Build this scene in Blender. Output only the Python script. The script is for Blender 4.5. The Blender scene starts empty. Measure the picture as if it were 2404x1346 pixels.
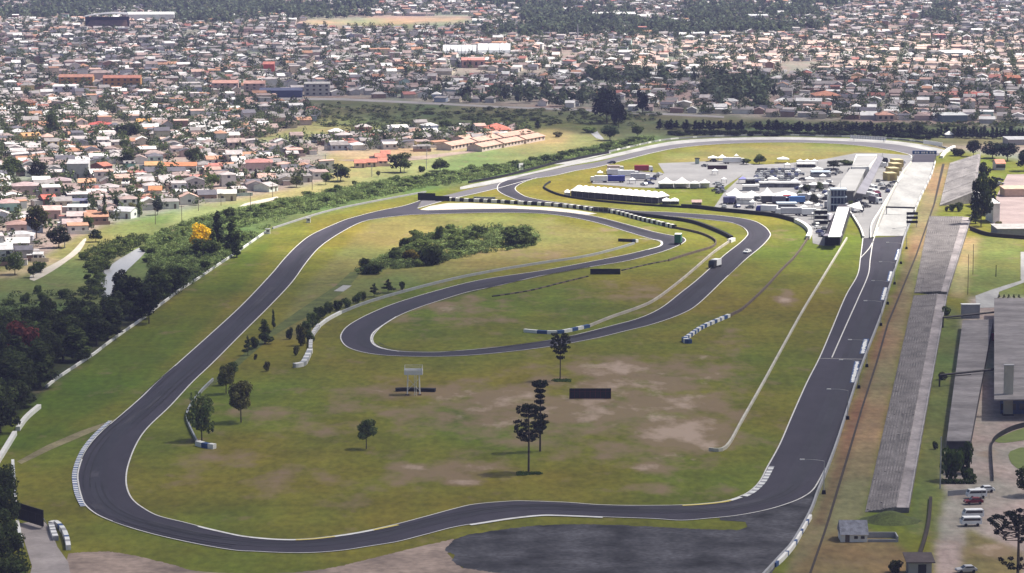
import bpy, math, random
import numpy as np
from mathutils import Vector
from mathutils.geometry import tessellate_polygon

# ------------------------------------------------------------------ camera, sky, sun, exposure
sc = bpy.context.scene
CAM_H, FOCAL, PITCH = 135.0, 6600.0, math.atan(923 / 6600.0)
cam_d = bpy.data.cameras.new('camera'); cam = bpy.data.objects.new('camera', cam_d)
sc.collection.objects.link(cam); sc.camera = cam
cam.location = (0, 0, CAM_H); cam.rotation_euler = (math.pi / 2 - PITCH, 0, 0)
cam_d.sensor_width = 36.0; cam_d.lens = 36.0 * FOCAL / 2404.0
cam_d.clip_start = 1.0; cam_d.clip_end = 40000.0

SUN_EL, SUN_AZ = math.radians(58), math.radians(72)      # azimuth clockwise from +Y (the view direction)
SDIR = Vector((math.sin(SUN_AZ) * math.cos(SUN_EL), math.cos(SUN_AZ) * math.cos(SUN_EL), math.sin(SUN_EL)))
world = bpy.data.worlds.new("World"); sc.world = world; world.use_nodes = True
wn = world.node_tree.nodes; wl = world.node_tree.links
sky = wn.new('ShaderNodeTexSky'); sky.sky_type = 'NISHITA'; sky.sun_disc = False
sky.sun_elevation = SUN_EL; sky.sun_rotation = SUN_AZ
sky.air_density = 1.0; sky.dust_density = 3.5
wn['Background'].inputs['Strength'].default_value = 0.06
wl.new(sky.outputs['Color'], wn['Background'].inputs['Color'])
sun_d = bpy.data.lights.new('sun', 'SUN'); sun_d.energy = 4.8; sun_d.angle = math.radians(0.5)
sun_d.color = (1.0, 0.95, 0.87)
sun_o = bpy.data.objects.new('sun', sun_d); sc.collection.objects.link(sun_o)
sun_o.rotation_euler = (-SDIR).to_track_quat('-Z', 'Y').to_euler(); sun_o.location = (300, 500, 900)
vs = sc.view_settings
vs.view_transform = 'Standard'; vs.look = 'None'; vs.exposure = 0.92; vs.gamma = 1.0; vs.use_curve_mapping = False
try:
    sc.cycles.max_bounces = 5; sc.cycles.diffuse_bounces = 2; sc.cycles.transparent_max_bounces = 16
except Exception:
    pass

HAZE_D = 6.8e-5
TAU1, TAU2, TAU3, TAU4 = 1.5, 0.85, 0.35, 0.15
# ------------------------------------------------------------------ helpers
rnd = random.Random(11)
RNG = np.random.default_rng(5)
_cp, _sp = math.cos(PITCH), math.sin(PITCH)

def G(px, py, z=0.0):
    """ground point (height z) that the survey of the photograph gives for one of its pixels"""
    a, v = (px - 1202) / FOCAL, (673 - py) / FOCAL
    dx, dy, dz = a, _cp + _sp * v, -_sp + _cp * v
    t = (z - CAM_H) / dz
    return Vector((dx * t, dy * t, z))

def ppm(py):
    return (py + 250.0) / 135.0

def proj(v):
    x, y, z = v[0], v[1], v[2] - CAM_H
    d = y * _cp - z * _sp; u = y * _sp + z * _cp
    return 1202 + FOCAL * x / d, 673 - FOCAL * u / d

def smooth(pts, n=6, closed=False):
    if len(pts) < 3: return [tuple(p) for p in pts]
    out = []; m = len(pts)
    rng = range(m) if closed else range(m - 1)
    for i in rng:
        if closed: p0, p1, p2, p3 = (pts[(i + k - 1) % m] for k in range(4))
        else: p0, p1, p2, p3 = pts[max(i - 1, 0)], pts[i], pts[i + 1], pts[min(i + 2, m - 1)]
        for k in range(n):
            t = k / n; t2, t3 = t * t, t * t * t
            out.append(tuple(.5 * (2 * p1[j] + (p2[j] - p0[j]) * t + (2 * p0[j] - 5 * p1[j] + 4 * p2[j] - p3[j]) * t2 + (3 * p1[j] - p0[j] - 3 * p2[j] + p3[j]) * t3) for j in range(2)))
    if not closed: out.append(tuple(pts[-1][:2]))
    return out

def inpoly(x, y, poly):
    x = np.asarray(x, float); y = np.asarray(y, float); c = np.zeros(x.shape, bool); n = len(poly)
    for i in range(n):
        x1, y1 = poly[i]; x2, y2 = poly[(i + 1) % n]
        if y1 == y2: continue
        hit = ((y1 > y) != (y2 > y)) & (x < (x2 - x1) * (y - y1) / (y2 - y1) + x1)
        c ^= hit
    return c

def link(name, data, parent=None):
    o = bpy.data.objects.new(name, data); sc.collection.objects.link(o)
    if parent is not None: o.parent = parent
    return o

def tag(o, label=None, cat=None, group=None, kind=None):
    if label: o['label'] = label
    if cat: o['category'] = cat
    if group: o['group'] = group
    if kind: o['kind'] = kind
    return o

def thing(name, label, cat, loc=(0, 0, 0), rz=0.0, group=None):
    o = link(name, None); o.location = loc; o.rotation_euler = (0, 0, rz); o.empty_display_size = .5
    return tag(o, label, cat, group)

def copy_tree(src, loc, rz, scale=None):
    r = src.copy(); sc.collection.objects.link(r); r.location = loc; r.rotation_euler = (0, 0, rz)
    if scale is not None: r.scale = scale
    for ch in src.children:
        c = ch.copy(); sc.collection.objects.link(c); c.parent = r
        for g in ch.children:
            d = g.copy(); sc.collection.objects.link(d); d.parent = c
    return r

class MB:
    """collects faces of one mesh object"""
    def __init__(s): s.v = []; s.f = []; s.m = []; s.c = []
    def poly(s, pts, m=0, c=None):
        b = len(s.v); s.v += [tuple(p) for p in pts]; s.f.append(tuple(range(b, b + len(pts)))); s.m.append(m); s.c.append(c)
    def add(s, vs_, fs, m=0, c=None):
        b = len(s.v); s.v += [tuple(p) for p in vs_]
        for f in fs: s.f.append(tuple(b + i for i in f)); s.m.append(m); s.c.append(c)
    def box(s, c, d, rz=0.0, m=0, col=None, taper=1.0):
        ca, sa = math.cos(rz), math.sin(rz); vv = []
        for z, t in ((-.5, 1.0), (.5, taper)):
            for x, y in ((-.5, -.5), (.5, -.5), (.5, .5), (-.5, .5)):
                X, Y = x * d[0] * t, y * d[1] * t
                vv.append((c[0] + X * ca - Y * sa, c[1] + X * sa + Y * ca, c[2] + z * d[2]))
        s.add(vv, ((3, 2, 1, 0), (4, 5, 6, 7), (0, 1, 5, 4), (1, 2, 6, 5), (2, 3, 7, 6), (3, 0, 4, 7)), m, col)
        return s
    def tube(s, pts, rad, n=6, m=0, cap=True):
        pts = [Vector(p) for p in pts]; rad = rad if isinstance(rad, (list, tuple)) else [rad] * len(pts); b = len(s.v)
        for i, p in enumerate(pts):
            t = (pts[min(i + 1, len(pts) - 1)] - pts[max(i - 1, 0)]).normalized()
            u = t.orthogonal().normalized() if abs(t.z) < .95 else Vector((1, 0, 0)); w = t.cross(u).normalized(); u = w.cross(t)
            for k in range(n):
                a = 2 * math.pi * k / n; s.v.append(tuple(p + (u * math.cos(a) + w * math.sin(a)) * rad[i]))
        for i in range(len(pts) - 1):
            for k in range(n):
                s.f.append((b + i * n + k, b + i * n + (k + 1) % n, b + (i + 1) * n + (k + 1) % n, b + (i + 1) * n + k)); s.m.append(m); s.c.append(None)
        if cap:
            s.f.append(tuple(b + (len(pts) - 1) * n + k for k in range(n))); s.m.append(m); s.c.append(None)
        return s
    def prism(s, poly, z0, z1, m=0, c=None):
        a2 = sum(poly[i][0] * poly[(i + 1) % len(poly)][1] - poly[(i + 1) % len(poly)][0] * poly[i][1] for i in range(len(poly)))
        if a2 < 0: poly = poly[::-1]
        n = len(poly); vv = [(p[0], p[1], z0) for p in poly] + [(p[0], p[1], z1) for p in poly]
        s.add(vv, [tuple(range(n - 1, -1, -1)), tuple(range(n, 2 * n))] + [(i, (i + 1) % n, n + (i + 1) % n, n + i) for i in range(n)], m, c)
        return s
    def build(s, name, mats, parent=None, origin=(0, 0, 0), smooth_=False, colname='Col'):
        me = bpy.data.meshes.new(name)
        o = Vector(origin)
        me.from_pydata([(x - o.x, y - o.y, z - o.z) for x, y, z in s.v], [], s.f)
        for mt in (mats if isinstance(mats, (list, tuple)) else [mats]): me.materials.append(mt)
        me.polygons.foreach_set('material_index', s.m)
        if any(c is not None for c in s.c):
            at = me.color_attributes.new(colname, 'FLOAT_COLOR', 'CORNER'); arr = []
            for f, c in zip(s.f, s.c):
                c = c or (.5, .5, .5); arr += [c[0], c[1], c[2], 1.0] * len(f)
            at.data.foreach_set('color', arr)
        if smooth_: me.polygons.foreach_set('use_smooth', [True] * len(s.f))
        me.update()
        ob = link(name, me, parent)
        if parent is None: ob.location = origin
        return ob

def np_quads(name, verts, mats, fcol=None, parent=None, attname='Col'):
    """verts (4n,3): n separate quads; fcol (n,3) colour per face"""
    n = len(verts) // 4; me = bpy.data.meshes.new(name)
    me.vertices.add(4 * n); me.vertices.foreach_set('co', np.ascontiguousarray(verts, np.float32).ravel())
    me.loops.add(4 * n); me.loops.foreach_set('vertex_index', np.arange(4 * n, dtype=np.int32))
    me.polygons.add(n); me.polygons.foreach_set('loop_start', np.arange(0, 4 * n, 4, dtype=np.int32))
    me.materials.append(mats)
    if fcol is not None:
        at = me.color_attributes.new(attname, 'FLOAT_COLOR', 'CORNER')
        cc = np.ones((n, 4, 4), np.float32); cc[:, :, :3] = np.asarray(fcol)[:, None, :]
        at.data.foreach_set('color', cc.ravel())
    me.update(calc_edges=True); me.validate()
    return me

# ------------------------------------------------------------------ materials
def mk(name, col=(.5, .5, .5), rough=.85, var=.16, scale=.35, src=None, spec=.25, metal=0.0, squash=(1, 1, 1), detail=4.0, fine=0.0):
    m = bpy.data.materials.new(name); m.use_nodes = True; nt = m.node_tree; N = nt.nodes; L = nt.links
    b = N['Principled BSDF']; b.inputs['Roughness'].default_value = rough; b.inputs['Metallic'].default_value = metal
    b.inputs['Specular IOR Level'].default_value = spec
    if src == 'obj':
        s_ = N.new('ShaderNodeObjectInfo'); c_out = s_.outputs['Color']
    elif src:
        s_ = N.new('ShaderNodeAttribute'); s_.attribute_name = src; c_out = s_.outputs['Color']
    else:
        s_ = N.new('ShaderNodeRGB'); s_.outputs[0].default_value = (*col, 1); c_out = s_.outputs[0]
    g = N.new('ShaderNodeNewGeometry'); mp = N.new('ShaderNodeMapping'); mp.inputs['Scale'].default_value = squash
    L.new(g.outputs['Position'], mp.inputs['Vector'])
    def noise(sc_, v, src_out):
        nz = N.new('ShaderNodeTexNoise'); nz.inputs['Scale'].default_value = sc_; nz.inputs['Detail'].default_value = detail
        L.new(mp.outputs['Vector'], nz.inputs['Vector'])
        mr = N.new('ShaderNodeMapRange'); mr.inputs['From Min'].default_value = .3; mr.inputs['From Max'].default_value = .7
        mr.inputs['To Min'].default_value = 1 - v; mr.inputs['To Max'].default_value = 1 + v
        L.new(nz.outputs['Fac'], mr.inputs['Value'])
        mx = N.new('ShaderNodeVectorMath'); mx.operation = 'MULTIPLY'
        L.new(src_out, mx.inputs[0]); L.new(mr.outputs['Result'], mx.inputs[1]); return mx.outputs[0]
    if var: c_out = noise(scale, var, c_out)
    if fine: c_out = noise(scale * 7.3, fine, c_out)
    L.new(c_out, b.inputs['Base Color'])
    return m

def mk_leaf(name):
    m = bpy.data.materials.new(name); m.use_nodes = True; nt = m.node_tree; N = nt.nodes; L = nt.links
    for n in list(N):
        if n.type == 'BSDF_PRINCIPLED': N.remove(n)
    oi = N.new('ShaderNodeObjectInfo'); at = N.new('ShaderNodeAttribute'); at.attribute_name = 'Col'
    mx = N.new('ShaderNodeVectorMath'); mx.operation = 'MULTIPLY'
    L.new(oi.outputs['Color'], mx.inputs[0]); L.new(at.outputs['Color'], mx.inputs[1])
    d = N.new('ShaderNodeBsdfDiffuse'); t = N.new('ShaderNodeBsdfTranslucent'); ms = N.new('ShaderNodeMixShader'); ms.inputs[0].default_value = .35
    L.new(mx.outputs[0], d.inputs['Color']); L.new(mx.outputs[0], t.inputs['Color'])
    L.new(d.outputs[0], ms.inputs[1]); L.new(t.outputs[0], ms.inputs[2]); L.new(ms.outputs[0], N['Material Output'].inputs['Surface'])
    return m

LEAF = mk_leaf('leaves')
BARK = mk('bark', (.09, .07, .05), .95, .25, 2.0)
TOWNW = mk('painted_plaster', src='obj', rough=.9, var=.12, scale=.6)
TOWNR = mk('roof_covering', src='obj', rough=.85, var=.22, scale=.5, fine=.1)
COLR = mk('painted', src='obj', rough=.55, var=.08, scale=.8)
ATTR = mk('house_colours', src='Col', rough=.9, var=.16, scale=.3)
GLASS = mk('window_glass', (.03, .035, .045), .15, .1, 1.0, spec=.5)
ASPH = mk('track_asphalt', (.039, .035, .047), .8, .24, .035, squash=(1, .45, 1), detail=7, fine=.10)
RUBBER = mk('rubbered_asphalt', (.034, .031, .041), .75, .20, .05, squash=(1, .4, 1), detail=7, fine=.10)
RUBBER2 = mk('racing_line_asphalt', (.029, .027, .035), .7, .22, .07, squash=(1, .4, 1), detail=7, fine=.10)
OLDASPH = mk('old_asphalt', (.047, .046, .051), .85, .8, .16, squash=(.7, .7, 1), detail=12, fine=.4)
LOT = mk('paddock_asphalt', (.22, .215, .215), .9, .14, .05, detail=6, fine=.08)
CONC = mk('pale_concrete', (.325, .32, .31), .9, .2, .10, squash=(1.4, .35, 1), detail=7, fine=.1)
SLAB2 = mk('pale_stand_concrete', (.215, .20, .195), .95, .36, .12, squash=(1.8, .4, 1), detail=8, fine=.2)
SLAB = mk('grandstand_concrete', (.150, .138, .134), .95, .42, .13, squash=(1.8, .4, 1), detail=8, fine=.22)
BENCH = mk('bench_planks', (.165, .15, .146), .95, .4, .3, squash=(1, .5, 1), fine=.2)
PAVE = mk('pavement', (.30, .265, .25), .95, .22, .12, detail=6, fine=.1)
WHITE = mk('white_paint', (.72, .71, .68), .6, .10, .3)
LINE = mk('line_paint', (.62, .60, .57), .8, .12, .5)
BLUE = mk('blue_paint', (.03, .075, .20), .6, .12, .4)
YELLOW = mk('yellow_paint', (.62, .50, .12), .7, .12, .4)
BLACK = mk('black_rubber', (.016, .016, .018), .8, .2, .8)
DARK = mk('dark_board', (.012, .011, .014), .6, .25, .6)
STEEL = mk('galvanised_steel', (.34, .35, .36), .5, .12, .4, metal=.3)
GREY = mk('grey_paint', (.30, .30, .31), .7, .12, .4)
RUST = mk('rust_metal', (.16, .07, .04), .8, .25, .6)
TENT = mk('tent_fabric', (.82, .81, .79), .7, .06, .3)
WALK = mk('pale_walkway', (.28, .25, .248), .95, .36, .16, squash=(1, .5, 1), detail=7, fine=.15)
SOIL = mk('bare_soil', (.27, .205, .165), .95, .42, .09, squash=(.9, .9, 1), detail=9, fine=.22)
GRAVEL = mk('pale_gravel', (.48, .43, .36), .95, .12, .07, detail=6, fine=.08)
DITCH = mk('wet_ditch', (.035, .026, .018), .8, .25, .2)
WATER = mk('river_water', (.40, .395, .40), .25, .10, .03, spec=.5)  # pale base colour stands in for the sky reflected in the water
WOOD = mk('weathered_wood', (.13, .10, .075), .9, .2, .8)
ROADM = mk('street_asphalt', (.24, .225, .22), .9, .14, .05)

ORD = ['', 'second ', 'third ', 'fourth ', 'fifth ', 'sixth ', 'seventh ', 'eighth ', 'ninth ', 'tenth ', 'eleventh ', 'twelfth ', 'thirteenth ', 'fourteenth ', 'fifteenth ',
       'sixteenth ', 'seventeenth ', 'eighteenth ', 'nineteenth ', 'twentieth ']
def autolabel(items, marks):
    """items: (object, description, point on the ground). A label no other item has: description, relation to the nearest landmark, rank."""
    buckets = {}
    for o, desc, p in items:
        x, y = proj(p); best = None
        for mx_, my_, ph in marks:
            d = math.hypot(x - mx_, 2.0 * (y - my_))
            if best is None or d < best[0]: best = (d, mx_, my_, ph)
        d, mx_, my_, ph = best
        rel = ('left of' if x < mx_ else 'right of') if abs(x - mx_) > 2.2 * abs(y - my_) else ('behind' if y < my_ else 'in front of')
        buckets.setdefault((desc, rel, ph), []).append((d, o))
    for (desc, rel, ph), lst in buckets.items():
        lst.sort(key=lambda t: t[0])
        for i, (d, o) in enumerate(lst):
            if len(lst) == 1: o['label'] = f'{desc} {rel} {ph}'
            elif i == 0: o['label'] = f'nearest {desc} {rel} {ph}'
            else: o['label'] = f'{ORD[min(i, 19)].strip()} nearest {desc} {rel} {ph}'
_al = autolabel
def autolabel(items, marks):
    _al(items, marks)
    for o, _, _ in items:
        if len(o['label'].split()) > 16: o['label'] = o['label'].replace(' house with ', ' house, ').replace('pale grey', 'greyish')

def ragged(pts, a, n=8, seed=3):
    r = random.Random(seed); out = []
    for i in range(len(pts) - 1):
        (x0, y0), (x1, y1) = pts[i], pts[i + 1]
        for k in range(n): t = k / n; out.append((x0 + (x1 - x0) * t + r.uniform(-a, a), y0 + (y1 - y0) * t + r.uniform(-a, a) * .4))
    return out + [pts[-1]]
# ------------------------------------------------------------------ the ground: one sheet to the horizon, its own soil and turf colours
GRASS, GRASS_DRY, GRASS_LUSH = (.128, .134, .018), (.21, .165, .06), (.088, .118, .012)
TOWN_G, FIELD_D, SCRUB_G, DIRT = (.215, .19, .172), (.075, .085, .04), (.10, .13, .045), (.26, .19, .14)
xs = np.concatenate([np.array([-9000, -6000, -3600, -2200, -1400, -900, -500]), np.arange(-240, 2650, 9.0), np.array([2900, 3300, 3900, 4800, 6200, 8600, 11500])])
ys = np.concatenate([np.array([-145, -130, -110, -90, -70, -50, -35]), np.arange(-20, 1420, 5.0), np.array([1500, 1650, 1900, 2300, 3000, 4500, 7500])])
PX, PY = np.meshgrid(xs, ys)
def blur(a, n=2):
    for _ in range(n):
        b = np.pad(a, ((1, 1), (1, 1)) + ((0, 0),) * (a.ndim - 2), 'edge')
        a = (b[:-2, 1:-1] + b[2:, 1:-1] + b[1:-1, :-2] + b[1:-1, 2:] + 2 * b[1:-1, 1:-1]) / 6
    return a
base = np.empty(PX.shape + (3,)); base[:] = TOWN_G
REG = [
 # dark rough field and woods edge beyond the circuit
 ((.080, .092, .042), [(560, 332), (700, 296), (760, 250), (640, 236), (800, 232), (1100, 246), (1500, 266), (2404, 300), (2700, 305), (2700, 345), (2404, 345), (1560, 330), (1400, 345), (1240, 312), (1050, 300), (900, 306), (760, 322)]),
 ((.16, .175, .07), [(600, 330), (720, 290), (800, 268), (900, 292), (1060, 300), (900, 308), (760, 322), (640, 334)]),
 ((.085, .105, .035), [(1100, 276), (1380, 285), (1420, 300), (1300, 305), (1120, 296)]),
 ((.165, .18, .07), [(1330, 312), (1420, 322), (1420, 345), (1330, 360), (1290, 340)]),
 # dry field with bare soil between town and circuit
 ((.235, .215, .095), [(640, 452), (760, 425), (770, 385), (760, 362), (870, 352), (1035, 345), (1250, 330), (1270, 300), (1340, 308), (1330, 345), (1200, 385), (1060, 410), (850, 436), (600, 490), (380, 545), (360, 520), (480, 480)]),
 ((.165, .18, .07), [(1100, 360), (1300, 335), (1420, 340), (1200, 385), (1060, 408), (1000, 400)]),
 ((.30, .22, .14), [(780, 355), (1000, 352), (1140, 342), (1140, 352), (1000, 372), (840, 372), (770, 368)]),
 ((.145, .165, .055), [(-300, 700), (-300, 640), (0, 615), (90, 610), (170, 560), (250, 528), (420, 492), (380, 545), (300, 590), (230, 640), (230, 690), (120, 680), (0, 690)]),
 ((.36, .28, .18), [(-50, 655), (0, 640), (60, 625), (110, 605), (150, 606), (120, 632), (40, 650)]),
 # scrub and forest floor between the circuit wall and the river
 ((.10, .13, .045), [(-300, 700), (0, 690), (120, 680), (230, 690), (300, 590), (380, 540), (600, 486), (850, 432), (1060, 406), (1200, 382), (1420, 338), (1540, 318), (1560, 336), (1430, 364), (1300, 394), (1100, 438), (1000, 450), (760, 502), (640, 542), (480, 646), (300, 776), (110, 915), (0, 1050), (-300, 1100)]),
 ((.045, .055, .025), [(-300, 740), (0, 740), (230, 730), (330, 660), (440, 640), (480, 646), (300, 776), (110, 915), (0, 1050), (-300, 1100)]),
 # racing circuit turf
 (GRASS, [(640, 540), (760, 500), (1000, 448), (1100, 436), (1300, 392), (1430, 362), (1560, 334), (1850, 322), (2060, 326), (2230, 350), (2330, 365), (2404, 380), (2750, 420), (2750, 1450), (-300, 1450), (-300, 1100), (0, 1050), (110, 915), (300, 775), (480, 645)]),
 (GRASS_LUSH, [(-50, 1050), (110, 920), (300, 780), (470, 660), (560, 600), (640, 560), (600, 640), (480, 770), (330, 900), (200, 980), (60, 1060)]),
 ((.155, .158, .048), [(800, 590), (850, 540), (1000, 515), (1300, 520), (1460, 555), (1440, 580), (1250, 615), (1000, 660), (830, 720), (700, 800), (640, 800), (700, 690)]),
 ((.16, .162, .05), [(1560, 365), (1700, 345), (1850, 338), (2000, 345), (2090, 362), (1980, 372), (1760, 376), (1560, 386)]),
 ((.145, .155, .046), [(880, 510), (1000, 505), (1200, 505), (1300, 515), (1200, 560), (900, 560), (850, 540)]),
 # right-hand bank: trodden brown strip, dry grass, lush strip behind the stand
 ((.20, .155, .085), [(2180, 400), (2235, 380), (2160, 620), (2110, 840), (2030, 1210), (1960, 1250), (1840, 1360), (1880, 1250), (1930, 1130), (2000, 940), (2100, 690), (2150, 500)]),
 ((.165, .095, .055), [(2140, 570), (2160, 572), (2090, 760), (2030, 950), (1985, 1100), (1940, 1230), (1905, 1235), (1960, 1090), (2020, 900), (2085, 735)]),
 ((.185, .125, .062), [(1850, 1350), (1990, 1215), (2110, 1280), (2140, 1310), (2120, 1360)]),
 ((.10, .125, .035), [(2200, 700), (2262, 740), (2222, 1040), (2190, 1240), (2130, 1250), (2165, 1000)]),
 ((.30, .235, .12), [(2255, 560), (2300, 560), (2275, 660), (2262, 700), (2225, 700)]),
 ((.14, .16, .045), [(2300, 560), (2404, 560), (2404, 700), (2340, 700), (2275, 690), (2290, 600)]),
 ((.27, .24, .225), [(2280, 700), (2500, 700), (2500, 1450), (2190, 1450), (2200, 1250), (2225, 1035), (2262, 750)]),
 ((.13, .14, .04), [(2225, 1150), (2195, 1260), (2150, 1255), (2165, 1160)]),
 ((.15, .135, .055), [(2270, 1240), (2404, 1300), (2404, 1400), (2240, 1400)]),
 # pale field strip at the top, hazy woods
 ((.30, .25, .15), [(700, 50), (1000, 40), (1100, 42), (1090, 54), (860, 56), (740, 62)]),
 ((.14, .14, .07), [(760, 62), (1000, 55), (1060, 60), (960, 66), (820, 68)]),
]
for col, poly in REG:
    base[inpoly(PX, PY, poly)] = col
base = blur(base, 2)
dirt = np.zeros(PX.shape)
for (cx, cy, rx, ry, s) in [(1450, 870, 130, 34, .75), (1560, 880, 150, 40, .5), (1640, 850, 90, 30, .4), (1380, 960, 300, 55, .62), (1600, 1010, 130, 60, .85), (1640, 1030, 90, 45, .7),
        (1180, 940, 190, 50, .62), (1000, 925, 200, 35, .45), (1090, 1130, 70, 12, .95), (960, 1098, 60, 12, .75), (1100, 1100, 130, 20, .6), (1520, 1098, 55, 14, .75), (1570, 1070, 130, 20, .5),
        (1840, 705, 26, 16, .8), (1850, 690, 16, 10, .6), (620, 965, 90, 22, .5), (780, 1130, 300, 40, .3), (1060, 730, 190, 40, .42), (1500, 690, 150, 40, .3), (700, 1010, 160, 40, .28),
        (1480, 540, 60, 14, .4), (1650, 640, 60, 40, .25), (1000, 985, 300, 40, .3), (1840, 560, 40, 16, .25), (1240, 595, 220, 12, .35), (1700, 800, 100, 20, .3), (2330, 1290, 60, 25, .7),
        (800, 675, 18, 8, 1.0), (1560, 1150, 200, 14, .3), (520, 1080, 200, 40, .25), (1300, 985, 420, 62, .50), (1480, 900, 260, 50, .62), (1600, 960, 150, 70, .62), (1120, 935, 260, 42, .55), (1500, 1060, 260, 36, .42), (1060, 1115, 170, 26, .55), (880, 960, 120, 30, .42), (1420, 860, 70, 16, .7), (1690, 880, 60, 40, .45), (1250, 1035, 300, 26, .36)]:
    dirt = np.maximum(dirt, min(1.0, s * 1.22) * np.exp(-(((PX - cx) / rx) ** 2 + ((PY - cy) / ry) ** 2)))
gv = np.array([G(x, y) for y in ys for x in xs]); ny, nx = PX.shape
idx = np.arange(nx * ny).reshape(ny, nx)
fq = np.stack([idx[:-1, :-1], idx[1:, :-1], idx[1:, 1:], idx[:-1, 1:]], -1).reshape(-1, 4)
gm = bpy.data.meshes.new('ground'); gm.vertices.add(len(gv)); gm.vertices.foreach_set('co', gv.astype(np.float32).ravel())
gm.loops.add(fq.size); gm.loops.foreach_set('vertex_index', fq.astype(np.int32).ravel())
gm.polygons.add(len(fq)); gm.polygons.foreach_set('loop_start', np.arange(0, fq.size, 4, dtype=np.int32)); gm.update(calc_edges=True)
ca = gm.color_attributes.new('soil', 'FLOAT_COLOR', 'POINT')
ca.data.foreach_set('color', np.concatenate([base.reshape(-1, 3), dirt.reshape(-1, 1)], 1).astype(np.float32).ravel())

def ground_mat():
    m = bpy.data.materials.new('turf_and_soil'); m.use_nodes = True; N = m.node_tree.nodes; L = m.node_tree.links
    b = N['Principled BSDF']; b.inputs['Roughness'].default_value = .95; b.inputs['Specular IOR Level'].default_value = .1
    at = N.new('ShaderNodeAttribute'); at.attribute_name = 'soil'; g = N.new('ShaderNodeNewGeometry')
    def noise(scale, sq, det=5.0):
        mp = N.new('ShaderNodeMapping'); mp.inputs['Scale'].default_value = sq; L.new(g.outputs['Position'], mp.inputs['Vector'])
        n = N.new('ShaderNodeTexNoise'); n.inputs['Scale'].default_value = scale; n.inputs['Detail'].default_value = det; n.inputs['Roughness'].default_value = .6
        L.new(mp.outputs['Vector'], n.inputs['Vector']); return n.outputs['Fac']
    def rng(src, a, b_, c, d):
        r = N.new('ShaderNodeMapRange'); r.inputs['From Min'].default_value = a; r.inputs['From Max'].default_value = b_
        r.inputs['To Min'].default_value = c; r.inputs['To Max'].default_value = d; L.new(src, r.inputs['Value']); return r.outputs['Result']
    def mul(a, b_):
        v = N.new('ShaderNodeVectorMath'); v.operation = 'MULTIPLY'; L.new(a, v.inputs[0]); L.new(b_, v.inputs[1]); return v.outputs[0]
    def mixc(f, a, b_):
        x = N.new('ShaderNodeMix'); x.data_type = 'RGBA'; L.new(f, x.inputs['Factor']); L.new(a, x.inputs['A'])
        if isinstance(b_, tuple): x.inputs['B'].default_value = (*b_, 1)
        else: L.new(b_, x.inputs['B'])
        return x.outputs['Result']
    big = noise(.011, (1, .55, 1)); mid = noise(.06, (1, .45, 1), 6.0); fine = noise(.5, (1, .5, 1), 6.0)
    # patches of drier, browner turf and of greener turf
    dry = N.new('ShaderNodeVectorMath'); dry.operation = 'MULTIPLY'; dry.inputs[1].default_value = (1.28, 1.0, 1.0); L.new(at.outputs['Color'], dry.inputs[0])
    lush = N.new('ShaderNodeVectorMath'); lush.operation = 'MULTIPLY'; lush.inputs[1].default_value = (.80, 1.0, .85); L.new(at.outputs['Color'], lush.inputs[0])
    c = mixc(rng(big, .38, .62, 0, 1), lush.outputs[0], dry.outputs[0])
    c = mul(c, rng(mid, .3, .7, .80, 1.20)); c = mul(c, rng(fine, .3, .7, .74, 1.26)); c = mul(c, rng(noise(.022, (.25, 3.2, 1), 7.0), .3, .7, .86, 1.14))
    # worn bare soil: ragged edge where the noise lets the turf through
    ad = N.new('ShaderNodeMath'); ad.operation = 'ADD'; L.new(at.outputs['Alpha'], ad.inputs[0])
    s = rng(noise(.14, (.7, .4, 1), 12.0), .25, .75, -.58, .58); L.new(s, ad.inputs[1])
    c = mixc(rng(ad.outputs[0], .20, .66, 0, .82), c, (.225, .158, .100))
    ad2 = N.new('ShaderNodeMath'); ad2.operation = 'ADD'; L.new(at.outputs['Alpha'], ad2.inputs[0])
    s2 = rng(noise(.17, (.7, .35, 1), 11.0), .25, .75, -.6, .5); L.new(s2, ad2.inputs[1])
    c = mixc(rng(ad2.outputs[0], .62, 1.0, 0, .8), c, (.40, .305, .235))
    L.new(c, b.inputs['Base Color'])
    return m
gm.materials.append(ground_mat())
tag(link('ground', gm), 'wide ground of turf, bare soil and town lots', 'ground', kind='structure')

# ------------------------------------------------------------------ flat sheets laid on it
def sheet(name, pts, mat, z, label, cat='ground', sm=0, world_pts=False, closed=True):
    if sm: pts = smooth(pts, sm, closed=closed)
    w = [Vector((p[0], p[1], z)) for p in pts] if world_pts else [G(p[0], p[1], 0) for p in pts]
    w = [Vector((p.x, p.y, z)) for p in w]
    tr = tessellate_polygon([w]); me = bpy.data.meshes.new(name)
    def up(t):
        a, b_, c_ = (w[i] for i in t); return t if (b_ - a).cross(c_ - a).z > 0 else (t[0], t[2], t[1])
    me.from_pydata([tuple(p) for p in w], [], [up(t) for t in tr]); me.materials.append(mat); me.update()
    return tag(link(name, me), label, cat, kind='structure')

def offs(w, d):
    out = []
    for i, p in enumerate(w):
        t = (w[min(i + 1, len(w) - 1)] - w[max(i - 1, 0)]); t.z = 0; t.normalize(); out.append(p + Vector((-t.y, t.x, 0)) * d)
    return out

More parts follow.
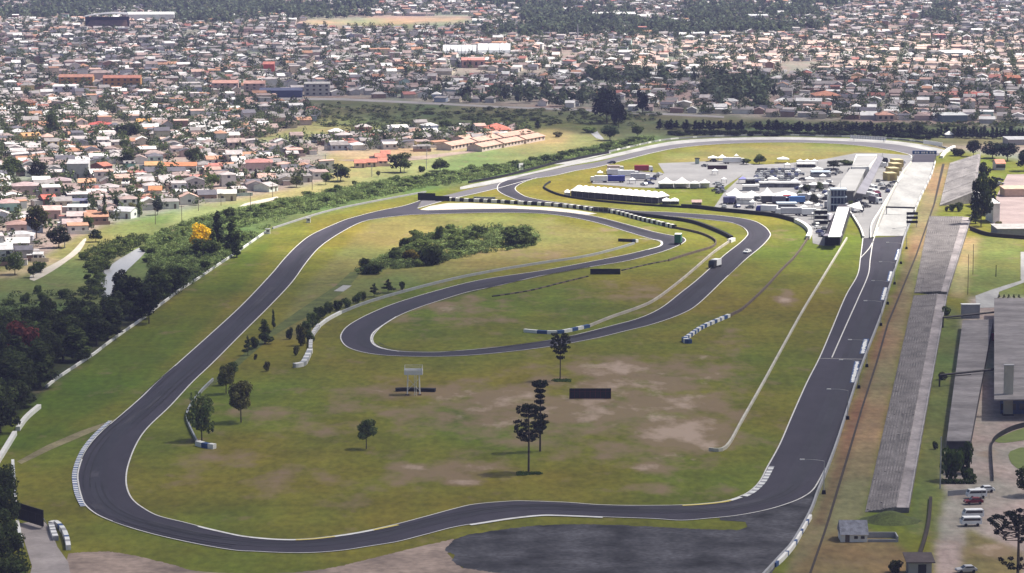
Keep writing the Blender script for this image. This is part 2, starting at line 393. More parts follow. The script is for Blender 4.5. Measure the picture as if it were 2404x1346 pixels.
def strip(mb, w, d0, d1, z, m=0, alt=None, mats=(0, 1)):
    """ribbon between offsets d0 and d1 along world points w; alternating material every alt metres"""
    if alt:
        w2 = [w[0]]; 
        for a, b_ in zip(w, w[1:]):
            n = max(1, int(round((b_ - a).length / (alt / 2)))); w2 += [a.lerp(b_, (k + 1) / n) for k in range(n)]
        w = w2
    A, B = offs(w, d0), offs(w, d1); s = 0.0
    for i in range(len(w) - 1):
        mi = mats[int(s / alt) % 2] if alt else m
        q = [(A[i].x, A[i].y, z), (A[i + 1].x, A[i + 1].y, z), (B[i + 1].x, B[i + 1].y, z), (B[i].x, B[i].y, z)]
        if d1 > d0: q = q[::-1]
        mb.poly(q, mi); s += (w[i + 1] - w[i]).length

def W(pts, n=6): return [G(*p) for p in smooth(pts, n)]

def paint(name, runs, mat, label, width=.34, z=.16):
    mb = MB()
    for r in runs: strip(mb, W(r), -width / 2, width / 2, z)
    return tag(mb.build(name, mat), label, 'road marking', kind='structure')

# outer circuit: hairpin, left straight, esses, main straight
OUT_A = [(2026, 560), (2020, 607), (2013, 647), (1985, 697), (1951, 778), (1924, 841), (1894, 900), (1861, 974), (1831, 1044), (1802, 1097), (1784, 1131), (1761, 1154), (1734, 1168), (1700, 1178), (1650, 1184), (1600, 1187),
  (1549, 1188), (1466, 1188), (1399, 1186), (1332, 1181), (1249, 1178), (1199, 1178), (1116, 1185), (1066, 1196), (1000, 1214), (923, 1234), (853, 1249), (799, 1258), (732, 1266), (682, 1268), (632, 1266), (566, 1259), (493, 1243), (433, 1228),
  (373, 1213), (339, 1196), (313, 1176), (300, 1153), (296, 1126), (301, 1093), (319, 1046), (346, 1006), (399, 955), (450, 900), (501.5, 851), (568, 784), (635, 717.5), (685, 664), (719, 617), (752, 580), (800, 547), (850, 522), (900, 512), (967, 505)]
OUT_B = [(991, 470), (950, 483.5), (884, 497), (827, 512), (800, 521), (735.5, 550), (702, 574), (669, 607), (635, 647), (568, 717.5), (501.5, 779), (421, 851), (366, 900), (333, 933), (276, 983), (233, 1020), (206, 1053), (191, 1083), (183, 1113), (184, 1136),
  (190, 1163), (200, 1186), (226, 1208), (266, 1226), (319, 1244), (383, 1261), (466, 1279), (549, 1293), (599, 1296), (666, 1299), (732, 1299), (800, 1294), (866, 1284), (933, 1273), (1000, 1256), (1066, 1239), (1133, 1228), (1199, 1218), (1266, 1211),
  (1316, 1211), (1416, 1215), (1532, 1219), (1600, 1223), (1667, 1218), (1734, 1211), (1801, 1198), (1851, 1183), (1884, 1169), (1908, 1152), (1924, 1127), (1938, 1100)]
WALL_R = [(2148, 500), (2125, 555), (2111, 605), (2091, 667), (2068, 745), (2031, 841), (2008, 907), (1968, 1034), (1942, 1105), (1920, 1160), (1900, 1212), (1861, 1281), (1834, 1312), (1790, 1360)]
# the infield loop
LOOP_L = [(967, 505), (1067, 502), (1168, 500), (1268, 502), (1335, 510), (1402, 524), (1469, 544), (1519, 559), (1542, 565), (1552, 571), (1547, 579), (1519, 587), (1469, 599), (1385, 615.5), (1268, 637), (1134, 657), (1034, 681), (934, 711), (867, 738), (820, 764),
  (802, 784), (802, 801), (820, 818), (867, 831), (934, 837), (1034, 838), (1134, 833), (1268, 818), (1385, 798), (1469, 778), (1536, 761), (1600, 738), (1640, 714), (1700, 657), (1750, 610.5), (1787, 580), (1807, 557), (1806, 545), (1791, 530), (1760.5, 517),
  (1700, 508), (1641, 503.5), (1561, 498.5), (1501, 496.5), (1441, 490.5), (1380, 484.5), (1320, 477), (1280, 472), (1240, 464), (1222, 456), (1210, 446), (1213, 438), (1231, 428), (1261, 418)]
LOOP_R = [(1000, 495), (1101, 492), (1201, 491), (1268, 494), (1335, 500), (1402, 510), (1469, 527), (1535, 545), (1579, 554), (1600, 557), (1609, 563), (1607, 569), (1593, 577), (1569, 587), (1537, 597), (1469, 614), (1368, 630.5), (1268, 649), (1168, 672), (1101, 686),
  (1034, 706), (967, 729), (917, 752.5), (887, 776), (875, 794), (880, 809), (900, 819), (940, 826), (1017, 828), (1084, 824), (1168, 816), (1268, 803), (1335, 791), (1435, 766), (1502, 747.5), (1552, 724), (1600, 687), (1633, 661), (1667, 631), (1700, 600.5),
  (1734, 574), (1752, 557), (1755.5, 547), (1744, 534), (1717, 523.6), (1667, 517), (1600, 510.5), (1561, 507.5), (1481, 500.5), (1420.5, 495.5), (1360, 488.5), (1300, 483.5), (1240, 477), (1195, 463), (1171, 450), (1168, 440), (1174.5, 431), (1191, 424)]
# the far oval
OVAL_U = [(991, 470), (1051, 458), (1100, 446), (1167, 431), (1233, 414), (1300, 399), (1350, 389), (1402, 381), (1469, 364), (1536, 348), (1600, 338), (1700, 331), (1834, 328.5), (1934, 330.5), (2035, 334.5), (2102, 340), (2160, 350), (2205, 361), (2197, 368)]
OVAL_D = [(980, 490), (1051, 470), (1118, 455), (1168, 443), (1201, 434), (1250, 421), (1302, 413), (1350, 402), (1402, 393), (1469, 376), (1536, 359), (1600, 347), (1700, 338.5), (1834, 335), (1934, 337), (2000, 341), (2068, 349), (2118, 359), (2139, 366), (2139, 372)]

sheet('track', smooth(OUT_A, 5) + smooth(LOOP_R[:1] + [(980, 490), (991, 470)], 2) + smooth(OUT_B, 5) + [(1942, 1105), (1968, 1034), (2008, 907), (2031, 841), (2068, 745), (2091, 667), (2111, 605), (2125, 555)], ASPH, .10, 'dark asphalt of the outer circuit and main straight', 'track')
sheet('track', smooth(LOOP_L, 5) + smooth(LOOP_R, 5)[::-1], ASPH, .13, 'dark asphalt ribbon of the twisting infield loop', 'track')
FARASPH = mk('worn_asphalt', (.125, .118, .128), .85, .12, .03, fine=.08)
sheet('track', smooth(OVAL_U, 5) + smooth(OVAL_D, 5)[::-1], FARASPH, .115, 'worn grey asphalt of the far oval bend', 'track')
sheet('runoff', [(1938, 1100), (1942, 1105), (1920, 1160), (1900, 1212), (1861, 1281), (1834, 1312), (1790, 1380), (1690, 1380)] + ragged(smooth([(1160, 1345), (1090, 1334), (1062, 1318), (1068, 1304), (1046, 1294), (1054, 1280), (1085, 1260), (1200, 1241), (1300, 1233), (1400, 1232), (1520, 1237), (1640, 1243), (1735, 1245)], 4), 2.6, 4) + [(1755, 1238), (1750, 1226), (1690, 1222)] +
      smooth([(1690, 1217), (1734, 1211), (1801, 1198), (1851, 1183), (1884, 1169), (1908, 1152), (1924, 1127), (1938, 1100)], 4), OLDASPH, .06, 'patched old asphalt apron outside the last bend', 'runoff')
sheet('dirt_road', ragged(smooth([(160, 1300), (230, 1296), (290, 1300), (400, 1325), (470, 1342), (640, 1347), (760, 1337), (860, 1315), (960, 1290), (1065, 1266)], 5), 2.2, 4, 5) + [(1075, 1280), (1050, 1300), (1085, 1335), (1300, 1332), (1690, 1350), (1700, 1420), (130, 1420)], SOIL, .05, 'pale pinkish dirt track along the near edge', 'dirt road', 0)
sheet('path', [(45, 1230), (100, 1222), (118, 1240), (135, 1285), (160, 1320), (175, 1400), (60, 1400), (75, 1330)], PAVE, .055, 'grey paved access beside the black billboard', 'path')
sheet('path', [(272, 984), (276, 990), (200, 1022), (120, 1056), (50, 1090), (40, 1084), (110, 1046), (190, 1012)], mk('worn_turf', (.22, .19, .10), .95, .3, .15, fine=.2), .04, 'faint worn track across the grass outside the hairpin', 'path')
sheet('path', [(783, 684), (806, 670), (826, 671), (806, 685)], CONC, .05, 'small pale concrete slab near the thicket', 'path')
sheet('ditch', [(845, 640), (835, 655), (800, 690), (720, 745), (640, 790), (560, 860), (500, 905), (494, 900), (550, 850), (632, 780), (700, 730), (790, 670), (822, 640)], mk('rank_grass', (.088, .105, .024), .95, .35, .2, fine=.25), .04, 'darker rank grass along the old infield ditch', 'ditch', 2)
# main straight: pale concrete grid, far asphalt
sheet('track', [(2055, 555), (2082, 487), (2101, 447), (2122, 410), (2139, 382), (2193, 382), (2183, 415), (2160, 462), (2143, 500), (2125, 555)], CONC, .17, 'pale concrete starting grid of the main straight', 'track')
sheet('track', [(2139, 382), (2147, 364), (2198, 364), (2193, 382)], ASPH, .15, 'dark asphalt band beyond the concrete grid', 'track')
# paddock and pit lane
sheet('pit_lane', [(2026, 562), (2018, 535), (1998, 503), (1988, 488), (1972, 520), (1956, 560), (1934, 578), (1908, 572), (1906, 545), (1885, 526), (1850, 512), (1770, 503), (1672, 494), (1700, 452), (1745, 410), (1765, 388), (1850, 384), (1935, 374), (2010, 360), (2070, 360), (2146, 366), (2139, 382), (2122, 410), (2101, 447), (2082, 487), (2055, 555)], LOT, .08, 'light grey asphalt of the paddock and pit lane', 'paddock')
sheet('parking_lot', [(1545, 384), (1640, 380), (1700, 377), (1770, 386), (1745, 410), (1700, 440), (1560, 442), (1480, 440), (1390, 432), (1395, 416), (1500, 402), (1560, 408)], LOT, .075, 'light grey overflow parking behind the tents', 'parking lot')
sheet('concrete_apron', smooth([(1080, 440), (1100, 435), (1167, 421), (1233, 408), (1300, 393), (1350, 381), (1400, 371), (1469, 355), (1536, 340), (1600, 330), (1700, 324.5), (1834, 322), (1934, 324), (2035, 327), (2102, 332), (2169, 341), (2219, 353)], 4) +
      smooth([(2205, 361), (2160, 350), (2102, 340), (2035, 334.5), (1934, 330.5), (1834, 328.5), (1700, 331), (1600, 338), (1536, 348), (1469, 363), (1402, 378), (1350, 387), (1300, 398), (1233, 413), (1167, 430.5), (1080, 446)], 4), CONC, .09, 'pale concrete strip round the outside of the oval', 'apron')
sheet('service_road', [(1300, 386), (1320, 379), (1375, 368), (1430, 357), (1436, 360), (1380, 374), (1330, 386)], CONC, .06, 'pale service road outside the oval wall', 'service road')
sheet('gravel_trap', [(985, 493), (1010, 484), (1051, 477.5), (1101, 477), (1168, 480), (1235, 485), (1301, 488), (1352, 494), (1402, 502), (1380, 505), (1335, 499), (1268, 493), (1201, 490), (1101, 491), (1000, 494)], GRAVEL, .07, 'pale gravel trap below the tyre wall', 'gravel trap')
# lot surfaces on the far right and the river
sheet('river', [(348, 580), (325, 583), (302, 596), (270, 616), (240, 640), (231, 660), (240, 698), (262, 694), (280, 655), (310, 624), (335, 600)], WATER, .05, 'pale grey bend of the small river', 'river', 3)
sheet('river', [(1368, 303), (1385, 312), (1400, 325), (1418, 328), (1408, 316), (1395, 303)], WATER, .05, 'far glint of the river beyond the hedge', 'river', 2)
sheet('path', [(70, 648), (110, 628), (150, 606), (175, 585), (196, 562), (203, 563), (188, 590), (160, 612), (125, 636), (80, 660)], GRAVEL, .05, 'pale dirt path from the town to the river', 'path', 2)
sheet('path', [(575, 478), (600, 472), (650, 462), (660, 466), (610, 478), (560, 486)], GRAVEL, .05, 'pale dirt path under the power poles', 'path')
sheet('dirt_road', [(860, 374), (990, 366), (1120, 352), (1125, 356), (1000, 374), (880, 384), (790, 376)], SOIL, .05, 'reddish bare dirt road across the dry field', 'dirt road')
sheet('parking_lot', [(2365, 410), (2500, 408), (2500, 560), (2360, 552), (2330, 545), (2335, 470)], mk('red_gravel_lot', (.30, .235, .225), .95, .2, .06, fine=.1), .06, 'pinkish gravel lot at the right edge', 'parking lot')
sheet('street', [(590, 229), (800, 231), (1000, 240), (1180, 250), (1350, 256), (1520, 264), (1700, 273), (1700, 277), (1500, 268), (1350, 260), (1180, 254), (1000, 245), (800, 236), (590, 234)], ROADM, .06, 'long pale highway between field and town', 'street')
sheet('street', [(2265, 20), (2275, 20), (2318, 115), (2290, 115)], ROADM, .06, 'straight pale street climbing the far town', 'street')
sheet('street', [(1795, 205), (1812, 205), (1850, 165), (1840, 163)], ROADM, .06, 'short pale street through the right-hand green', 'street')
sheet('street', [(2120, 120), (2128, 60), (2133, 60), (2130, 120)], ROADM, .06, 'narrow pale street beside the far red block', 'street')
sheet('path', [(2290, 695), (2330, 680), (2395, 660), (2404, 655), (2404, 664), (2345, 686), (2345, 722), (2292, 724)], CONC, .07, 'pale kerbed footpath to the platform building', 'path')
sheet('path', [(2396, 592), (2410, 592), (2410, 660), (2396, 657)], CONC, .072, 'pale upright footpath at the right margin', 'path')
sheet('lawn', [(2340, 1030), (2420, 1000), (2420, 1028), (2380, 1038), (2345, 1040)], mk('lawn_turf', (.12, .15, .04), .95, .15, .3), .06, 'upper oval lawn in the forecourt', 'lawn', 2)
sheet('lawn', [(2372, 1060), (2420, 1052), (2420, 1110), (2385, 1098), (2370, 1080)], bpy.data.materials['lawn_turf'], .06, 'lower rounded lawn in the forecourt', 'lawn', 2)
sheet('ditch', [(2218, 385), (2195, 480), (2152, 602), (2086, 762), (2061, 850), (2025, 962), (1990, 1082), (1950, 1215), (1936, 1258), (1904, 1350), (1898, 1350), (1931, 1256), (1945, 1212), (1985, 1080), (2021, 960), (2057, 848), (2082, 760), (2149, 600), (2191, 480), (2212, 385)], DITCH, .05, 'dark drainage ditch along the brown bank', 'ditch')

# white edge lines and kerbs
i1 = OUT_A.index((2026, 560))
paint('track_marking', [OUT_A, OUT_B, LOOP_L, LOOP_R], LINE, 'white painted edge lines of the circuit')
paint('track_marking', [OVAL_D], LINE, 'white inner edge line of the oval', .5, .17)
paint('track_marking', [[(1953, 841), (1985, 768), (2015, 701), (2038, 647), (2043, 610), (2050, 567), (2062, 535)], [(1924, 843), (2031, 845)], [(2026, 560), (2016, 532), (1999, 504)], [(2020, 607), (2040, 585), (2050, 567)]], LINE, 'white pit exit line and cross line on the straight', .36, .18)
def kerb(pts, side, width, alt, mats, label):
    mb = MB(); w = W(pts, 4); s = 1 if side > 0 else -1
    strip(mb, w, s * .25, s * (.25 + width), .19, alt=alt)
    return tag(mb.build('kerb', mats), label, 'kerb', kind='structure')
kerb([(266, 990), (233, 1020), (206, 1053), (191, 1083), (183, 1113), (184, 1136), (190, 1163), (203, 1190)], -1, 1.1, 1.0, [WHITE, BLUE], 'white and dark blue kerb round the left hairpin')
kerb([(590, 1262), (632, 1266), (682, 1268), (732, 1266), (799, 1258), (853, 1249), (930, 1233)], -1, .8, 9.0, [WHITE, YELLOW], 'white and yellow kerb before the esses')
kerb([(470, 1237), (493, 1243), (566, 1259), (590, 1262)], -1, .6, 4.0, [WHITE, LINE], 'white kerb on the inner hairpin exit')
kerb([(1600, 1187), (1650, 1184), (1700, 1178), (1734, 1168)], -1, .9, 11.0, [YELLOW, WHITE], 'yellow kerb at the last bend')
kerb([(1740, 1166), (1761, 1154), (1784, 1131), (1803, 1096)], -1, 1.3, 1.7, [WHITE, GREY], 'white blocked kerb where the straight begins')
kerb([(1100, 1233), (1133, 1228), (1199, 1218), (1266, 1211), (1316, 1211), (1416, 1215)], -1, .9, 7.0, [WHITE, LINE], 'white kerb below the esses')
kerb([(934, 745), (887, 776), (875, 794), (880, 809), (900, 819), (940, 826)], -1, .5, 3.0, [WHITE, LINE], 'white kerb inside the infield hairpin')
kerb([(1500, 562), (1542, 565), (1552, 571), (1547, 579), (1519, 587)], 1, .45, 3.0, [WHITE, LINE], 'white kerb inside the right infield hairpin')

# rubbered-in racing line: worn darker asphalt along the middle of the ribbon
def midline(A, B, f):
    a = [Vector((*q, 0)) for q in smooth(A, 5)]; wa = [G(q.x, q.y) for q in a]; wb = [G(*q) for q in smooth(B, 5)]
    bx_ = np.array([[q.x, q.y] for q in wb]); out = []
    for i, q in enumerate(wa):
        j = int(np.argmin((bx_[:, 0] - q.x) ** 2 + (bx_[:, 1] - q.y) ** 2)); t = wb[j]
        if (t - q).length < 24: out.append(q.lerp(t, f + .16 * math.sin(i * .043)))
    o2 = [out[0]]
    for q in out[1:]:
        if (q - o2[-1]).length > 5: o2.append(q)
    for _ in range(3): o2 = [o2[0]] + [(o2[k - 1] + o2[k] * 2 + o2[k + 1]) / 4 for k in range(1, len(o2) - 1)] + [o2[-1]]
    return o2
mb1, mb2 = MB(), MB()
for ln in (midline(OUT_A, OUT_B, .5), midline(LOOP_R, LOOP_L, .5)):
    strip(mb1, ln, -2.6, 2.6, .142); strip(mb2, ln, -1.1, 1.3, .150)
ml = [G(*q) for q in smooth([(2092, 560), (2060, 680), (2015, 800), (1960, 950), (1915, 1050), (1870, 1130)], 5)]
strip(mb1, ml, -3, 3, .147); strip(mb2, ml, -1.3, 1.3, .155)
tag(mb1.build('track', RUBBER), 'darker rubbered band along the circuit', 'track', kind='structure'); tag(mb2.build('track', RUBBER2), 'darkest racing line along the circuit', 'track', kind='structure')

# skid marks and repair patches
sk = MB(); sr = random.Random(9)
L1, L2 = midline(OUT_A, OUT_B, .5), midline(LOOP_R, LOOP_L, .5)
for k in range(26):
    ln = sr.choice((L1, L1, L2)); a = sr.randrange(4, len(ln) - 22); n_ = sr.randrange(7, 18); o_ = sr.uniform(-3.6, 3.4)
    for d_ in (0, 1.5): strip(sk, [q for q in ln[a:a + n_]], o_ + d_, o_ + d_ + .28, .163 + .0015 * k)
tag(sk.build('track_marking', mk('tyre_mark', (.018, .017, .019), .7, .3, .2)), 'dark tyre marks along the circuit', 'tyre marks', kind='structure')
pt = MB()
for k in range(12):
    ln = sr.choice((L1, L2)); a = sr.randrange(4, len(ln) - 12); o_ = sr.uniform(-4, 1.2); strip(pt, ln[a:a + sr.randrange(2, 6)], o_, o_ + sr.uniform(1.2, 3.2), .159 + .0003 * k)
tag(pt.build('track', mk('repair_patch', (.050, .047, .056), .85, .2, .1, fine=.1)), 'lighter repair patches in the circuit asphalt', 'asphalt patches', kind='structure')
# ------------------------------------------------------------------ air and clouds
def vol_mat(name, col, dens, aniso):
    m = bpy.data.materials.new(name); m.use_nodes = True; N = m.node_tree.nodes; L = m.node_tree.links
    N.remove(N['Principled BSDF']); v = N.new('ShaderNodeVolumePrincipled')
    v.inputs['Color'].default_value = (*col, 1); v.inputs['Density'].default_value = dens; v.inputs['Anisotropy'].default_value = aniso
    v.inputs['Density Attribute'].default_value = ''
    L.new(v.outputs[0], N['Material Output'].inputs['Volume']); return m
xmn, xmx, ymn, ymx = gv[:, 0].min(), gv[:, 0].max(), gv[:, 1].min(), gv[:, 1].max()
ymn = min(ymn, -40)
hz = MB(); hz.box(((xmn + xmx) / 2, (ymn + ymx) / 2, 67.75), (xmx - xmn + 60, ymx - ymn + 60, 137.5))
tag(hz.build('haze', vol_mat('haze_air', (.52, .555, 1.0), HAZE_D, .0)), 'thin bluish haze over the far town', 'haze', kind='stuff')

def cloud(poly, zb, thick, tau, label, cell=22.0, edge=90.0, seed=1):
    """flat-bottomed cloud over a stretch of ground, shifted towards the sun so that its shade falls there"""
    w = np.array([[p.x, p.y] for p in (G(*q) for q in poly)])
    sh = np.array([SDIR.x, SDIR.y]) / SDIR.z * zb
    lo, hi = w.min(0) - 2 * edge, w.max(0) + 2 * edge
    X, Y = np.meshgrid(np.arange(lo[0], hi[0], cell), np.arange(lo[1], hi[1], cell))
    m = inpoly(X, Y, [tuple(p) for p in w]).astype(float); m = blur(m, int((edge / cell) ** 2))
    r = np.random.default_rng(seed); nz = np.zeros_like(m)
    for k, a in ((3, .5), (10, .3), (40, .25)): q = blur(r.normal(size=m.shape), k); nz += a * q / q.std()
    t = np.clip(m + .10 * nz * (4 * m * (1 - m) + .25), 0, 1); t = t * t * (3 - 2 * t)
    t[:2] = 0; t[-2:] = 0; t[:, :2] = 0; t[:, -2:] = 0
    top = zb + thick * t; bot = zb - .15 * thick * t; keep = t > .004
    ny_, nx_ = t.shape; id_ = np.arange(nx_ * ny_).reshape(ny_, nx_)
    f0 = np.stack([id_[:-1, :-1], id_[:-1, 1:], id_[1:, 1:], id_[1:, :-1]], -1).reshape(-1, 4)
    kf = keep.ravel()[f0].any(1); f0 = f0[kf]
    V = np.concatenate([np.stack([X + sh[0], Y + sh[1], top], -1).reshape(-1, 3), np.stack([X + sh[0], Y + sh[1], bot - .02], -1).reshape(-1, 3)])
    n0 = nx_ * ny_; faces = [tuple(f) for f in f0] + [tuple(n0 + f[::-1]) for f in f0]
    cnt = {}
    for f in f0:
        for a, b_ in zip(f, np.roll(f, -1)): cnt[(a, b_)] = 1
    for (a, b_) in list(cnt):
        if (b_, a) not in cnt: faces.append((b_, a, n0 + a, n0 + b_))
    used = np.unique(np.concatenate([np.array(f) for f in faces])); mp_ = -np.ones(2 * n0, int); mp_[used] = np.arange(len(used))
    me = bpy.data.meshes.new('cloud'); me.from_pydata(V[used].tolist(), [], [tuple(int(mp_[i]) for i in f) for f in faces])
    me.materials.append(vol_mat('cloud_vapour', (1, 1, 1), tau * SDIR.z / (1.15 * thick), .3)); me.update()
    tag(link('cloud', me), label, 'cloud', kind='structure')
cloud([(-900, 1900), (-500, 690), (200, 610), (560, 600), (760, 640), (1000, 640), (1300, 610), (1600, 600), (1950, 605), (2300, 640), (2900, 660), (3500, 2200)], 620, 120, TAU1, 'large grey cloud shading the near part of the circuit', seed=2)
cloud([(640, 224), (1000, 178), (1500, 168), (2600, 178), (2800, 290), (2404, 306), (1900, 312), (1560, 318), (1380, 296), (1100, 288), (900, 296), (760, 282)], 760, 130, TAU2, 'long cloud shading the field and town beyond the circuit', seed=3)
cloud([(-400, 245), (-400, 70), (300, 62), (900, 60), (1400, 64), (1350, 98), (960, 100), (880, 170), (560, 215), (200, 236)], 800, 120, TAU3, 'cloud shading the left-hand middle of the town', seed=4)
cloud([(-900, 52), (-900, -120), (3300, -120), (3300, 70), (2404, 84), (1500, 90), (1100, 40), (600, 30)], 900, 140, TAU4, 'far bank of cloud over the distant suburbs', cell=45, edge=130, seed=5)
# ------------------------------------------------------------------ stands, buildings and walls of the circuit
def wall(name, runs, h, w, mats, label, cat, alt=None, seg=None, z0=0.0, n=5, order=(0, 1)):
    """a wall along surveyed points; alternating painted sections every alt metres"""
    mb = MB()
    for r in runs:
        p = W(r, n) if len(r) > 2 else [G(*q) for q in r]
        if alt:
            q = [p[0]]
            for a, b_ in zip(p, p[1:]):
                k = max(1, int((b_ - a).length / (alt / 2) + .5)); q += [a.lerp(b_, (i + 1) / k) for i in range(k)]
            p = q
        A, B = offs(p, w / 2), offs(p, -w / 2); s = 0.0
        for i in range(len(p) - 1):
            mi = order[int(s / alt) % len(order)] if alt else 0
            a0, a1, b1, b0 = A[i], A[i + 1], B[i + 1], B[i]
            lo = [(q.x, q.y, z0) for q in (a0, b0, b1, a1)]; hi = [(q.x, q.y, h) for q in (a0, b0, b1, a1)]
            fs = [(4, 5, 6, 7), (0, 3, 7, 4), (1, 5, 6, 2)]
            if i == 0: fs.append((0, 4, 5, 1))
            if i == len(p) - 2: fs.append((2, 6, 7, 3))
            mb.add(lo + hi, fs, mi); s += (p[i + 1] - p[i]).length
    return tag(mb.build(name, mats), label, cat)

wall('barrier_wall', [[(632, 541), (595, 567), (548, 600), (515, 622), (468, 654), (421, 684), (391, 707), (364, 727), (334, 751), (284, 786), (247, 813), (224, 831), (194, 851), (134, 891), (108, 912)]], .75, .5, [WHITE, STEEL], 'long low white block wall between left straight and forest', 'barrier', alt=6.0, order=(0, 1, 0))
wall('barrier_wall', [[(1000, 452), (860, 478), (760, 500), (640, 538)]], .7, .5, [GREY], 'low grey guard rail below the green scrub band', 'barrier')
wall('barrier_wall', [[(92, 959), (62, 985), (42, 1012)]], 1.1, 1.1, [WHITE], 'upper piece of white concrete wall at the left edge', 'barrier')
wall('barrier_wall', [[(35, 1022), (18, 1050), (-8, 1092)]], 1.1, 1.1, [WHITE], 'lower piece of white concrete wall at the left edge', 'barrier')
wall('barrier_wall', [[(30, 1088), (33, 1130), (36, 1188)]], 1.0, .7, [WHITE, STEEL], 'short white wall under the bottom left trees', 'barrier', alt=5.0)
wall('barrier_wall', [[(41, 1232), (46, 1258), (52, 1285)]], 1.0, .7, [WHITE], 'white wall end below the black billboard', 'barrier')
wall('tyre_barrier', [[(118, 1237), (130, 1234), (140, 1241), (150, 1254), (157, 1272), (161, 1292)]], 1.1, 1.0, [WHITE, BLUE, GREY], 'curved white and blue tyre stacks beside the black billboard', 'tyre barrier', alt=2.2, order=(0, 0, 1, 0, 2))
wall('tyre_barrier', [[(120, 1238), (126, 1258), (131, 1270)]], 1.0, 1.2, [GREY, WHITE], 'short grey tyre row by the paved access', 'tyre barrier', alt=1.5)
wall('guard_rail', [[(800, 737), (867, 711), (967, 682), (1067, 657), (1168, 637), (1268, 620.5), (1368, 605.5), (1435, 590), (1489, 574)]], .9, .45, [STEEL], 'grey guard rail on the far side of the infield loop', 'guard rail')
wall('tyre_barrier', [[(749, 769), (735, 788), (730, 805), (729, 826)]], 1.2, 1.1, [WHITE, GREY], 'white tyre wall outside the infield hairpin', 'tyre barrier', alt=1.6)
wall('guard_rail', [[(800, 737), (770, 753), (749, 769)]], 1.0, .8, [WHITE], 'white rail piece above the infield hairpin', 'guard rail')
wall('tyre_barrier', [[(728, 828), (720, 845), (712, 858), (700, 862), (689, 863)]], 1.2, 1.6, [WHITE, STEEL], 'white flared tyre wall end on the grass', 'tyre barrier', alt=3.0)
wall('tyre_barrier', [[(1452, 567), (1485, 568.5)]], 1.1, 1.0, [BLACK], 'short black tyre row inside the right infield hairpin', 'tyre barrier')
wall('tyre_barrier', [[(1487, 568.5), (1496, 569.5)]], 1.2, 1.3, [BLUE, WHITE], 'blue and white tyre end inside the right infield hairpin', 'tyre barrier', alt=1.0)
wall('guard_rail', [[(500, 895), (470, 925), (447, 957), (438, 980), (444, 1003), (463, 1043)]], .9, .4, [STEEL], 'grey guard rail passing behind the hairpin trees', 'guard rail')
wall('tyre_barrier', [[(464, 1046), (482, 1051), (504, 1054)]], 1.2, 1.4, [WHITE, BLUE], 'small white and blue tyre wall below the hairpin trees', 'tyre barrier', alt=2.2)
wall('tyre_barrier', [[(1231, 780), (1285, 784), (1322, 782), (1382, 769)]], 1.0, 1.1, [WHITE, BLUE], 'white and blue tyre wall behind the lone bare tree', 'tyre barrier', alt=3.3)
wall('guard_rail', [[(1382, 769), (1435, 747.5), (1502, 724), (1542, 704), (1600, 660), (1650, 617), (1677, 594), (1713, 569)]], .9, .45, [mk('pale_rail', (.42, .38, .33), .7, .2, .2)], 'pale guard rail beside the white truck', 'guard rail')
wall('tyre_barrier', [[(1712, 570), (1722, 566)]], 1.3, 1.6, [WHITE], 'white tyre end above the white truck', 'tyre barrier')
wall('tyre_barrier', [[(1718, 562), (1700, 552), (1667, 538), (1633, 526), (1600, 519.5), (1561, 514.5), (1481, 504.5), (1441, 498.5), (1425, 496)]], 1.3, 1.2, [BLACK], 'long black tyre wall inside the upper infield bend', 'tyre barrier')
wall('tyre_barrier', [[(1000, 468), (1051, 472), (1101, 474), (1168, 477), (1235, 481), (1301.5, 485), (1352, 490), (1402, 497), (1452, 503.5), (1502, 517), (1552, 529), (1585, 537)]], 1.5, 1.4, [BLACK, WHITE], 'dashed black and white tyre wall above the gravel trap', 'tyre barrier', alt=2.2)
wall('guard_rail', [[(1585, 537), (1601, 540), (1641, 549), (1667, 559), (1681, 570), (1672, 582), (1640, 592), (1600, 604), (1570, 614)]], .9, .4, [WOOD], 'dark guard rail round the green box', 'guard rail')
wall('guard_rail', [[(1292, 429), (1281, 436), (1278, 443), (1296, 453), (1324, 462), (1380, 471), (1461, 479), (1541, 485), (1600, 488)]], .9, .5, [BLACK], 'thin dark rail round the long white marquee', 'guard rail')
wall('tyre_barrier', [[(1600, 488), (1641, 490.5), (1695, 497), (1730, 500), (1770, 504), (1810, 508), (1840, 514), (1868, 522)]], 1.6, 1.3, [BLACK], 'long black tyre wall below the paddock tents', 'tyre barrier')
wall('tyre_barrier', [[(1868, 522), (1884, 530), (1897, 540), (1902, 550), (1896, 563)]], 1.5, 1.6, [WHITE], 'white curved tyre wall at the paddock corner', 'tyre barrier')
wall('guard_rail', [[(1896, 563), (1867, 604), (1834, 637), (1801, 674), (1767, 707), (1740, 730), (1712, 744)]], .9, .45, [WOOD], 'dark guard rail running down from the paddock corner', 'guard rail')
wall('tyre_barrier', [[(1711, 745), (1684, 756), (1650, 771), (1627, 786), (1609, 799)]], 1.05, 1.1, [WHITE, BLUE], 'white and blue tyre wall in the right-hand grass', 'tyre barrier', alt=2.4)
wall('tyre_barrier', [[(1606, 801), (1613, 806), (1622, 806)]], 1.3, 1.6, [BLUE, WHITE], 'blue hooked tyre end in the right-hand grass', 'tyre barrier', alt=2.0)
wall('guard_rail', [[(1988, 562), (1934, 651), (1884, 734), (1834, 824.5), (1793, 900), (1744, 987), (1704, 1054), (1664, 1059)]], .85, .5, [mk('cream_rail', (.5, .47, .40), .7, .15, .2)], 'long pale guard rail parallel to the main straight', 'guard rail')
wall('guard_rail', [[(2139, 384), (2118, 410), (2097, 447), (2079, 485), (2062, 525), (2050, 562)]], 1.0, .5, [mk('pit_wall_paint', (.55, .53, .44), .7, .15, .2)], 'cream pit wall along the concrete grid', 'guard rail')
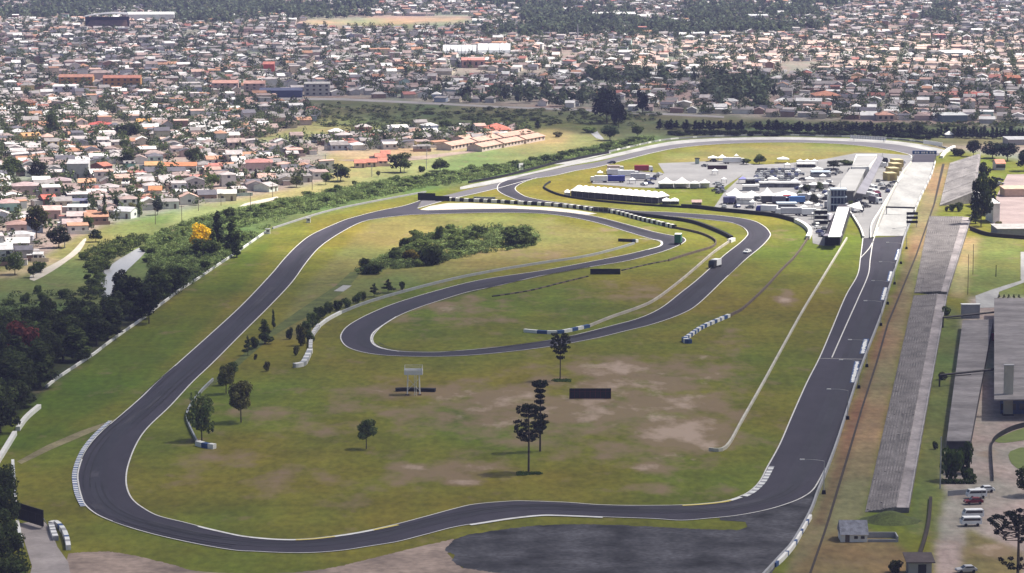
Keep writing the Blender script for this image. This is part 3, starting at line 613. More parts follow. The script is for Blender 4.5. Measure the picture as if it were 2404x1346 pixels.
wall('guard_rail', [[(2120, 412), (2098, 444), (2070, 490), (2046, 530), (2044, 562)]], .8, .4, [WHITE], 'thin white pit lane rail beside the pit wall', 'guard rail')
wall('guard_rail', [[(1992, 495), (2005, 515), (2020, 540), (2027, 560)]], 1.0, .6, [WHITE], 'white rail at the pit lane mouth', 'guard rail')
wall('guard_rail', [[(1100, 431), (1167, 419), (1233, 404), (1300, 386), (1350, 376), (1400, 366), (1429, 361)]], 1.2, .5, [BLACK], 'dark tyre rail outside the oval bend', 'guard rail')
wall('barrier_wall', [[(1429, 358), (1536, 334), (1600, 326), (1700, 321), (1834, 318.5), (1934, 321), (2035, 323.5), (2102, 328), (2169, 336), (2232, 352)]], .8, .4, [GREY, WHITE], 'white outer wall at the far end of the oval', 'barrier', alt=5.0, order=(0, 0, 1))
wall('barrier_wall', [[(2210, 372), (2222, 358), (2240, 348)]], 1.4, 1.6, [WHITE], 'white ramp wall at the far right of the oval', 'barrier')
wall('barrier_wall', [WALL_R], 1.1, .45, [GREY], 'long grey concrete wall along the main straight', 'barrier')
wall('barrier_wall', [[(2146, 503), (2163, 462), (2186, 415), (2196, 382)]], 1.1, .45, [WHITE, GREY], 'pale concrete wall beside the starting grid', 'barrier', alt=12.0)
wall('tyre_barrier', [[(1902, 1218), (1886, 1244), (1863, 1284), (1838, 1314), (1818, 1332)]], .95, .8, [WHITE, BLUE], 'white tyre stacks lining the end of the apron', 'tyre barrier', alt=2.0, order=(0, 0, 1, 0, 0))

# advertising mats lying on the asphalt beside the wall: pale blurred lettering on blue
def ad_mat(a, b_, label, seed):
    r = random.Random(seed); A, B = G(*a), G(*b_); c = (A + B) / 2; t = (B - A).normalized(); L_ = (B - A).length; wd = 1.7
    o = thing('advertising_mat', label, 'advertising mat', (c.x, c.y, .13), math.atan2(t.y, t.x), 'advertising mats along the straight')
    m = MB(); m.box((0, 0, .03), (L_, wd, .06)); m.build('mat', BLUE, o); s = -L_ / 2 + .5; v = [(s, 0)]
    up, dn = [], []
    while s < L_ / 2 - .5:
        up.append((s, r.uniform(.25, .72))); dn.append((s, -r.uniform(.2, .72))); s += r.uniform(.5, 1.3)
    m = MB()
    pts = up + dn[::-1]; n = len(up); vv = [(x, y, .068) for x, y in up] + [(x, y, .068) for x, y in dn]
    m.add(vv, [(i, n + i, n + i + 1, i + 1) for i in range(n - 1)]); m.build('lettering', WHITE, o)
ad_mat((2087, 662), (2093, 638), 'white and blue advertising mat, farthest along the straight', 1)
ad_mat((2072, 706), (2080, 676), 'white and blue advertising mat, second farthest along the straight', 2)
ad_mat((2024, 832), (2034, 797), 'white and blue advertising mat just beyond the cross line', 3)
ad_mat((2002, 900), (2013, 850), 'white and blue advertising mat nearest the camera', 4)
ad_mat((2104, 612), (2112, 586), 'pale blue advertising mat just past the concrete grid', 6)
wall('tyre_barrier', [[(1156, 697), (1240, 684), (1330, 662), (1380, 650)], ], .35, .7, [BLACK, WOOD], 'low row of half-buried tyres left of the inner black billboard', 'tyre barrier', alt=2.4)
wall('tyre_barrier', [[(1460, 636), (1520, 622), (1570, 612), (1600, 603)], ], .35, .7, [BLACK, WOOD], 'low row of half-buried tyres right of the inner black billboard', 'tyre barrier', alt=2.4)
def marshal(x, y, label):
    o = thing('marshal_post', label, 'hut', G(x, y)); m = MB(); m.box((0, 0, .9), (1.7, 1.5, 1.8)); m.build('wall', WHITE, o); m = MB(); m.box((0, 0, 1.88), (2.1, 1.9, .16)); m.build('roof', GREY, o); m = MB(); m.box((.1, -.77, 1.2), (1.0, .06, .5)); m.build('window', DARK, o)
marshal(629, 549, 'white marshal post at the wall corner by the scrub'); marshal(724, 523, 'small white marshal post beside the left guard rail')

# lamp posts with arms over the straight
def lamp_post(base, hgt, label, arm=4.5):
    o = thing('lamp_post', label, 'lamp post', base, 0, 'lamp posts along the main straight'); m = MB()
    m.tube([(0, 0, 0), (0, 0, hgt)], [.11, .07]); m.build('pole', STEEL, o)
    a = MB(); a.tube([(0, 0, hgt), (-arm * .5, 0, hgt + .35), (-arm, 0, hgt + .4)], [.05, .045, .04], 5); a.build('arm', STEEL, o)
    h = MB(); h.box((-arm - .5, 0, hgt + .38), (1.1, .4, .2)); h.build('lamp_head', WHITE, o)
    f = MB(); f.box((0, 0, .45), (.9, .9, .9), taper=.8); f.build('footing', DARK, o)
names = ['nearest the camera', 'second from the camera', 'third from the camera', 'fourth from the camera', 'fifth from the camera', 'sixth from the camera', 'seventh from the camera', 'eighth from the camera', 'ninth from the camera']
for i, (x, y) in enumerate([(1934, 1160), (1990, 985), (2016, 912), (2035, 862), (2068, 765), (2084, 715), (2100, 668), (2115, 620), (2128, 585)]):
    lamp_post(G(x, y), 7.6, f'grey lamp post with arm over the straight, {names[i]}')

# terraced grandstands
def stand(name, label, f0, f1, b0, b1, hgt, n, deck=.28, slab=None):
    """f0,f1: front foot (far, near); b0,b1: back top edge (far, near), world points"""
    o = thing(name, label, 'grandstand', (f0 + f1) / 2); org = (f0 + f1) / 2; mb = MB(); dk = MB(); rail = MB()
    k = int(n * (1 - deck))
    for i in range(n):
        ta, tb = i / n, (i + 1) / n; z = hgt * min(1, (i + 1) / k); z_ = hgt * min(1, i / k)
        a0, a1, c0, c1 = f0.lerp(b0, ta), f1.lerp(b1, ta), f0.lerp(b0, tb), f1.lerp(b1, tb)
        tgt = mb if i < k else dk
        tgt.poly([(a1.x, a1.y, z), (c1.x, c1.y, z), (c0.x, c0.y, z), (a0.x, a0.y, z)])
        if i < k: mb.poly([(a0.x, a0.y, z_), (a1.x, a1.y, z_), (a1.x, a1.y, z), (a0.x, a0.y, z)])
        mb.poly([(a1.x, a1.y, 0), (c1.x, c1.y, 0), (c1.x, c1.y, z), (a1.x, a1.y, z)]); mb.poly([(c0.x, c0.y, 0), (a0.x, a0.y, 0), (a0.x, a0.y, z), (c0.x, c0.y, z)])
    mb.poly([(b1.x, b1.y, 0), (b0.x, b0.y, 0), (b0.x, b0.y, hgt), (b1.x, b1.y, hgt)])
    for i in range(k):      # plank benches, patchy with age
        a0, a1 = f0.lerp(b0, (i + .75) / n), f1.lerp(b1, (i + .75) / n); z = hgt * (i + 1) / k; L_ = (a1 - a0).length; s_ = 0.0; br = random.Random(i * 7 + int(L_)); d_ = a1 - a0
        while s_ < L_ - 3:
            e_ = min(L_, s_ + br.uniform(30, 90)); u0, u1 = a0 + d_ * (s_ / L_), a0 + d_ * (e_ / L_); c_ = (u0 + u1) / 2
            if br.random() < .93: mb.box((c_.x, c_.y, z + .09), ((u1 - u0).length, .40, .14), math.atan2(d_.y, d_.x), 1)
            s_ = e_ + br.uniform(.2, .6)
    mb.build('terrace', [slab or SLAB, slab or BENCH], o, org); dk.build('walkway', WALK, o, org)
    rail.tube([(b0.x, b0.y, hgt + 1), (b1.x, b1.y, hgt + 1)], .05, 4)
    for j in range(26):
        q = b0.lerp(b1, j / 25); rail.tube([(q.x, q.y, hgt), (q.x, q.y, hgt + 1)], .045, 4)
    rail.build('railing', STEEL, o, org)
    for j in (.08, .3, .52, .74, .95):
        st = MB()
        q0, q1 = f0.lerp(f1, j), b0.lerp(b1, j); t = (f1 - f0).normalized()
        for i in range(k * 2):
            p = q0.lerp(q1, (i + .5) / (2 * n)); st.box((p.x, p.y, hgt * (i + 1) / (2 * k) / 2 + .06), ((q1 - q0).length / n / 2, 1.3, hgt * (i + 1) / (2 * k) + .12), math.atan2((q1 - q0).y, (q1 - q0).x))
        st.build('stairs', slab or BENCH, o, org)
    return o
stand('grandstand', 'long weathered concrete terrace beside the main straight, nearer part', G(2145, 695), G(2031, 1203), G(2224, 692, 1.2), G(2134, 1192, 1.2), 1.2, 14)
stand('grandstand', 'wide weathered concrete terrace beside the main straight, farther part', G(2182, 508), G(2146, 688), G(2280, 511, 1.3), G(2225, 686, 1.3), 1.3, 20, .2)
stand('grandstand', 'pale concrete terrace beside the starting grid', G(2230, 384), G(2206, 484), G(2302, 362, 4.8), G(2290, 452, 4.8), 4.8, 16, .06, SLAB2)
# grassy earth bank at the near end of the terrace
def bank(cx, cy, rx, ry, hgt, label):
    c = G(cx, cy); n, k = 20, 6; vv = [(0, 0, hgt)]; fs = []; br = random.Random(int(cx))
    for j in range(1, k + 1):
        t = j / k
        for i in range(n): a = 2 * math.pi * i / n; f = 1 + br.uniform(-.05, .05); vv.append((rx * t * f * math.cos(a), ry * t * f * math.sin(a), hgt * (.5 + .5 * math.cos(math.pi * t)) - (.02 if j == k else 0)))
    for i in range(n): fs.append((0, 1 + i, 1 + (i + 1) % n))
    for j in range(k - 1):
        for i in range(n): a, b_ = 1 + j * n + i, 1 + j * n + (i + 1) % n; fs.append((a, a + n, b_ + n, b_))
    me = bpy.data.meshes.new('earth_bank'); me.from_pydata(vv, [], fs); me.materials.append(mk('bank_turf', (.062, .078, .02), .95, .35, .3, fine=.3)); me.polygons.foreach_set('use_smooth', [True] * len(fs)); o = link('hill', me); o.location = c; tag(o, label, 'bank', kind='structure')
bank(2090, 1222, 7.0, 5.5, 2.1, 'dark green grassy bank at the near end of the long terrace')
# raised platform with a dark retaining wall
def platform(label, pts_top, z, mat, side, name='platform', panel=None):
    c = G(*pts_top[0], z); o = thing(name, label, name, (c.x, c.y, 0)); w = [G(x, y, z) for x, y in pts_top]
    m = MB(); m.prism([tuple(p.xy) for p in w], z - .25, z); m.build('deck', mat, o, (c.x, c.y, 0))
    s = MB(); cx = sum(p.x for p in w) / len(w); cy = sum(p.y for p in w) / len(w)
    s.prism([(cx + (p.x - cx) * .985, cy + (p.y - cy) * .985) for p in w], 0, z - .25); s.build('wall', side, o, (c.x, c.y, 0)); return o, w
SLATE = mk('corrugated_grey_roof', (.185, .17, .17), .92, .34, .16, squash=(.4, .9, 1), detail=8, fine=.22)
o, w = platform('long grey raised platform with dark side wall, right of the terrace', [(2260, 752), (2332, 750), (2278, 1035), (2222, 1035)], 2.6, SLATE, mk('dark_plaster', (.05, .05, .055), .9, .2, .4))
hb = MB(); p = G(2258, 748); q = G(2300, 748); hb.box(((p.x + q.x) / 2, p.y + 1, 2.2), (q.x - p.x, 2, 4.4)); hb.build('end_wall', GREY, o, o.location); hb = MB(); hb.box(((p.x + q.x) / 2, p.y + 1, 4.5), (q.x - p.x + .4, 2.4, .2)); hb.build('cap', WHITE, o, o.location)
# grey-roofed club building with white pillar
cb = thing('club_building', 'flat grey roofed building with blue walls at the right edge', 'building', G(2420, 975)); c0 = cb.location
m = MB(); w = [G(2348, 972), G(2470, 972), G(2470, 780), G(2348, 780)]; m.prism([tuple(p.xy) for p in w], 0, 5.2); m.build('wall', mk('blue_plaster', (.06, .10, .22), .8, .2, .3), cb, c0)
m = MB(); w = [G(2334, 938, 5.6), G(2480, 938, 5.6), G(2480, 700, 5.6), G(2334, 700, 5.6)]; m.prism([tuple(p.xy) for p in w], 5.25, 5.6); m.build('roof', SLATE, cb, c0)
for k in range(5):
    m = MB(); a = G(2356 + k * 22, 972); m.box((a.x, a.y - .05, 1.9), (1.5, .12, 1.6)); m.build('window', GLASS, cb, c0)
m = MB(); m.box((G(2425, 972).x, G(2425, 972).y - .08, 2.9), (3.4, .1, .7)); m.build('sign_band', mk('red_sign', (.35, .05, .05)), cb, c0)
pl = thing('pillar', 'tall cream pillar in front of the blue-walled building', 'pillar', G(2366, 975)); m = MB(); m.box((0, 0, 6.6), (2.3, 1.4, 13.2)); m.build('shaft', mk('cream_plaster', (.38, .36, .30), .9, .18, .3), pl); m = MB(); m.box((0, 0, .2), (2.8, 1.9, .4)); m.build('base', DARK, pl); m = MB(); m.box((0, 0, 13.3), (2.6, 1.7, .2)); m.build('cap', GREY, pl)
def beam(a, b_, za, zb, label):
    A, B = G(*a, za), G(*b_, zb); o = thing('footbridge', label, 'footbridge', (A.x, A.y, 0))
    m = MB(); m.tube([A, B], .32, 6); m.build('beam', DARK, o, o.location)
    m = MB(); m.tube([(A.x, A.y, 0), A], .22, 6); m.build('support', DARK, o, o.location)
    m = MB(); m.tube([(B.x, B.y, 0), B], .22, 6); m.build('support', DARK, o, o.location)
    m = MB(); d = (B - A) * .06; m.tube([(A.x + d.x, A.y + d.y - .4, A.z - .45), (A.x + (B - A).x * .55, A.y + (B - A).y * .55 - .4, A.z - .45)], .12, 5); m.build('cable_tray', DARK, o, o.location)
beam((2214, 746), (2336, 733), 3.2, 3.6, 'dark beam spanning the platform at its far end'); beam((2206, 881), (2338, 867), 3.2, 3.6, 'dark beam spanning the platform at its middle')
rb = thing('litter_bin', 'red drum standing at the platform edge', 'drum', G(2333, 800)); m = MB(); m.tube([(0, 0, 0), (0, 0, 2.4)], .75, 10); m.build('body', mk('red_paint', (.36, .02, .03), .5, .1, .5), rb); m = MB(); m.tube([(0, 0, 2.4), (0, 0, 2.55)], .8, 10); m.build('lid', DARK, rb)

# tile-roofed hut with walled yard, dark hut
TILE_G = mk('grey_tiles', (.21, .215, .25), .85, .3, 1.2, fine=.2)
h = thing('hut', 'small white hut with grey tiled roof and walled yard', 'hut', G(2005, 1273)); s = ppm(1273)
m = MB(); m.box((0, 2.5, .85), (5.6, 5, 1.7)); m.build('wall', WHITE, h)
m = MB(); m.add([(-3, -.5, 1.65), (3, -.5, 1.65), (3, 2.5, 4.2), (-3, 2.5, 4.2), (3, 5.5, 1.65), (-3, 5.5, 1.65)], [(0, 1, 2, 3), (3, 2, 4, 5), (0, 3, 5), (1, 4, 2), (5, 4, 1, 0)]); m.build('roof', TILE_G, h)
m = MB(); m.box((-1.4, -.05, .8), (.9, .1, 1.5)); m.build('door', WOOD, h)
for x in (.4, 1.8):
    m = MB(); m.box((x, -.05, 1.0), (.8, .1, .6)); m.build('window', GLASS, h)
m = MB()
for c, d in (((6, 4.2, .6), (6.4, .25, 1.2)), ((9.2, 2.1, .6), (.25, 4.2, 1.2)), ((6, .1, .3), (6.2, .25, .6))): m.box(c, d)
m.build('yard_wall', GREY, h)
h = thing('hut', 'dark brown roofed hut at the bottom edge', 'hut', G(2160, 1352))
m = MB(); m.box((0, 2, 1.4), (4.6, 4, 2.8)); m.build('wall', GREY, h); m = MB(); m.add([(-2.9, -.8, 2.75), (2.9, -.8, 2.75), (2.9, 4.8, 3.5), (-2.9, 4.8, 3.5), (-2.9, -.8, 2.95), (2.9, -.8, 2.95), (2.9, 4.8, 3.7), (-2.9, 4.8, 3.7)], [(3, 2, 1, 0), (4, 5, 6, 7), (0, 1, 5, 4), (1, 2, 6, 5), (2, 3, 7, 6), (3, 0, 4, 7)]); m.build('roof', mk('brown_roof', (.075, .06, .06), .9, .25, .6), h)
m = MB(); m.box((.4, -.03, 1.2), (1.6, .1, 2.2)); m.build('door', DARK, h)
# long brick-paved ramp strip and fence posts at lower right are low kerb walls
wall('garden_wall', [[(2185, 1172), (2180, 1230), (2164, 1290), (2140, 1346)]], .6, .7, [DITCH], 'low dark wall between the grass strip and parking lot', 'wall')
wall('fence', [[(2332, 1130), (2328, 1060), (2336, 1035), (2375, 1012), (2420, 1000)]], 1.3, .12, [BLACK], 'black curved railing round the forecourt lawns', 'fence')
wall('fence', [[(2225, 1165), (2262, 1162), (2300, 1160)]], 1.2, .12, [GREY], 'grey railing behind the parked vans', 'fence')
wall('fence', [[(2278, 540), (2310, 552), (2340, 557), (2404, 562), (2470, 566)]], 1.5, .5, [DITCH], 'dark boundary fence below the gravel lot', 'fence')

# billboards
def billboard(label, a, b_, h0, h1, mat=DARK, grid=0, posts=True, name='billboard', rim=None, th=.25):
    A, B = G(*a), G(*b_); c = (A + B) / 2; o = thing(name, label, 'billboard', (c.x, c.y, 0), math.atan2((B - A).y, (B - A).x)); L_ = (B - A).length
    m = MB(); m.box((0, 0, (h0 + h1) / 2), (L_, th, h1 - h0)); m.build('board', mat, o)
    if grid:
        m = MB()
        for i in range(grid + 1): m.box((-L_ / 2 + L_ * i / grid, -th / 2 - .03, (h0 + h1) / 2), (.12, .06, h1 - h0))
        m.box((0, -th / 2 - .03, (h0 + h1) / 2 + .6), (L_, .05, .08)); m.box((0, -th / 2 - .03, h0 + .1), (L_, .05, .14)); m.build('frame', rim or STEEL, o)
    for x in (-.42, .42):
        m = MB(); m.tube([(x * L_, th, 0), (x * L_, th, h1 - .1)], .12, 5); m.build('post', STEEL, o)
        m = MB(); m.tube([(x * L_, th, h1 * .7), (x * L_, 1.9, 0)], .08, 5); m.build('brace', STEEL, o)
    return o
RIMR = mk('dark_red_frame', (.07, .015, .02), .8, .2, .5)
billboard('black gridded billboard standing on the bare soil', (1337, 937), (1434, 937), .1, 2.9, grid=8, rim=RIMR)
billboard('black billboard on the grass inside the loop', (1386, 645), (1456, 645), .1, 2.1, grid=6, rim=DARK)
billboard('large black billboard among the bottom left trees', (34, 1222), (102, 1243), .6, 4.2, grid=4, rim=DARK)
billboard('black billboard above the start of the gravel trap, left one', (981, 471), (1022, 472), .2, 3.4)
billboard('black billboard above the start of the gravel trap, right one', (1022, 473), (1055, 474), .2, 2.5)
billboard('pale grey advertising board beside the black pair', (1112, 473), (1163, 474), .2, 2.1, mat=GREY, grid=5, rim=STEEL)
billboard('small black board among the upper tyre walls', (1393, 499), (1428, 501), .3, 2.4, grid=3, rim=STEEL)
billboard('dark red board behind the left-hand tents', (1661, 398), (1707, 398), .1, 2.0, mat=mk('maroon', (.045, .018, .022), .8, .3, .6))
billboard('white poster board standing in the scrub', (1218, 401), (1228, 400), .3, 3.6, mat=WHITE)
billboard('white striped wall board at the far end of the oval', (1996, 330), (2080, 335), 1.2, 3.0, mat=WHITE, grid=14, rim=BLUE)
billboard('pale board behind the far bend, right of the striped one', (2168, 342), (2212, 348), 1.0, 3.0, mat=WHITE)

# white observation tower on legs
t = thing('observation_tower', 'white platform tower on four legs over black tyres', 'tower', G(971, 926)); H0 = 5.6
for x in (-1.7, 1.7):
    for y in (-1.2, 1.2):
        m = MB(); m.tube([(x, y, 0), (x * .9, y, H0)], .13, 6); m.build('leg', WHITE, t)
for x in (-1.7, 1.7):
    m = MB(); m.box((x, -1.2, .12), (1.0, .8, .24)); m.build('foot', mk('brown_pad', (.10, .06, .045)) if x < 0 else bpy.data.materials['brown_pad'], t)
m = MB(); m.box((0, 0, H0 + .1), (5.0, 3.4, .2)); m.build('deck', WHITE, t)
m = MB()
for c, d in (((0, -1.65, H0 + .75), (5.0, .08, 1.1)), ((0, 1.65, H0 + .75), (5.0, .08, 1.1)), ((-2.46, 0, H0 + .75), (.08, 3.22, 1.1)), ((2.46, 0, H0 + .75), (.08, 3.22, 1.1))): m.box(c, d)
m.build('parapet', WHITE, t)
m = MB()
for x in (-2.4, 2.4):
    for y in (-1.6, 1.6): m.tube([(x, y, H0 + 1.3), (x, y, H0 + 2.3)], .06, 5)
m.tube([(-2.4, -1.6, H0 + 2.2), (2.4, -1.6, H0 + 2.2)], .05, 4); m.tube([(-2.4, 1.6, H0 + 2.2), (2.4, 1.6, H0 + 2.2)], .05, 4); m.build('railing', WHITE, t)
m = MB()
for x in (.3, .8): m.tube([(x, -2.0, 0), (x, -1.7, H0)], .05, 4)
for k in range(14): m.tube([(.3, -2.0 + .3 * k / 14, .3 + k * .38), (.8, -2.0 + .3 * k / 14, .3 + k * .38)], .035, 4)
m.build('ladder', WHITE, t)
m = MB(); m.tube([(-1.7, -1.2, 1.2), (1.6, -1.2, 4.6)], .06, 4); m.tube([(1.7, -1.2, 1.2), (-1.6, -1.2, 4.6)], .06, 4); m.build('cross_brace', WHITE, t)
wall('tyre_barrier', [[(930, 919), (955, 918), (990, 919), (1022, 920)]], .9, 1.6, [BLACK], 'row of black tyres behind the white tower', 'tyre barrier')  # low black run standing behind the tower legs

# gantries
def gantry(a, b_, h0, h1, label, mat=DARK, base=0):
    A, B = G(*a), G(*b_); c = (A + B) / 2; o = thing('gantry', label, 'gantry', (c.x, c.y, 0), math.atan2((B - A).y, (B - A).x)); L_ = (B - A).length
    m = MB(); m.box((0, 0, (h0 + h1) / 2), (L_ + .6, .9, h1 - h0)); m.build('beam', mat, o)
    for x in (-.5, .5):
        m = MB(); m.box((x * L_, 0, h0 / 2), (.35, .35, h0)); m.build('post', STEEL, o)
    return o
gantry((2081, 504), (2146, 506), 2.9, 3.5, 'dark start gantry across the concrete grid')
g = gantry((2143, 378), (2197, 378), 3.4, 5.2, 'blue and white gantry at the far end of the straight', BLUE)
m = MB()
for x in (-4.6, -3.2, -1.3, -.2, 1.2, 3.0, 4.4): m.box((x, -.5, 4.3), (.9, .1, .9))
m.build('lettering', WHITE, g)
sb = thing('scoreboard', 'black three-deck sign board beside the starting grid', 'scoreboard', G(2141, 534))
for k in range(3):
    m = MB(); m.box((0, 0, 2.2 + k * 1.75), (4.6, .6, 1.05)); m.build('panel', DARK, sb)
for x in (-1.9, 1.9):
    m = MB(); m.tube([(x, .4, 0), (x, .4, 6.2)], .14, 5); m.build('post', STEEL, sb)

# pit building, control tower, white-roofed garages
pb = thing('pit_building', 'long grey roofed pit building with slanted pit-side canopy', 'building', G(1990, 462)); c0 = pb.location
def slab(poly, z0, z1, mat, nm, par, z=None):
    m = MB(); m.prism([tuple(G(x, y, z1 if z is None else z).xy) for x, y in poly], z0, z1); return m.build(nm, mat, par, par.location)
PITR = mk('pit_roof', (.30, .295, .29), .8, .12, .06); PITS = mk('pit_canopy', (.17, .165, .19), .7, .14, .1)
slab([(1962, 447), (2004, 447), (2031, 392), (2003, 391)], 0, 5.0, mk('pit_wall_grey', (.25, .25, .25), .9, .2, .2), 'wall', pb)
slab([(1958, 448), (2008, 448), (2034, 393), (1998, 392)], 5.0, 5.4, PITR, 'roof', pb)
slab([(2000, 391), (2041, 391), (2059, 363), (2010, 363)], 0, 6.6, WHITE, 'upper_block', pb)
slab([(2001, 388), (2040, 388), (2058, 365), (2013, 365)], 6.62, 6.9, PITR, 'upper_roof', pb)
m = MB(); A, B = G(2010, 452, 5.4), G(2062, 365, 5.6); A2, B2 = G(2032, 456, 3.6), G(2074, 370, 3.8)
m.add([A, A2, B2, B, A - Vector((0, 0, .3)), A2 - Vector((0, 0, .3)), B2 - Vector((0, 0, .3)), B - Vector((0, 0, .3))], [(0, 1, 2, 3), (7, 6, 5, 4), (0, 4, 5, 1), (1, 5, 6, 2), (2, 6, 7, 3), (3, 7, 4, 0)]); m.build('canopy', PITS, pb, c0)
for k in range(12):
    p = G(2030, 459).lerp(G(2072, 375), k / 11); m = MB(); m.tube([(p.x, p.y, 0), (p.x, p.y, 3.5)], .12, 5); m.build('column', STEEL, pb, c0)
ct = thing('control_tower', 'three-storey control tower with dark blue glass', 'tower', G(1969, 497))
for k in range(3):
    m = MB(); m.box((0, 3, 1.5 + k * 3.2), (6.2, 6, 2.5)); m.build('window', mk('tower_glass', (.02, .035, .07), .2, .2, 1.0, spec=.5) if k == 0 else bpy.data.materials['tower_glass'], ct)
    m = MB(); m.box((0, 3, 3.0 + k * 3.2), (6.8, 6.6, .5)); m.build('floor_slab', mk('pale_blue_slab', (.42, .48, .55)) if k == 0 else bpy.data.materials['pale_blue_slab'], ct)
    m = MB()
    for x in (-2.2, -.8, .8, 2.2): m.box((x, -.03, 1.5 + k * 3.2), (.14, .08, 2.5))
    m.build('mullions', bpy.data.materials['pale_blue_slab'], ct)
m = MB(); m.box((-3.9, 3, 4.6), (1.1, 5, 9.2)); m.build('stair_core', WHITE, ct)
m = MB(); m.tube([(1, 3, 9.7), (1, 3, 13)], .07, 4); m.build('antenna', STEEL, ct)
gr = thing('garage_building', 'low building with long bright white roof and dark front', 'building', G(1953, 578))
WR = mk('white_sheet_roof', (.80, .79, .78), .5, .05, .2)
slab([(1936, 577), (1972, 577), (1995, 503), (1969, 503)], 0, 4.2, mk('dark_wall', (.035, .03, .04), .9, .2, .3), 'wall', gr, 0)
slab([(1944, 556), (1973, 556), (1994, 486), (1966, 486)], 4.75, 5.0, WR, 'roof', gr)
slab([(1932, 554), (1976, 554), (1978, 549), (1938, 549)], 4.3, 4.7, mk('lilac_grey', (.24, .22, .26)), 'front_canopy', gr)
m = MB(); p = G(1953, 577); m.box((p.x, p.y - .1, 1.7), (5.0, .2, 3.0)); m.build('door', DARK, gr, gr.location)
m = MB()
for k in range(9):
    q = G(1976, 570).lerp(G(1998, 505), k / 8); m.tube([(q.x, q.y, 0), (q.x, q.y, 4.2)], .12, 5)
m.build('columns', STEEL, gr, gr.location)
fl = thing('flag_mast', 'white angled sail canopy behind the white-roofed garages', 'canopy', G(1996, 508)); m = MB(); m.add([(-1.5, 2, 4.2), (5, -3, 3.0), (4.2, 3, 6.0), (-1.5, 2, 4.1), (5, -3, 2.9), (4.2, 3, 5.9)], [(0, 1, 2), (5, 4, 3), (0, 3, 4, 1), (1, 4, 5, 2), (2, 5, 3, 0)]); m.build('sail', TENT, fl)
for q in ((-1.5, 2), (5, -3), (4.2, 3)):
    m = MB(); m.tube([(q[0], q[1], 0), (q[0], q[1], 3.0)], .07, 5); m.build('pole', STEEL, fl)
bs = thing('scaffold_stand', 'black two-deck structure with white strips left of the garages', 'stand', G(1928, 530))
for k in range(3):
    m = MB(); m.box((0, 1.5 + k * .8, 1.2 + k * 2.0), (5.4, 2.2, 1.4)); m.build('panel', DARK, bs)
    m = MB(); m.box((0, .3 + k * .8, 2.1 + k * 2.0), (5.4, .3, .22)); m.build('strip', WHITE, bs)
m = MB()
for x in (-2.8, 2.8):
    for y in (0, 3.5): m.tube([(x, y, 0), (x, y, 6.5)], .1, 5)
m.build('frame', STEEL, bs)
# ------------------------------------------------------------------ paddock: tents, marquees, trucks, cars
def tent(label, x0, x1, yb, apex, wallh=2.3, open_=True, group='white peaked tents in the paddock', dep=None, mat=None):
    s = ppm(yb); w = (x1 - x0) / s; p = G((x0 + x1) / 2, yb); d = dep or w; mat = mat or TENT
    o = thing('tent', label, 'tent', (p.x, p.y, 0), 0, group); H = max(wallh + 1.0, (yb - apex) / s - d * .5 * s / 48 * .0 - d / 2 * .11)
    m = MB(); n = 4; a, b_ = w / 2, d / 2; rings = []
    for k in range(5):
        t = k / 4; r = 1 - t; z = wallh + (H - wallh) * (t ** 1.3); f = r * (1.0) + .02
        rings.append([(-a * f, b_ - b_ * f, z), (a * f, b_ - b_ * f, z), (a * f, b_ + b_ * f, z), (-a * f, b_ + b_ * f, z)])
    vv = [p_ for r in rings for p_ in r]; fs = []
    for k in range(4):
        for i in range(4): fs.append((k * 4 + i, k * 4 + (i + 1) % 4, k * 4 + 4 + (i + 1) % 4, k * 4 + 4 + i))
    fs.append((16, 17, 18, 19)); m.add(vv, fs); m.box((0, 0, wallh - .18), (w, .06, .4)); m.box((-a, b_, wallh - .18), (.06, d, .4)); m.box((a, b_, wallh - .18), (.06, d, .4)); m.build('roof', mat, o)
    for x in (-a, a):
        for y in (0, d):
            m = MB(); m.tube([(x * .98, y * .98 + .03, 0), (x * .98, y * .98 + .03, wallh)], .07, 5); m.build('pole', STEEL, o)
    if not open_:
        m = MB(); m.box((0, d - .2, wallh / 2), (w * .96, .08, wallh)); m.box((-a * .96, d / 2, wallh / 2), (.08, d * .9, wallh)); m.build('back_wall', TENT, o)
    return o
T_ = [(1707, 1748, 473, 441, 'large white peaked tent, first from the left in the front row'), (1749, 1783, 473, 447, 'large white peaked tent, second from the left in the front row'), (1785, 1820, 473, 439, 'large white peaked tent, third from the left in the front row'), (1822, 1872, 473, 447, 'large white peaked tent, rightmost in the front row'),
  (1803, 1826, 431, 420, 'white pointed tent standing against the rows of parked cars'), (1547, 1583, 444, 416, 'white peaked tent, left of the pair on the grass lot'), (1584, 1620, 444, 415, 'white peaked tent, right of the pair on the grass lot'), (1621, 1643, 444, 425, 'white lower tent beside the pair on the grass lot'), (1644, 1667, 443, 420, 'white tent at the right end of the grass lot row'),
  (1663, 1686, 381, 366, 'white peaked tent left of the far white trailer'), (1686, 1706, 381, 362, 'white peaked tent directly behind the far white trailer'), (1826, 1853, 384, 371, 'cream pointed tent alone by the far grass'), (1871, 1887, 389, 379, 'small white tent, left of the far trio'), (1888, 1904, 389, 379, 'small white tent, middle of the far trio'), (1905, 1921, 389, 379, 'small white tent, right of the far trio'),
  (1891, 1912, 431, 417, 'white tent above the dark paddock trees'), (1900, 1923, 447, 431, 'white tent between the dark paddock trees'), (1909, 1932, 408, 397, 'pale blue topped tent behind the paddock'), (1889, 1908, 492, 478, 'white tent beside the black tyre wall trucks'), (1913, 1932, 497, 485, 'white tent left of the control tower'), (1724, 1734, 376, 366, 'tiny white tent at the end of the far trailer'), (1858, 1874, 436, 428, 'small white tent at the right end of the rear white row')]
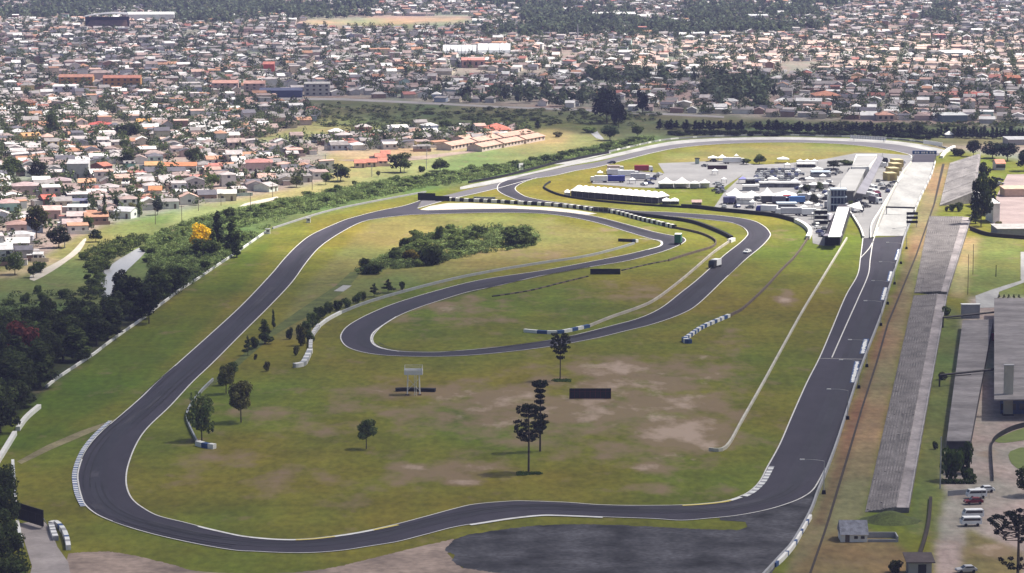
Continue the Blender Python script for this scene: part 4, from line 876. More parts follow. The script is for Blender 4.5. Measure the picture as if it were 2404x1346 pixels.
T_ += [(1876, 1890, 452, 444, 'tiny white tent among the dark paddock trees, left'), (1930, 1946, 445, 436, 'small white tent nearest the pit building roof'), (1936, 1950, 470, 461, 'small white tent left above the control tower'), (1915, 1929, 475, 466, 'small white tent behind the silver truck'), (1895, 1909, 470, 461, 'small white tent right of the rightmost big tent'), (1760, 1774, 489, 480, 'small white tent at the paddock fence corner'),
  (1880, 1896, 501, 491, 'white tent at the right end of the pale blue roof'), (1906, 1920, 516, 507, 'small white tent below the black stand trucks'), (1402, 1416, 416, 408, 'small white tent at the left end of the left group'), (1424, 1438, 411, 403, 'second small white tent in the left group'), (1478, 1492, 433, 425, 'small white tent at the right end of the left group'), (1672, 1686, 412, 404, 'small cream tent by the cones of the grass lot'), (1694, 1706, 432, 425, 'small white tent beside the loose parked cars'), (1842, 1856, 397, 390, 'small white tent behind the parked car rows'), (1925, 1940, 424, 416, 'white tent behind the pale blue roofed shelter'), (1868, 1880, 412, 405, 'small white tent right of the parked car rows')]
for x0, x1, yb, ap, lb in T_: tent(lb, x0, x1, yb, ap, wallh=2.2 if yb < 440 else 2.6, open_=yb < 440 or yb > 470)
def marquee(label, x0, x1, yb, hgt, dep, nb, y1=None, wallm=None, roofm=None, group='flat white marquees in the paddock', flat=False):
    A, B = G(x0, yb), G(x1, y1 or yb); c = (A + B) / 2; L_ = (B - A).length; o = thing('marquee', label, 'marquee', (c.x, c.y, 0), math.atan2((B - A).y, (B - A).x), group)
    wh = hgt * .55; m = MB(); seg = L_ / nb
    for k in range(nb):
        x = -L_ / 2 + seg * (k + .5)
        if flat: m.box((x, dep / 2, hgt * .9), (seg * .985, dep, hgt * .16))
        else:
            n = 6; prof = [(-.2 + (dep + .4) * i / n, wh + (hgt - wh) * math.sin(math.pi * i / n) ** .8) for i in range(n + 1)]
            rows_ = []
            for fx, fz in ((-.49, .35), (-.25, .72), (0, 1.0), (.25, .72), (.49, .35)): rows_ += [(x + seg * fx, y, wh + (z - wh) * fz) for y, z in prof]
            fs = [(r_ * (n + 1) + i, (r_ + 1) * (n + 1) + i, (r_ + 1) * (n + 1) + i + 1, r_ * (n + 1) + i + 1) for r_ in range(4) for i in range(n)]
            m.add(rows_, fs + [tuple(range(n, -1, -1)), tuple(range(4 * (n + 1), 5 * (n + 1)))])
    m.build('roof', roofm or TENT, o)
    m = MB(); m.box((0, dep / 2, wh / 2), (L_ * .98, dep * .96, wh)); m.build('wall', wallm or GLASS, o)
    m = MB()
    for k in range(nb + 1): m.box((-L_ / 2 + seg * k, -.02 + dep * .02, wh / 2), (.09, .09, wh))
    m.build('posts', GREY, o)
    return o
marquee('very long white scalloped marquee with dark glazed front', 1338, 1545, 462, 5.0, 9.0, 14, y1=479, wallm=mk('dark_blue_glazing', (.02, .022, .05), .35, .5, .25, spec=.5))
marquee('small white marquee at the end of the long one', 1555, 1594, 481, 2.9, 5.0, 2)
marquee('white entrance box at the left end of the long marquee', 1325, 1339, 461, 3.0, 4.0, 1, wallm=WHITE)
marquee('white flat-roofed marquee before the big tents', 1729, 1770, 481, 3.3, 5.0, 3, wallm=mk('white_panel', (.6, .6, .58)), flat=True)
marquee('white flat strip roof behind the front tents', 1744, 1783, 449, 2.8, 4.0, 3, wallm=GREY, flat=True)
marquee('long row of low white awnings behind the big tents', 1783, 1880, 441, 2.6, 5.0, 9, wallm=mk('awning_shade', (.12, .12, .13), .9, .6, .4), flat=True)
marquee('pale blue flat roof marquee at the paddock front', 1824, 1872, 492, 2.8, 6.0, 2, wallm=GREY, roofm=mk('pale_blue_roof', (.40, .46, .54), .6), flat=True)
marquee('pale blue roofed shelter behind the dark trees', 1905, 1951, 417, 2.8, 7.0, 3, wallm=GREY, roofm=bpy.data.materials['pale_blue_roof'], flat=True)
marquee('row of white awnings with dark openings near the far trees', 1871, 1915, 394, 2.2, 4, 4, wallm=DARK, flat=True)
marquee('grey flat roofed shelter beside the blue tent', 1752, 1773, 433, 2.6, 6, 2, wallm=DARK, roofm=GREY, flat=True)
tent('blue and white peaked tent on the paddock asphalt', 1735, 1754, 432, 416, mat=mk('blue_canvas', (.22, .22, .48), .7))

WHEELM = BLACK
def wheels(o, xs, hw, r=.42, w_=.3):
    for x in xs:
        for sy in (-1, 1):
            m = MB(); m.tube([(x, sy * hw, r), (x, sy * (hw - w_), r)], r, 10); m.add([(x + r * math.cos(a * .628), sy * hw, r + r * math.sin(a * .628)) for a in range(10)], [tuple(range(10))]); m.build('wheel', WHEELM, o)
def car_parts(o, col, kind='car'):
    """x forward; body, cabin, windows, wheels"""
    L_, Wd, hb, hc = {'car': (4.2, 1.75, .85, 1.42), 'van': (4.5, 1.8, 1.15, 1.95)}[kind]
    if kind == 'car':
        prof = [(-2.1, .35), (-2.1, .85), (-1.75, .92), (-1.3, 1.38), (.25, 1.42), (.95, .92), (2.0, .78), (2.1, .6), (2.1, .35)]
        glass = [(-1.62, .95), (-1.27, 1.32), (.22, 1.35), (.82, .95)]
    else:
        prof = [(-2.25, .4), (-2.25, 1.5), (-2.1, 1.92), (1.75, 1.95), (2.1, 1.35), (2.25, 1.0), (2.25, .4)]
        glass = [(-1.9, 1.2), (-1.9, 1.72), (1.68, 1.74), (1.95, 1.2)]
    n = len(prof); m = MB(); hw = Wd / 2
    vv = [(x, -hw * (1 if z < 1.0 or kind == 'van' else .86), z) for x, z in prof] + [(x, hw * (1 if z < 1.0 or kind == 'van' else .86), z) for x, z in prof]
    m.add(vv, [tuple(range(n)), tuple(range(2 * n - 1, n - 1, -1))] + [(i, n + i, n + (i + 1) % n, (i + 1) % n) for i in range(n)])
    b = m.build('body', COLR, o); b.color = (*col, 1)
    g = len(glass)
    for sy in (-1, 1):
        m = MB(); yy = sy * hw * (1.012 if kind == 'van' else .955)
        q = [(x, yy, z) for x, z in glass]; m.poly(q if sy < 0 else q[::-1]); m.build('side_window', GLASS, o)
    a, c = (glass[-1], glass[-2]); k = .8
    m = MB(); off = .06
    if kind == 'car': m.poly([(.93 + off, -hw * k, .95), (.93 + off, hw * k, .95), (.29 + off, hw * k, 1.38), (.29 + off, -hw * k, 1.38)])
    else: m.poly([(2.12, -hw * .85, 1.37), (2.12, hw * .85, 1.37), (1.80, hw * .85, 1.9), (1.80, -hw * .85, 1.9)])
    m.build('windscreen', GLASS, o)
    m = MB()
    if kind == 'car': m.poly([(-1.78, hw * k, .95), (-1.78, -hw * k, .95), (-1.36, -hw * k, 1.36), (-1.36, hw * k, 1.36)])
    else: m.poly([(-2.27, hw * .8, 1.4), (-2.27, -hw * .8, 1.4), (-2.15, -hw * .8, 1.85), (-2.15, hw * .8, 1.85)])
    m.build('rear_window', GLASS, o)
    wheels(o, (-1.3, 1.3), hw + .02, .33, .22)
    for sy in (-.6, .6):
        m = MB(); m.box((L_ / 2 + .02, sy * hw * 1.2, .68 if kind == 'car' else .85), (.06, .3, .18)); m.build('headlight', WHITE, o)
    return o
def car(label, px, py, ang, col, kind='car', group=None):
    p = G(px, py); o = thing('parked_van' if kind == 'van' else 'parked_car', label, 'van' if kind == 'van' else 'car', (p.x, p.y, .12), math.radians(ang), group); return car_parts(o, col, kind)
def truck(label, px, py, ang, cabc, boxc, L_=8.0, h=3.4, group='trucks and trailers in the paddock', name='truck', cab=True):
    p = G(px, py); o = thing(name, label, 'truck', (p.x, p.y, .1), math.radians(ang), group)
    m = MB(); m.box((0, 0, .8 + (h - .8) / 2), (L_, 2.45, h - .8)); b = m.build('cargo_box', COLR, o); b.color = (*boxc, 1)
    m = MB(); m.box((0, 0, .62), (L_, 1.0, .3)); m.build('chassis', DARK, o)
    if cab:
        m = MB(); x = L_ / 2; m.add([(x + .15, -1.2, .5), (x + 2.2, -1.2, .5), (x + 2.2, -1.2, 1.5), (x + 1.85, -1.2, 2.7), (x + .15, -1.2, 2.8), (x + .15, 1.2, .5), (x + 2.2, 1.2, .5), (x + 2.2, 1.2, 1.5), (x + 1.85, 1.2, 2.7), (x + .15, 1.2, 2.8)],
          [(0, 1, 2, 3, 4), (9, 8, 7, 6, 5), (0, 5, 6, 1), (1, 6, 7, 2), (2, 7, 8, 3), (3, 8, 9, 4), (4, 9, 5, 0)]); b = m.build('cab', COLR, o); b.color = (*cabc, 1)
        m = MB(); m.poly([(x + 2.22, -1.05, 1.55), (x + 2.22, 1.05, 1.55), (x + 1.9, 1.05, 2.6), (x + 1.9, -1.05, 2.6)]); m.build('windscreen', GLASS, o)
    wheels(o, (-L_ * .36, -L_ * .22) + ((L_ / 2 + 1.3,) if cab else (L_ * .38,)), 1.22, .48)
    return o
Wt, Bk, Bl, Rd, Gn, Sv, Mr = (.72, .72, .72), (.03, .03, .035), (.04, .05, .26), (.42, .03, .05), (.02, .13, .07), (.38, .38, .40), (.16, .03, .06)
truck('white truck with dark front driving down the infield loop', 1681, 628, -118, Bk, Wt, 4.2, 3.0, group=None)
car('white car following the truck on the infield loop', 1754, 595, -118, Wt)
car('dark blue car on the track by the far bend', 1436, 385, 200, (.03, .03, .08))
gb = truck('green box truck parked at the infield hairpin', 1592, 574, 80, Gn, Gn, 4.6, 4.0, group=None, cab=False, name='box_truck')
m = MB(); m.box((0, 0, 4.05), (4.7, 2.55, .1)); m.build('roof', WHITE, gb)
car('upper white van of the parked pair', 2284, 1217, 186, Wt, 'van'); car('lower white van of the parked pair', 2279, 1235, 186, Wt, 'van')
car('white van parked behind the dark red car', 2292, 1170, 190, Wt, 'van'); car('dark red car parked beside the white van', 2285, 1184, 190, (.14, .012, .02)); car('white car behind the parked white van', 2312, 1156, 190, Wt)
car('pale car at the very bottom of the parking lot', 2268, 1345, 190, Sv)
car('white car at the left end of the town path', 92, 612, 10, Wt, 'van')
TR = [('dark blue trucks parked below the leftmost big tent, left one', 1705, 480, 80, Bk, (.10, .10, .2), 3.5), ('dark blue trucks parked below the leftmost big tent, right one', 1719, 480, 80, Bk, (.08, .08, .16), 3.5), ('dark truck left of the red one', 1803, 478, 0, Bk, (.07, .07, .08), 6), ('dark truck directly left of the red booth', 1828, 479, 0, Wt, (.10, .10, .13), 6),
  ('bright blue truck right of the red booth', 1871, 479, 180, Bl, (.08, .18, .42), 7), ('white truck with blue cab above the black tyre wall', 1806, 500, 160, Bl, Wt, 7), ('white trailer with black lower side above the black tyre wall', 1858, 506, 180, Wt, (.5, .5, .52), 9), ('white truck left of the black stand', 1899, 508, 0, Wt, Wt, 6),
  ('white truck in front of the black stand', 1944, 521, 60, Wt, (.8, .78, .86), 3.2), ('white truck with blue trailer in the left group', 1447, 429, 180, Wt, Bl, 8), ('white truck at the left end of the left group', 1411, 429, 180, Wt, Wt, 6), ('white long trailer by the far trees', 1718, 385, 0, Wt, Wt, 9), ('white truck with dark awning below the pit building', 2052, 478, -60, Wt, (.14, .13, .15), 5),
  ('white trailer in the pit lane group, upper', 2040, 449, -50, Wt, Wt, 4.5), ('white trailer in the pit lane group, middle', 2042, 459, -50, Wt, Wt, 5), ('white trailer in the pit lane group, lower', 2040, 468, -50, Wt, Wt, 5), ('maroon truck in the pit lane', 2057, 466, -80, Mr, Mr, 3), ('white and black truck beside the garages', 2008, 500, 30, Bk, Wt, 3),
  ('white trailer with pale roof in the left group', 1470, 416, 0, Wt, Wt, 8), ('white trailer behind the blue one', 1440, 413, 0, Wt, (.6, .58, .6), 6), ('red roofed long trailer in the left group', 1506, 404, 0, Wt, (.30, .03, .05), 7), ('pink and white trailer behind the left group', 1440, 404, 0, Wt, (.62, .5, .52), 6), ('white and grey van trailer right in the left group', 1498, 424, 0, Wt, Sv, 7),
  ('dark trailer beside the pit building end', 2060, 384, 0, Bk, Bk, 6), ('white truck by the pit building end', 2062, 395, 0, Wt, Wt, 4), ('silver truck behind the big tents, right', 1884, 472, 0, Sv, Sv, 4), ('white truck beside the control tower', 1944, 490, 70, Wt, Sv, 4)]
for lb, x, y, a, cc, bc, L_ in TR: truck(lb.replace('trucks parked', 'truck parked'), x, y, a, cc, bc, L_, 3.2)
YEL = (.46, .36, .13)
def container(label, x, y, L_, col, ang=-62):
    p = G(x, y); o = thing('container', label, 'container', (p.x, p.y, 0), math.radians(ang), 'yellow containers beside the pit wall'); m = MB(); m.box((0, 0, 1.9), (L_, 4.6, 3.6)); b = m.build('box', COLR, o); b.color = (*col, 1)
    m = MB(); m.box((0, 0, 3.76), (L_ + .2, 4.8, .12)); b = m.build('roof', COLR, o); b.color = (.55, .46, .26, 1)
    m = MB(); m.box((L_ / 2 + .04, 0, 1.7), (.08, 2.4, 2.6)); b = m.build('door', COLR, o); b.color = (.30, .22, .08, 1)
for i, (x, y) in enumerate([(2089, 424), (2095, 412), (2101, 401), (2105, 392)]):
    container('ochre container by the pit wall, ' + ['nearest of the four', 'second nearest of the four', 'third nearest of the four', 'farthest of the four'][i], x, y, 7.0, YEL, -78)
bt = thing('ticket_booth', 'small red and white booth between the trucks', 'booth', G(1848, 477)); m = MB(); m.box((0, 1.2, 1.5), (2.6, 2.4, 3)); m.build('wall', WHITE, bt); m = MB(); m.box((0, 1.2, 3.15), (3.2, 3, .5)); b = m.build('roof', COLR, bt); b.color = (.5, .05, .06, 1)
sh = thing('shed', 'small pink-roofed shed on the grass below the tents', 'shed', G(1636, 486)); m = MB(); m.box((0, 1.5, 1), (4, 3, 2)); m.build('wall', WOOD, sh); m = MB(); m.add([(-2.3, -.3, 2), (2.3, -.3, 2), (2.3, 1.5, 3), (-2.3, 1.5, 3), (2.3, 3.3, 2), (-2.3, 3.3, 2)], [(0, 1, 2, 3), (3, 2, 4, 5), (0, 3, 5), (1, 4, 2)]); b = m.build('roof', COLR, sh); b.color = (.42, .3, .27, 1)
mt = thing('marshal_hut', 'small pale green hut behind the left group', 'hut', G(1637, 386)); m = MB(); m.box((0, 1, 1.4), (2, 2, 2.8)); b = m.build('wall', COLR, mt); b.color = (.35, .42, .36, 1); m = MB(); m.box((0, 1, 2.95), (2.6, 2.6, .3)); m.build('roof', DARK, mt)
# parked cars: rows of the paddock car park and loose ones
proto = {}
def quick_car(px, py, ang, col, label, group):
    key = tuple(col)
    if key not in proto:
        proto[key] = car(label, px, py, ang, col, 'car', group); return proto[key]
    p = G(px, py); o = copy_tree(proto[key], (p.x, p.y, .12), math.radians(ang)); o['label'] = label; o['group'] = group; return o
CC = [((.04, .04, .045), 'black'), ((.40, .41, .42), 'silver'), ((.70, .70, .70), 'white'), ((.05, .06, .15), 'dark blue'), ((.16, .165, .17), 'grey'), ((.26, .03, .035), 'red')]
CW = [0, 0, 1, 1, 2, 3, 3, 4, 4, 0, 1, 4]
NTH = ['leftmost', 'second from left', 'third from left', 'fourth from left', 'fifth from left', 'sixth from left', 'seventh from left', 'eighth from left', 'ninth from left', 'tenth from left', 'eleventh from left', 'twelfth from left', 'thirteenth from left', 'fourteenth from left']
ROWN = ['farthest', 'second farthest', 'third farthest', 'third nearest', 'second nearest', 'nearest']
r_ = random.Random(4)
for j, y in enumerate((402, 408, 413.5, 419, 424, 429)):
    x0 = 1782 - j * 2; x1 = 1869
    n = 12
    for i in range(n):
        x = x0 + (x1 - x0) * i / (n - 1) + r_.uniform(-1, 1)
        if j >= 4 and 1798 < x < 1830: continue
        c, cn = CC[r_.choice(CW)]
        quick_car(x, y + r_.uniform(-.4, .4), 90 + r_.uniform(-6, 6), c, f'{cn} car parked {NTH[i]} in the {ROWN[j]} car park row', 'cars in the paddock car park')
loose = []
for (x, y) in [(1683, 434), (1690, 438), (1686, 444), (1694, 446), (1680, 450), (1688, 455), (1694, 452), (1520, 428), (1532, 424), (1540, 418), (1548, 412), (1526, 434), (1512, 436), (1870, 470), (1895, 470), (1886, 498), (1892, 462), (1905, 452), (1930, 448), (1938, 455), (1944, 430), (1950, 440), (1936, 470), (1922, 478),
    (1912, 470), (2015, 474), (2024, 482), (2034, 488), (2018, 490), (2050, 440), (2070, 436), (2062, 428), (2075, 446), (2088, 440), (2110, 398), (2115, 390), (2120, 384), (2098, 432), (2084, 452), (1925, 548), (1930, 556), (1920, 538), (1935, 540), (1915, 530), (1790, 494), (1730, 488), (1700, 488), (1760, 490), (1880, 412), (1884, 424), (1960, 402), (1970, 408), (1956, 412), (1942, 404),
    (1780, 470), (1792, 474), (1735, 473), (1674, 380), (1655, 392), (2030, 438), (1858, 405), (1888, 440), (1876, 446)]:
    c, cn = CC[r_.choice(CW)]
    loose.append((quick_car(x, y, r_.uniform(0, 180), c, '', 'cars scattered round the paddock'), f'{cn} car', G(x, y)))
PAD_MARKS = [(1728, 461, 'the leftmost big tent'), (1848, 477, 'the red booth'), (1969, 497, 'the control tower'), (1953, 578, 'the white-roofed garages'), (2089, 424, 'the ochre containers'), (1605, 444, 'the grass lot tents'), (1447, 429, 'the blue trailer'), (1910, 447, 'the tent between dark trees'), (1990, 446, 'the pit building'), (1745, 432, 'the blue tent'), (1928, 530, 'the black stand'), (1840, 384, 'the cream pointed tent')]
autolabel(loose, PAD_MARKS)
# cars on the right-hand lot
quick_car(2346, 425, 0, CC[0][0], 'black car parked on the right-hand lot, upper', 'cars on the right-hand lot'); quick_car(2347, 434, 0, CC[1][0], 'silver car parked on the right-hand lot, middle', 'cars on the right-hand lot'); quick_car(2346, 440, 0, CC[0][0], 'black car parked on the right-hand lot, lower', 'cars on the right-hand lot')
bus = truck('long white bus on the pinkish gravel lot', 2395, 455, 0, Wt, Wt, 11, 3.0, group=None, name='bus', cab=False); m = MB(); m.box((0, -1.24, 2.1), (10.4, .06, .8)); m.build('window_band', GLASS, bus)
# slim poles
def pole(name, label, cat, x, yb, yt, parts='plain', rad=.11, group=None, mat=None):
    hh = (yb - yt) / ppm(yb); o = thing(name, label, cat, G(x, yb), 0, group); m = MB(); m.tube([(0, 0, 0), (0, 0, hh)], [rad * 1.3, rad], 6); m.build('shaft', mat or STEEL, o)
    if parts == 'cross':
        m = MB(); m.box((0, 0, hh - .5), (2.2, .14, .14)); m.build('crossarm', mat or STEEL, o)
    if parts == 'lamp':
        m = MB(); m.box((0, 0, hh + .1), (2.6, .5, .25)); m.build('lamp_head', WHITE, o)
    return o
PN = ['leftmost', 'second from the left', 'third from the left', 'fourth from the left', 'fifth from the left', 'sixth from the left', 'seventh from the left', 'eighth from the left']
for i, (x, yb, yt) in enumerate([(365, 527, 488), (420, 487, 460), (427, 524, 482), (466, 496, 466), (519, 483, 452), (588, 490, 452), (640, 464, 430), (733, 447, 400)]):
    pole('power_pole', f'thin dark power pole along the dry field, {PN[i]}', 'power pole', x, yb, yt, 'cross', .1, 'power poles along the dry field', WOOD)
for i, (x, yb, yt) in enumerate([(764, 386, 362), (793, 428, 397), (873, 416, 385), (949, 406, 368), (1002, 370, 340), (1001, 398, 372)]):
    pole('power_pole', f'pale power pole in the open field, {PN[i]}', 'power pole', x, yb, yt, 'cross', .13, 'pale power poles in the field', STEEL)
pole('lamp_post', 'pale double-headed lamp post at the town edge', 'lamp post', 152, 582, 551, 'lamp', .14)
pole('lamp_post', 'tall thin grey mast beside the dense shrubs', 'mast', 2207, 1148, 1022, 'plain', .12)
pole('lamp_post', 'slim grey mast on the dry bank, nearer one', 'mast', 2272, 692, 596, 'plain', .09, mat=WOOD); pole('lamp_post', 'slim grey mast on the dry bank, farther one', 'mast', 2284, 645, 572, 'plain', .09, mat=WOOD)
pole('pole', 'dark pole standing on the right-hand turf', 'pole', 2338, 650, 622, 'plain', .12, mat=DARK)
for x, lb in ((2305, 'left'), (2322, 'right')): pole('lamp_post', f'thin railing post by the vans, {lb} one', 'post', x, 1172, 1150, 'plain', .05)
pole('communications_mast', 'pale mast rising over the far town', 'mast', 1356, 98, 58, 'plain', .5)
# ------------------------------------------------------------------ vegetation
def leaf_cloud(lobes, n, leaf, seed, flat=.0):
    """n small leaf sprays through the volume of several lobes (cx,cy,cz,rx,ry,rz); returns quad verts and a leaf tint"""
    r = np.random.default_rng(seed); lob = np.array(lobes, float)
    wgt = lob[:, 3] * lob[:, 4] + lob[:, 4] * lob[:, 5]; k = r.choice(len(lob), n, p=wgt / wgt.sum())
    d = r.normal(size=(n, 3)); d /= np.linalg.norm(d, axis=1)[:, None]
    rad = r.uniform(.35, 1.0, n) ** .45
    c = lob[k, :3] + d * rad[:, None] * lob[k, 3:]
    nrm = d * .9 + r.normal(size=(n, 3)) * .55 + np.array([0, 0, .35]); nrm /= np.linalg.norm(nrm, axis=1)[:, None]
    u = np.cross(nrm, r.normal(size=(n, 3))); u /= np.linalg.norm(u, axis=1)[:, None]; v = np.cross(nrm, u)
    s = leaf * r.uniform(.6, 1.4, n)[:, None]; e = r.uniform(.5, .9, n)[:, None]
    q = np.stack([c - u * s - v * s * e * .4, c + u * s * .2 - v * s * e, c + u * s + v * s * e * .4, c - u * s * .2 + v * s * e], 1)
    lt = r.uniform(.5, 1.5, len(lob))[k] * r.uniform(.72, 1.28, n)  # random leaf tone; its wide per-lobe spread also imitates highlights on the lobes
    tint = lt[:, None] * np.stack([np.ones(n) * r.uniform(.92, 1.1, n), np.ones(n), np.ones(n) * r.uniform(.8, 1.1, n)], 1)
    return q.reshape(-1, 3), tint

def lobes_round(seed, R=4.2, H=10.0, z0=2.6, n=9):
    r = random.Random(seed); L_ = [(0, 0, z0 + (H - z0) * .52, R * .62, R * .62, (H - z0) * .42)]
    for i in range(n):
        a = 2.4 * i + r.uniform(-.4, .4); t = r.uniform(.15, .95); rr = R * (.78 - .35 * abs(t - .4)) * r.uniform(.55, .85); s = R * r.uniform(.30, .46)
        L_.append((rr * math.cos(a), rr * math.sin(a), z0 + s * .6 + (H - z0 - 1.4 * s) * t, s, s, s * .82))
    return L_
def lobes_tall(seed, R=2.1, H=12.0, z0=1.6, n=8):
    r = random.Random(seed); out = []
    for i in range(n):
        t = i / (n - 1); a = 2.4 * i; k = R * (1 - .55 * t); out.append((k * .35 * math.cos(a), k * .35 * math.sin(a), z0 + .8 + (H - z0 - 1.6) * t, k * r.uniform(.6, .85), k * r.uniform(.6, .85), (H / n) * 1.05))
    return out
def lobes_cone(seed, R=2.8, H=8.0, z0=1.6, n=9):
    r = random.Random(seed); out = []
    for i in range(n):
        t = (i / (n - 1)) ** .9; a = 2.4 * i; k = R * (1.0 - .86 * t); out.append((k * .55 * math.cos(a), k * .55 * math.sin(a), z0 + .5 + (H - z0 - .9) * t, k * .55 + .18, k * .55 + .18, .62))
    return out
def lobes_bush(seed, R=2.6, H=3.4, n=8):
    r = random.Random(seed); out = [(0, 0, H * .42, R * .7, R * .7, H * .45)]
    for i in range(n):
        a = 2.4 * i; rr = R * r.uniform(.35, .8); s = R * r.uniform(.28, .5); out.append((rr * math.cos(a), rr * math.sin(a), max(s * .55, H * r.uniform(.25, .75)), s, s, s * .75))
    return out
def trunk_mesh(name, H, z0, R, seed, rad=.22):
    r = random.Random(seed); m = MB(); m.tube([(0, 0, -.2), (.05, 0, z0), (.1, .1, z0 + (H - z0) * .7)], [rad, rad * .75, rad * .25], 7)
    for i in range(6):
        a = i * 1.05 + r.uniform(-.3, .3); z = z0 * .8 + (H - z0) * r.uniform(.05, .4); q = R * r.uniform(.45, .75)
        m.tube([(0, 0, z), (q * .5 * math.cos(a), q * .5 * math.sin(a), z + q * .45), (q * math.cos(a), q * math.sin(a), z + q * 1.0)], [rad * .5, rad * .3, rad * .12], 5)
    me = bpy.data.meshes.new(name); me.from_pydata(m.v, [], m.f); me.materials.append(BARK); me.update(); return me
def kind(lobf, n, leaf, H, z0, R, seeds, trunk=True, rad=.22):
    out = []
    for s in seeds:
        q, t = leaf_cloud(lobf(s), n, leaf, s); out.append((np_quads('crown', q, LEAF, t), trunk_mesh('trunk', H, z0, R, s, rad) if trunk else None))
    return out
KINDS = {'forest': kind(lambda s: lobes_round(s, 4.6, 10.0, .9, 11), 1500, .36, 10, 1.5, 4.2, (31, 32, 33)), 'round': kind(lobes_round, 2200, .34, 10, 2.6, 4.2, (1, 2, 3, 4)), 'tall': kind(lobes_tall, 1200, .30, 12, 1.6, 2.0, (5, 6, 7)), 'cone': kind(lobes_cone, 1100, .27, 8, 1.6, 2.4, (8, 9, 10), True, .13),
  'bush': kind(lobes_bush, 900, .27, 3.4, .3, 2.2, (11, 12, 13, 14), True, .10)}
DIM = {'forest': (4.3, 10.0), 'round': (4.0, 10.0), 'tall': (2.1, 12.0), 'cone': (2.6, 8.0), 'bush': (2.6, 3.4)}
tr_ = random.Random(21)
def plant(kindn, p, width, height, col, label='', group=None, name='tree', cat='tree', var=.12):
    R0, H0 = DIM[kindn]; cr, tk = tr_.choice(KINDS[kindn]); o = thing(name, label, cat, p, tr_.uniform(0, 6.28), group)
    o.scale = (width / (2 * R0), width / (2 * R0), height / H0)
    c = link('foliage' if kindn == 'bush' else 'crown', cr, o); f = tr_.uniform(1 - var, 1 + var); c.color = (col[0] * f, col[1] * f, col[2] * f, 1)
    if tk: link('stem' if kindn == 'bush' else 'trunk', tk, o)
    return o
def P(kindn, x, yb, yt, wpx, col, label, group=None, name='tree', cat='tree', var=.05):
    if kindn == 'round' and 'bare' not in label and 'conical' not in label: kindn = 'forest'
    s = ppm(yb); return plant(kindn, G(x, yb), wpx / s, (yb - yt) / s, col, label, group, name, cat, var)
DK, MD, LT, SCR, OLV, AUT = (.068, .090, .034), (.125, .165, .055), (.15, .19, .06), (.19, .24, .085), (.14, .138, .05), (.15, .05, .04)

# --- infield trees along the old ditch
P('round', 474, 1035, 912, 76, MD, 'tall leafy tree over the guard rail end')
P('round', 566, 992, 886, 66, OLV, 'brownish leafy tree with bare trunk beside the tall leafy one')
P('round', 531, 925, 850, 46, (.12, .125, .045), 'round brownish tree behind the bare-trunked one')
P('round', 860, 1054, 978, 54, (.13, .165, .055), 'lone small conical tree on the infield turf', var=0)
P('bush', 627, 872, 845, 18, OLV, 'tiny sapling right of the ditch trees', name='sapling', cat='sapling')
P('bush', 600, 845, 828, 10, OLV, 'tiniest sapling near the ditch trees', name='sapling', cat='sapling')
row = [('tall', 622, 808, 750, 40, DK, 'broad dark tree at the upper end of the ditch row'), ('cone', 582, 835, 788, 26, DK, 'small dark conical tree in the ditch row'), ('bush', 545, 878, 845, 34, MD, 'dark bush between ditch row trees'), ('tall', 642, 772, 727, 12, DK, 'thin dark stump-like tree topping the ditch row'),
  ('bush', 524, 905, 872, 30, MD, 'round bush just above the brownish round tree'), ('bush', 598, 818, 790, 24, DK, 'low bush under the broad dark ditch tree')]
for k_, x, yb, yt, w_, c, lb in row: P(k_, x, yb, yt, w_, c, lb, 'trees along the old ditch', name='tree' if k_ != 'bush' else 'bush', cat='tree' if k_ != 'bush' else 'bush')
rows2 = [(680, 797, 768, 20, DK), (708, 812, 760, 30, (.10, .10, .03)), (718, 785, 748, 26, MD), (735, 768, 728, 34, MD), (752, 748, 716, 34, DK), (772, 735, 705, 28, MD), (793, 730, 702, 28, DK), (815, 722, 696, 26, MD), (838, 712, 688, 24, MD), (852, 705, 682, 22, LT), (878, 697, 665, 28, DK), (911, 688, 655, 32, (.06, .07, .025)), (944, 681, 658, 15, DK), (695, 835, 810, 16, OLV), (728, 805, 775, 24, MD)]
wrd = ['lowest', 'second', 'third', 'fourth', 'fifth', 'sixth', 'seventh', 'eighth', 'ninth', 'tenth', 'eleventh', 'twelfth', 'topmost']
ro = sorted(rows2, key=lambda t: -t[1])
for i, (x, yb, yt, w_, c) in enumerate(ro):
    P('cone' if yb in (697, 688) else 'bush', x, yb, yt, w_, c, f'dark shrub along the white rail, number {i + 1} counting up from the tyre wall end', 'shrubs along the infield guard rail', name='bush', cat='bush')
# --- big thicket inside the loop
th = [(1218, 578, 527, 92, DK, 'largest dark round bush at the right end of the thicket'), (1010, 622, 572, 76, DK, 'big dark bush in the middle of the thicket'), (964, 612, 583, 44, (.16, .13, .03), 'yellow-flowered bush in the thicket'), (1030, 566, 524, 24, MD, 'upright dark treelet on the thicket skyline'), (875, 643, 615, 60, DK, 'dark bush at the left tip of the thicket'), (1125, 555, 527, 46, DK, 'dark bush on the upper edge of the thicket')]
tm = []
for x, yb, yt, w_, c, lb in th:
    P('bush', x, yb, yt, w_, c, lb, 'thicket inside the loop', name='bush', cat='bush'); tm.append((x, yb, 'the ' + lb.split(' at ')[0].split(' in ')[0].split(' on ')[0] if False else {1218: 'the largest dark bush', 1010: 'the big middle bush', 964: 'the yellow-flowered bush', 1030: 'the upright treelet', 875: 'the left tip bush', 1125: 'the upper edge bush'}[x]))
poly = [(850, 645), (840, 630), (930, 590), (985, 560), (1060, 540), (1150, 545), (1200, 575), (1120, 600), (1060, 612), (1000, 625), (930, 635)]
it = []; n = 0
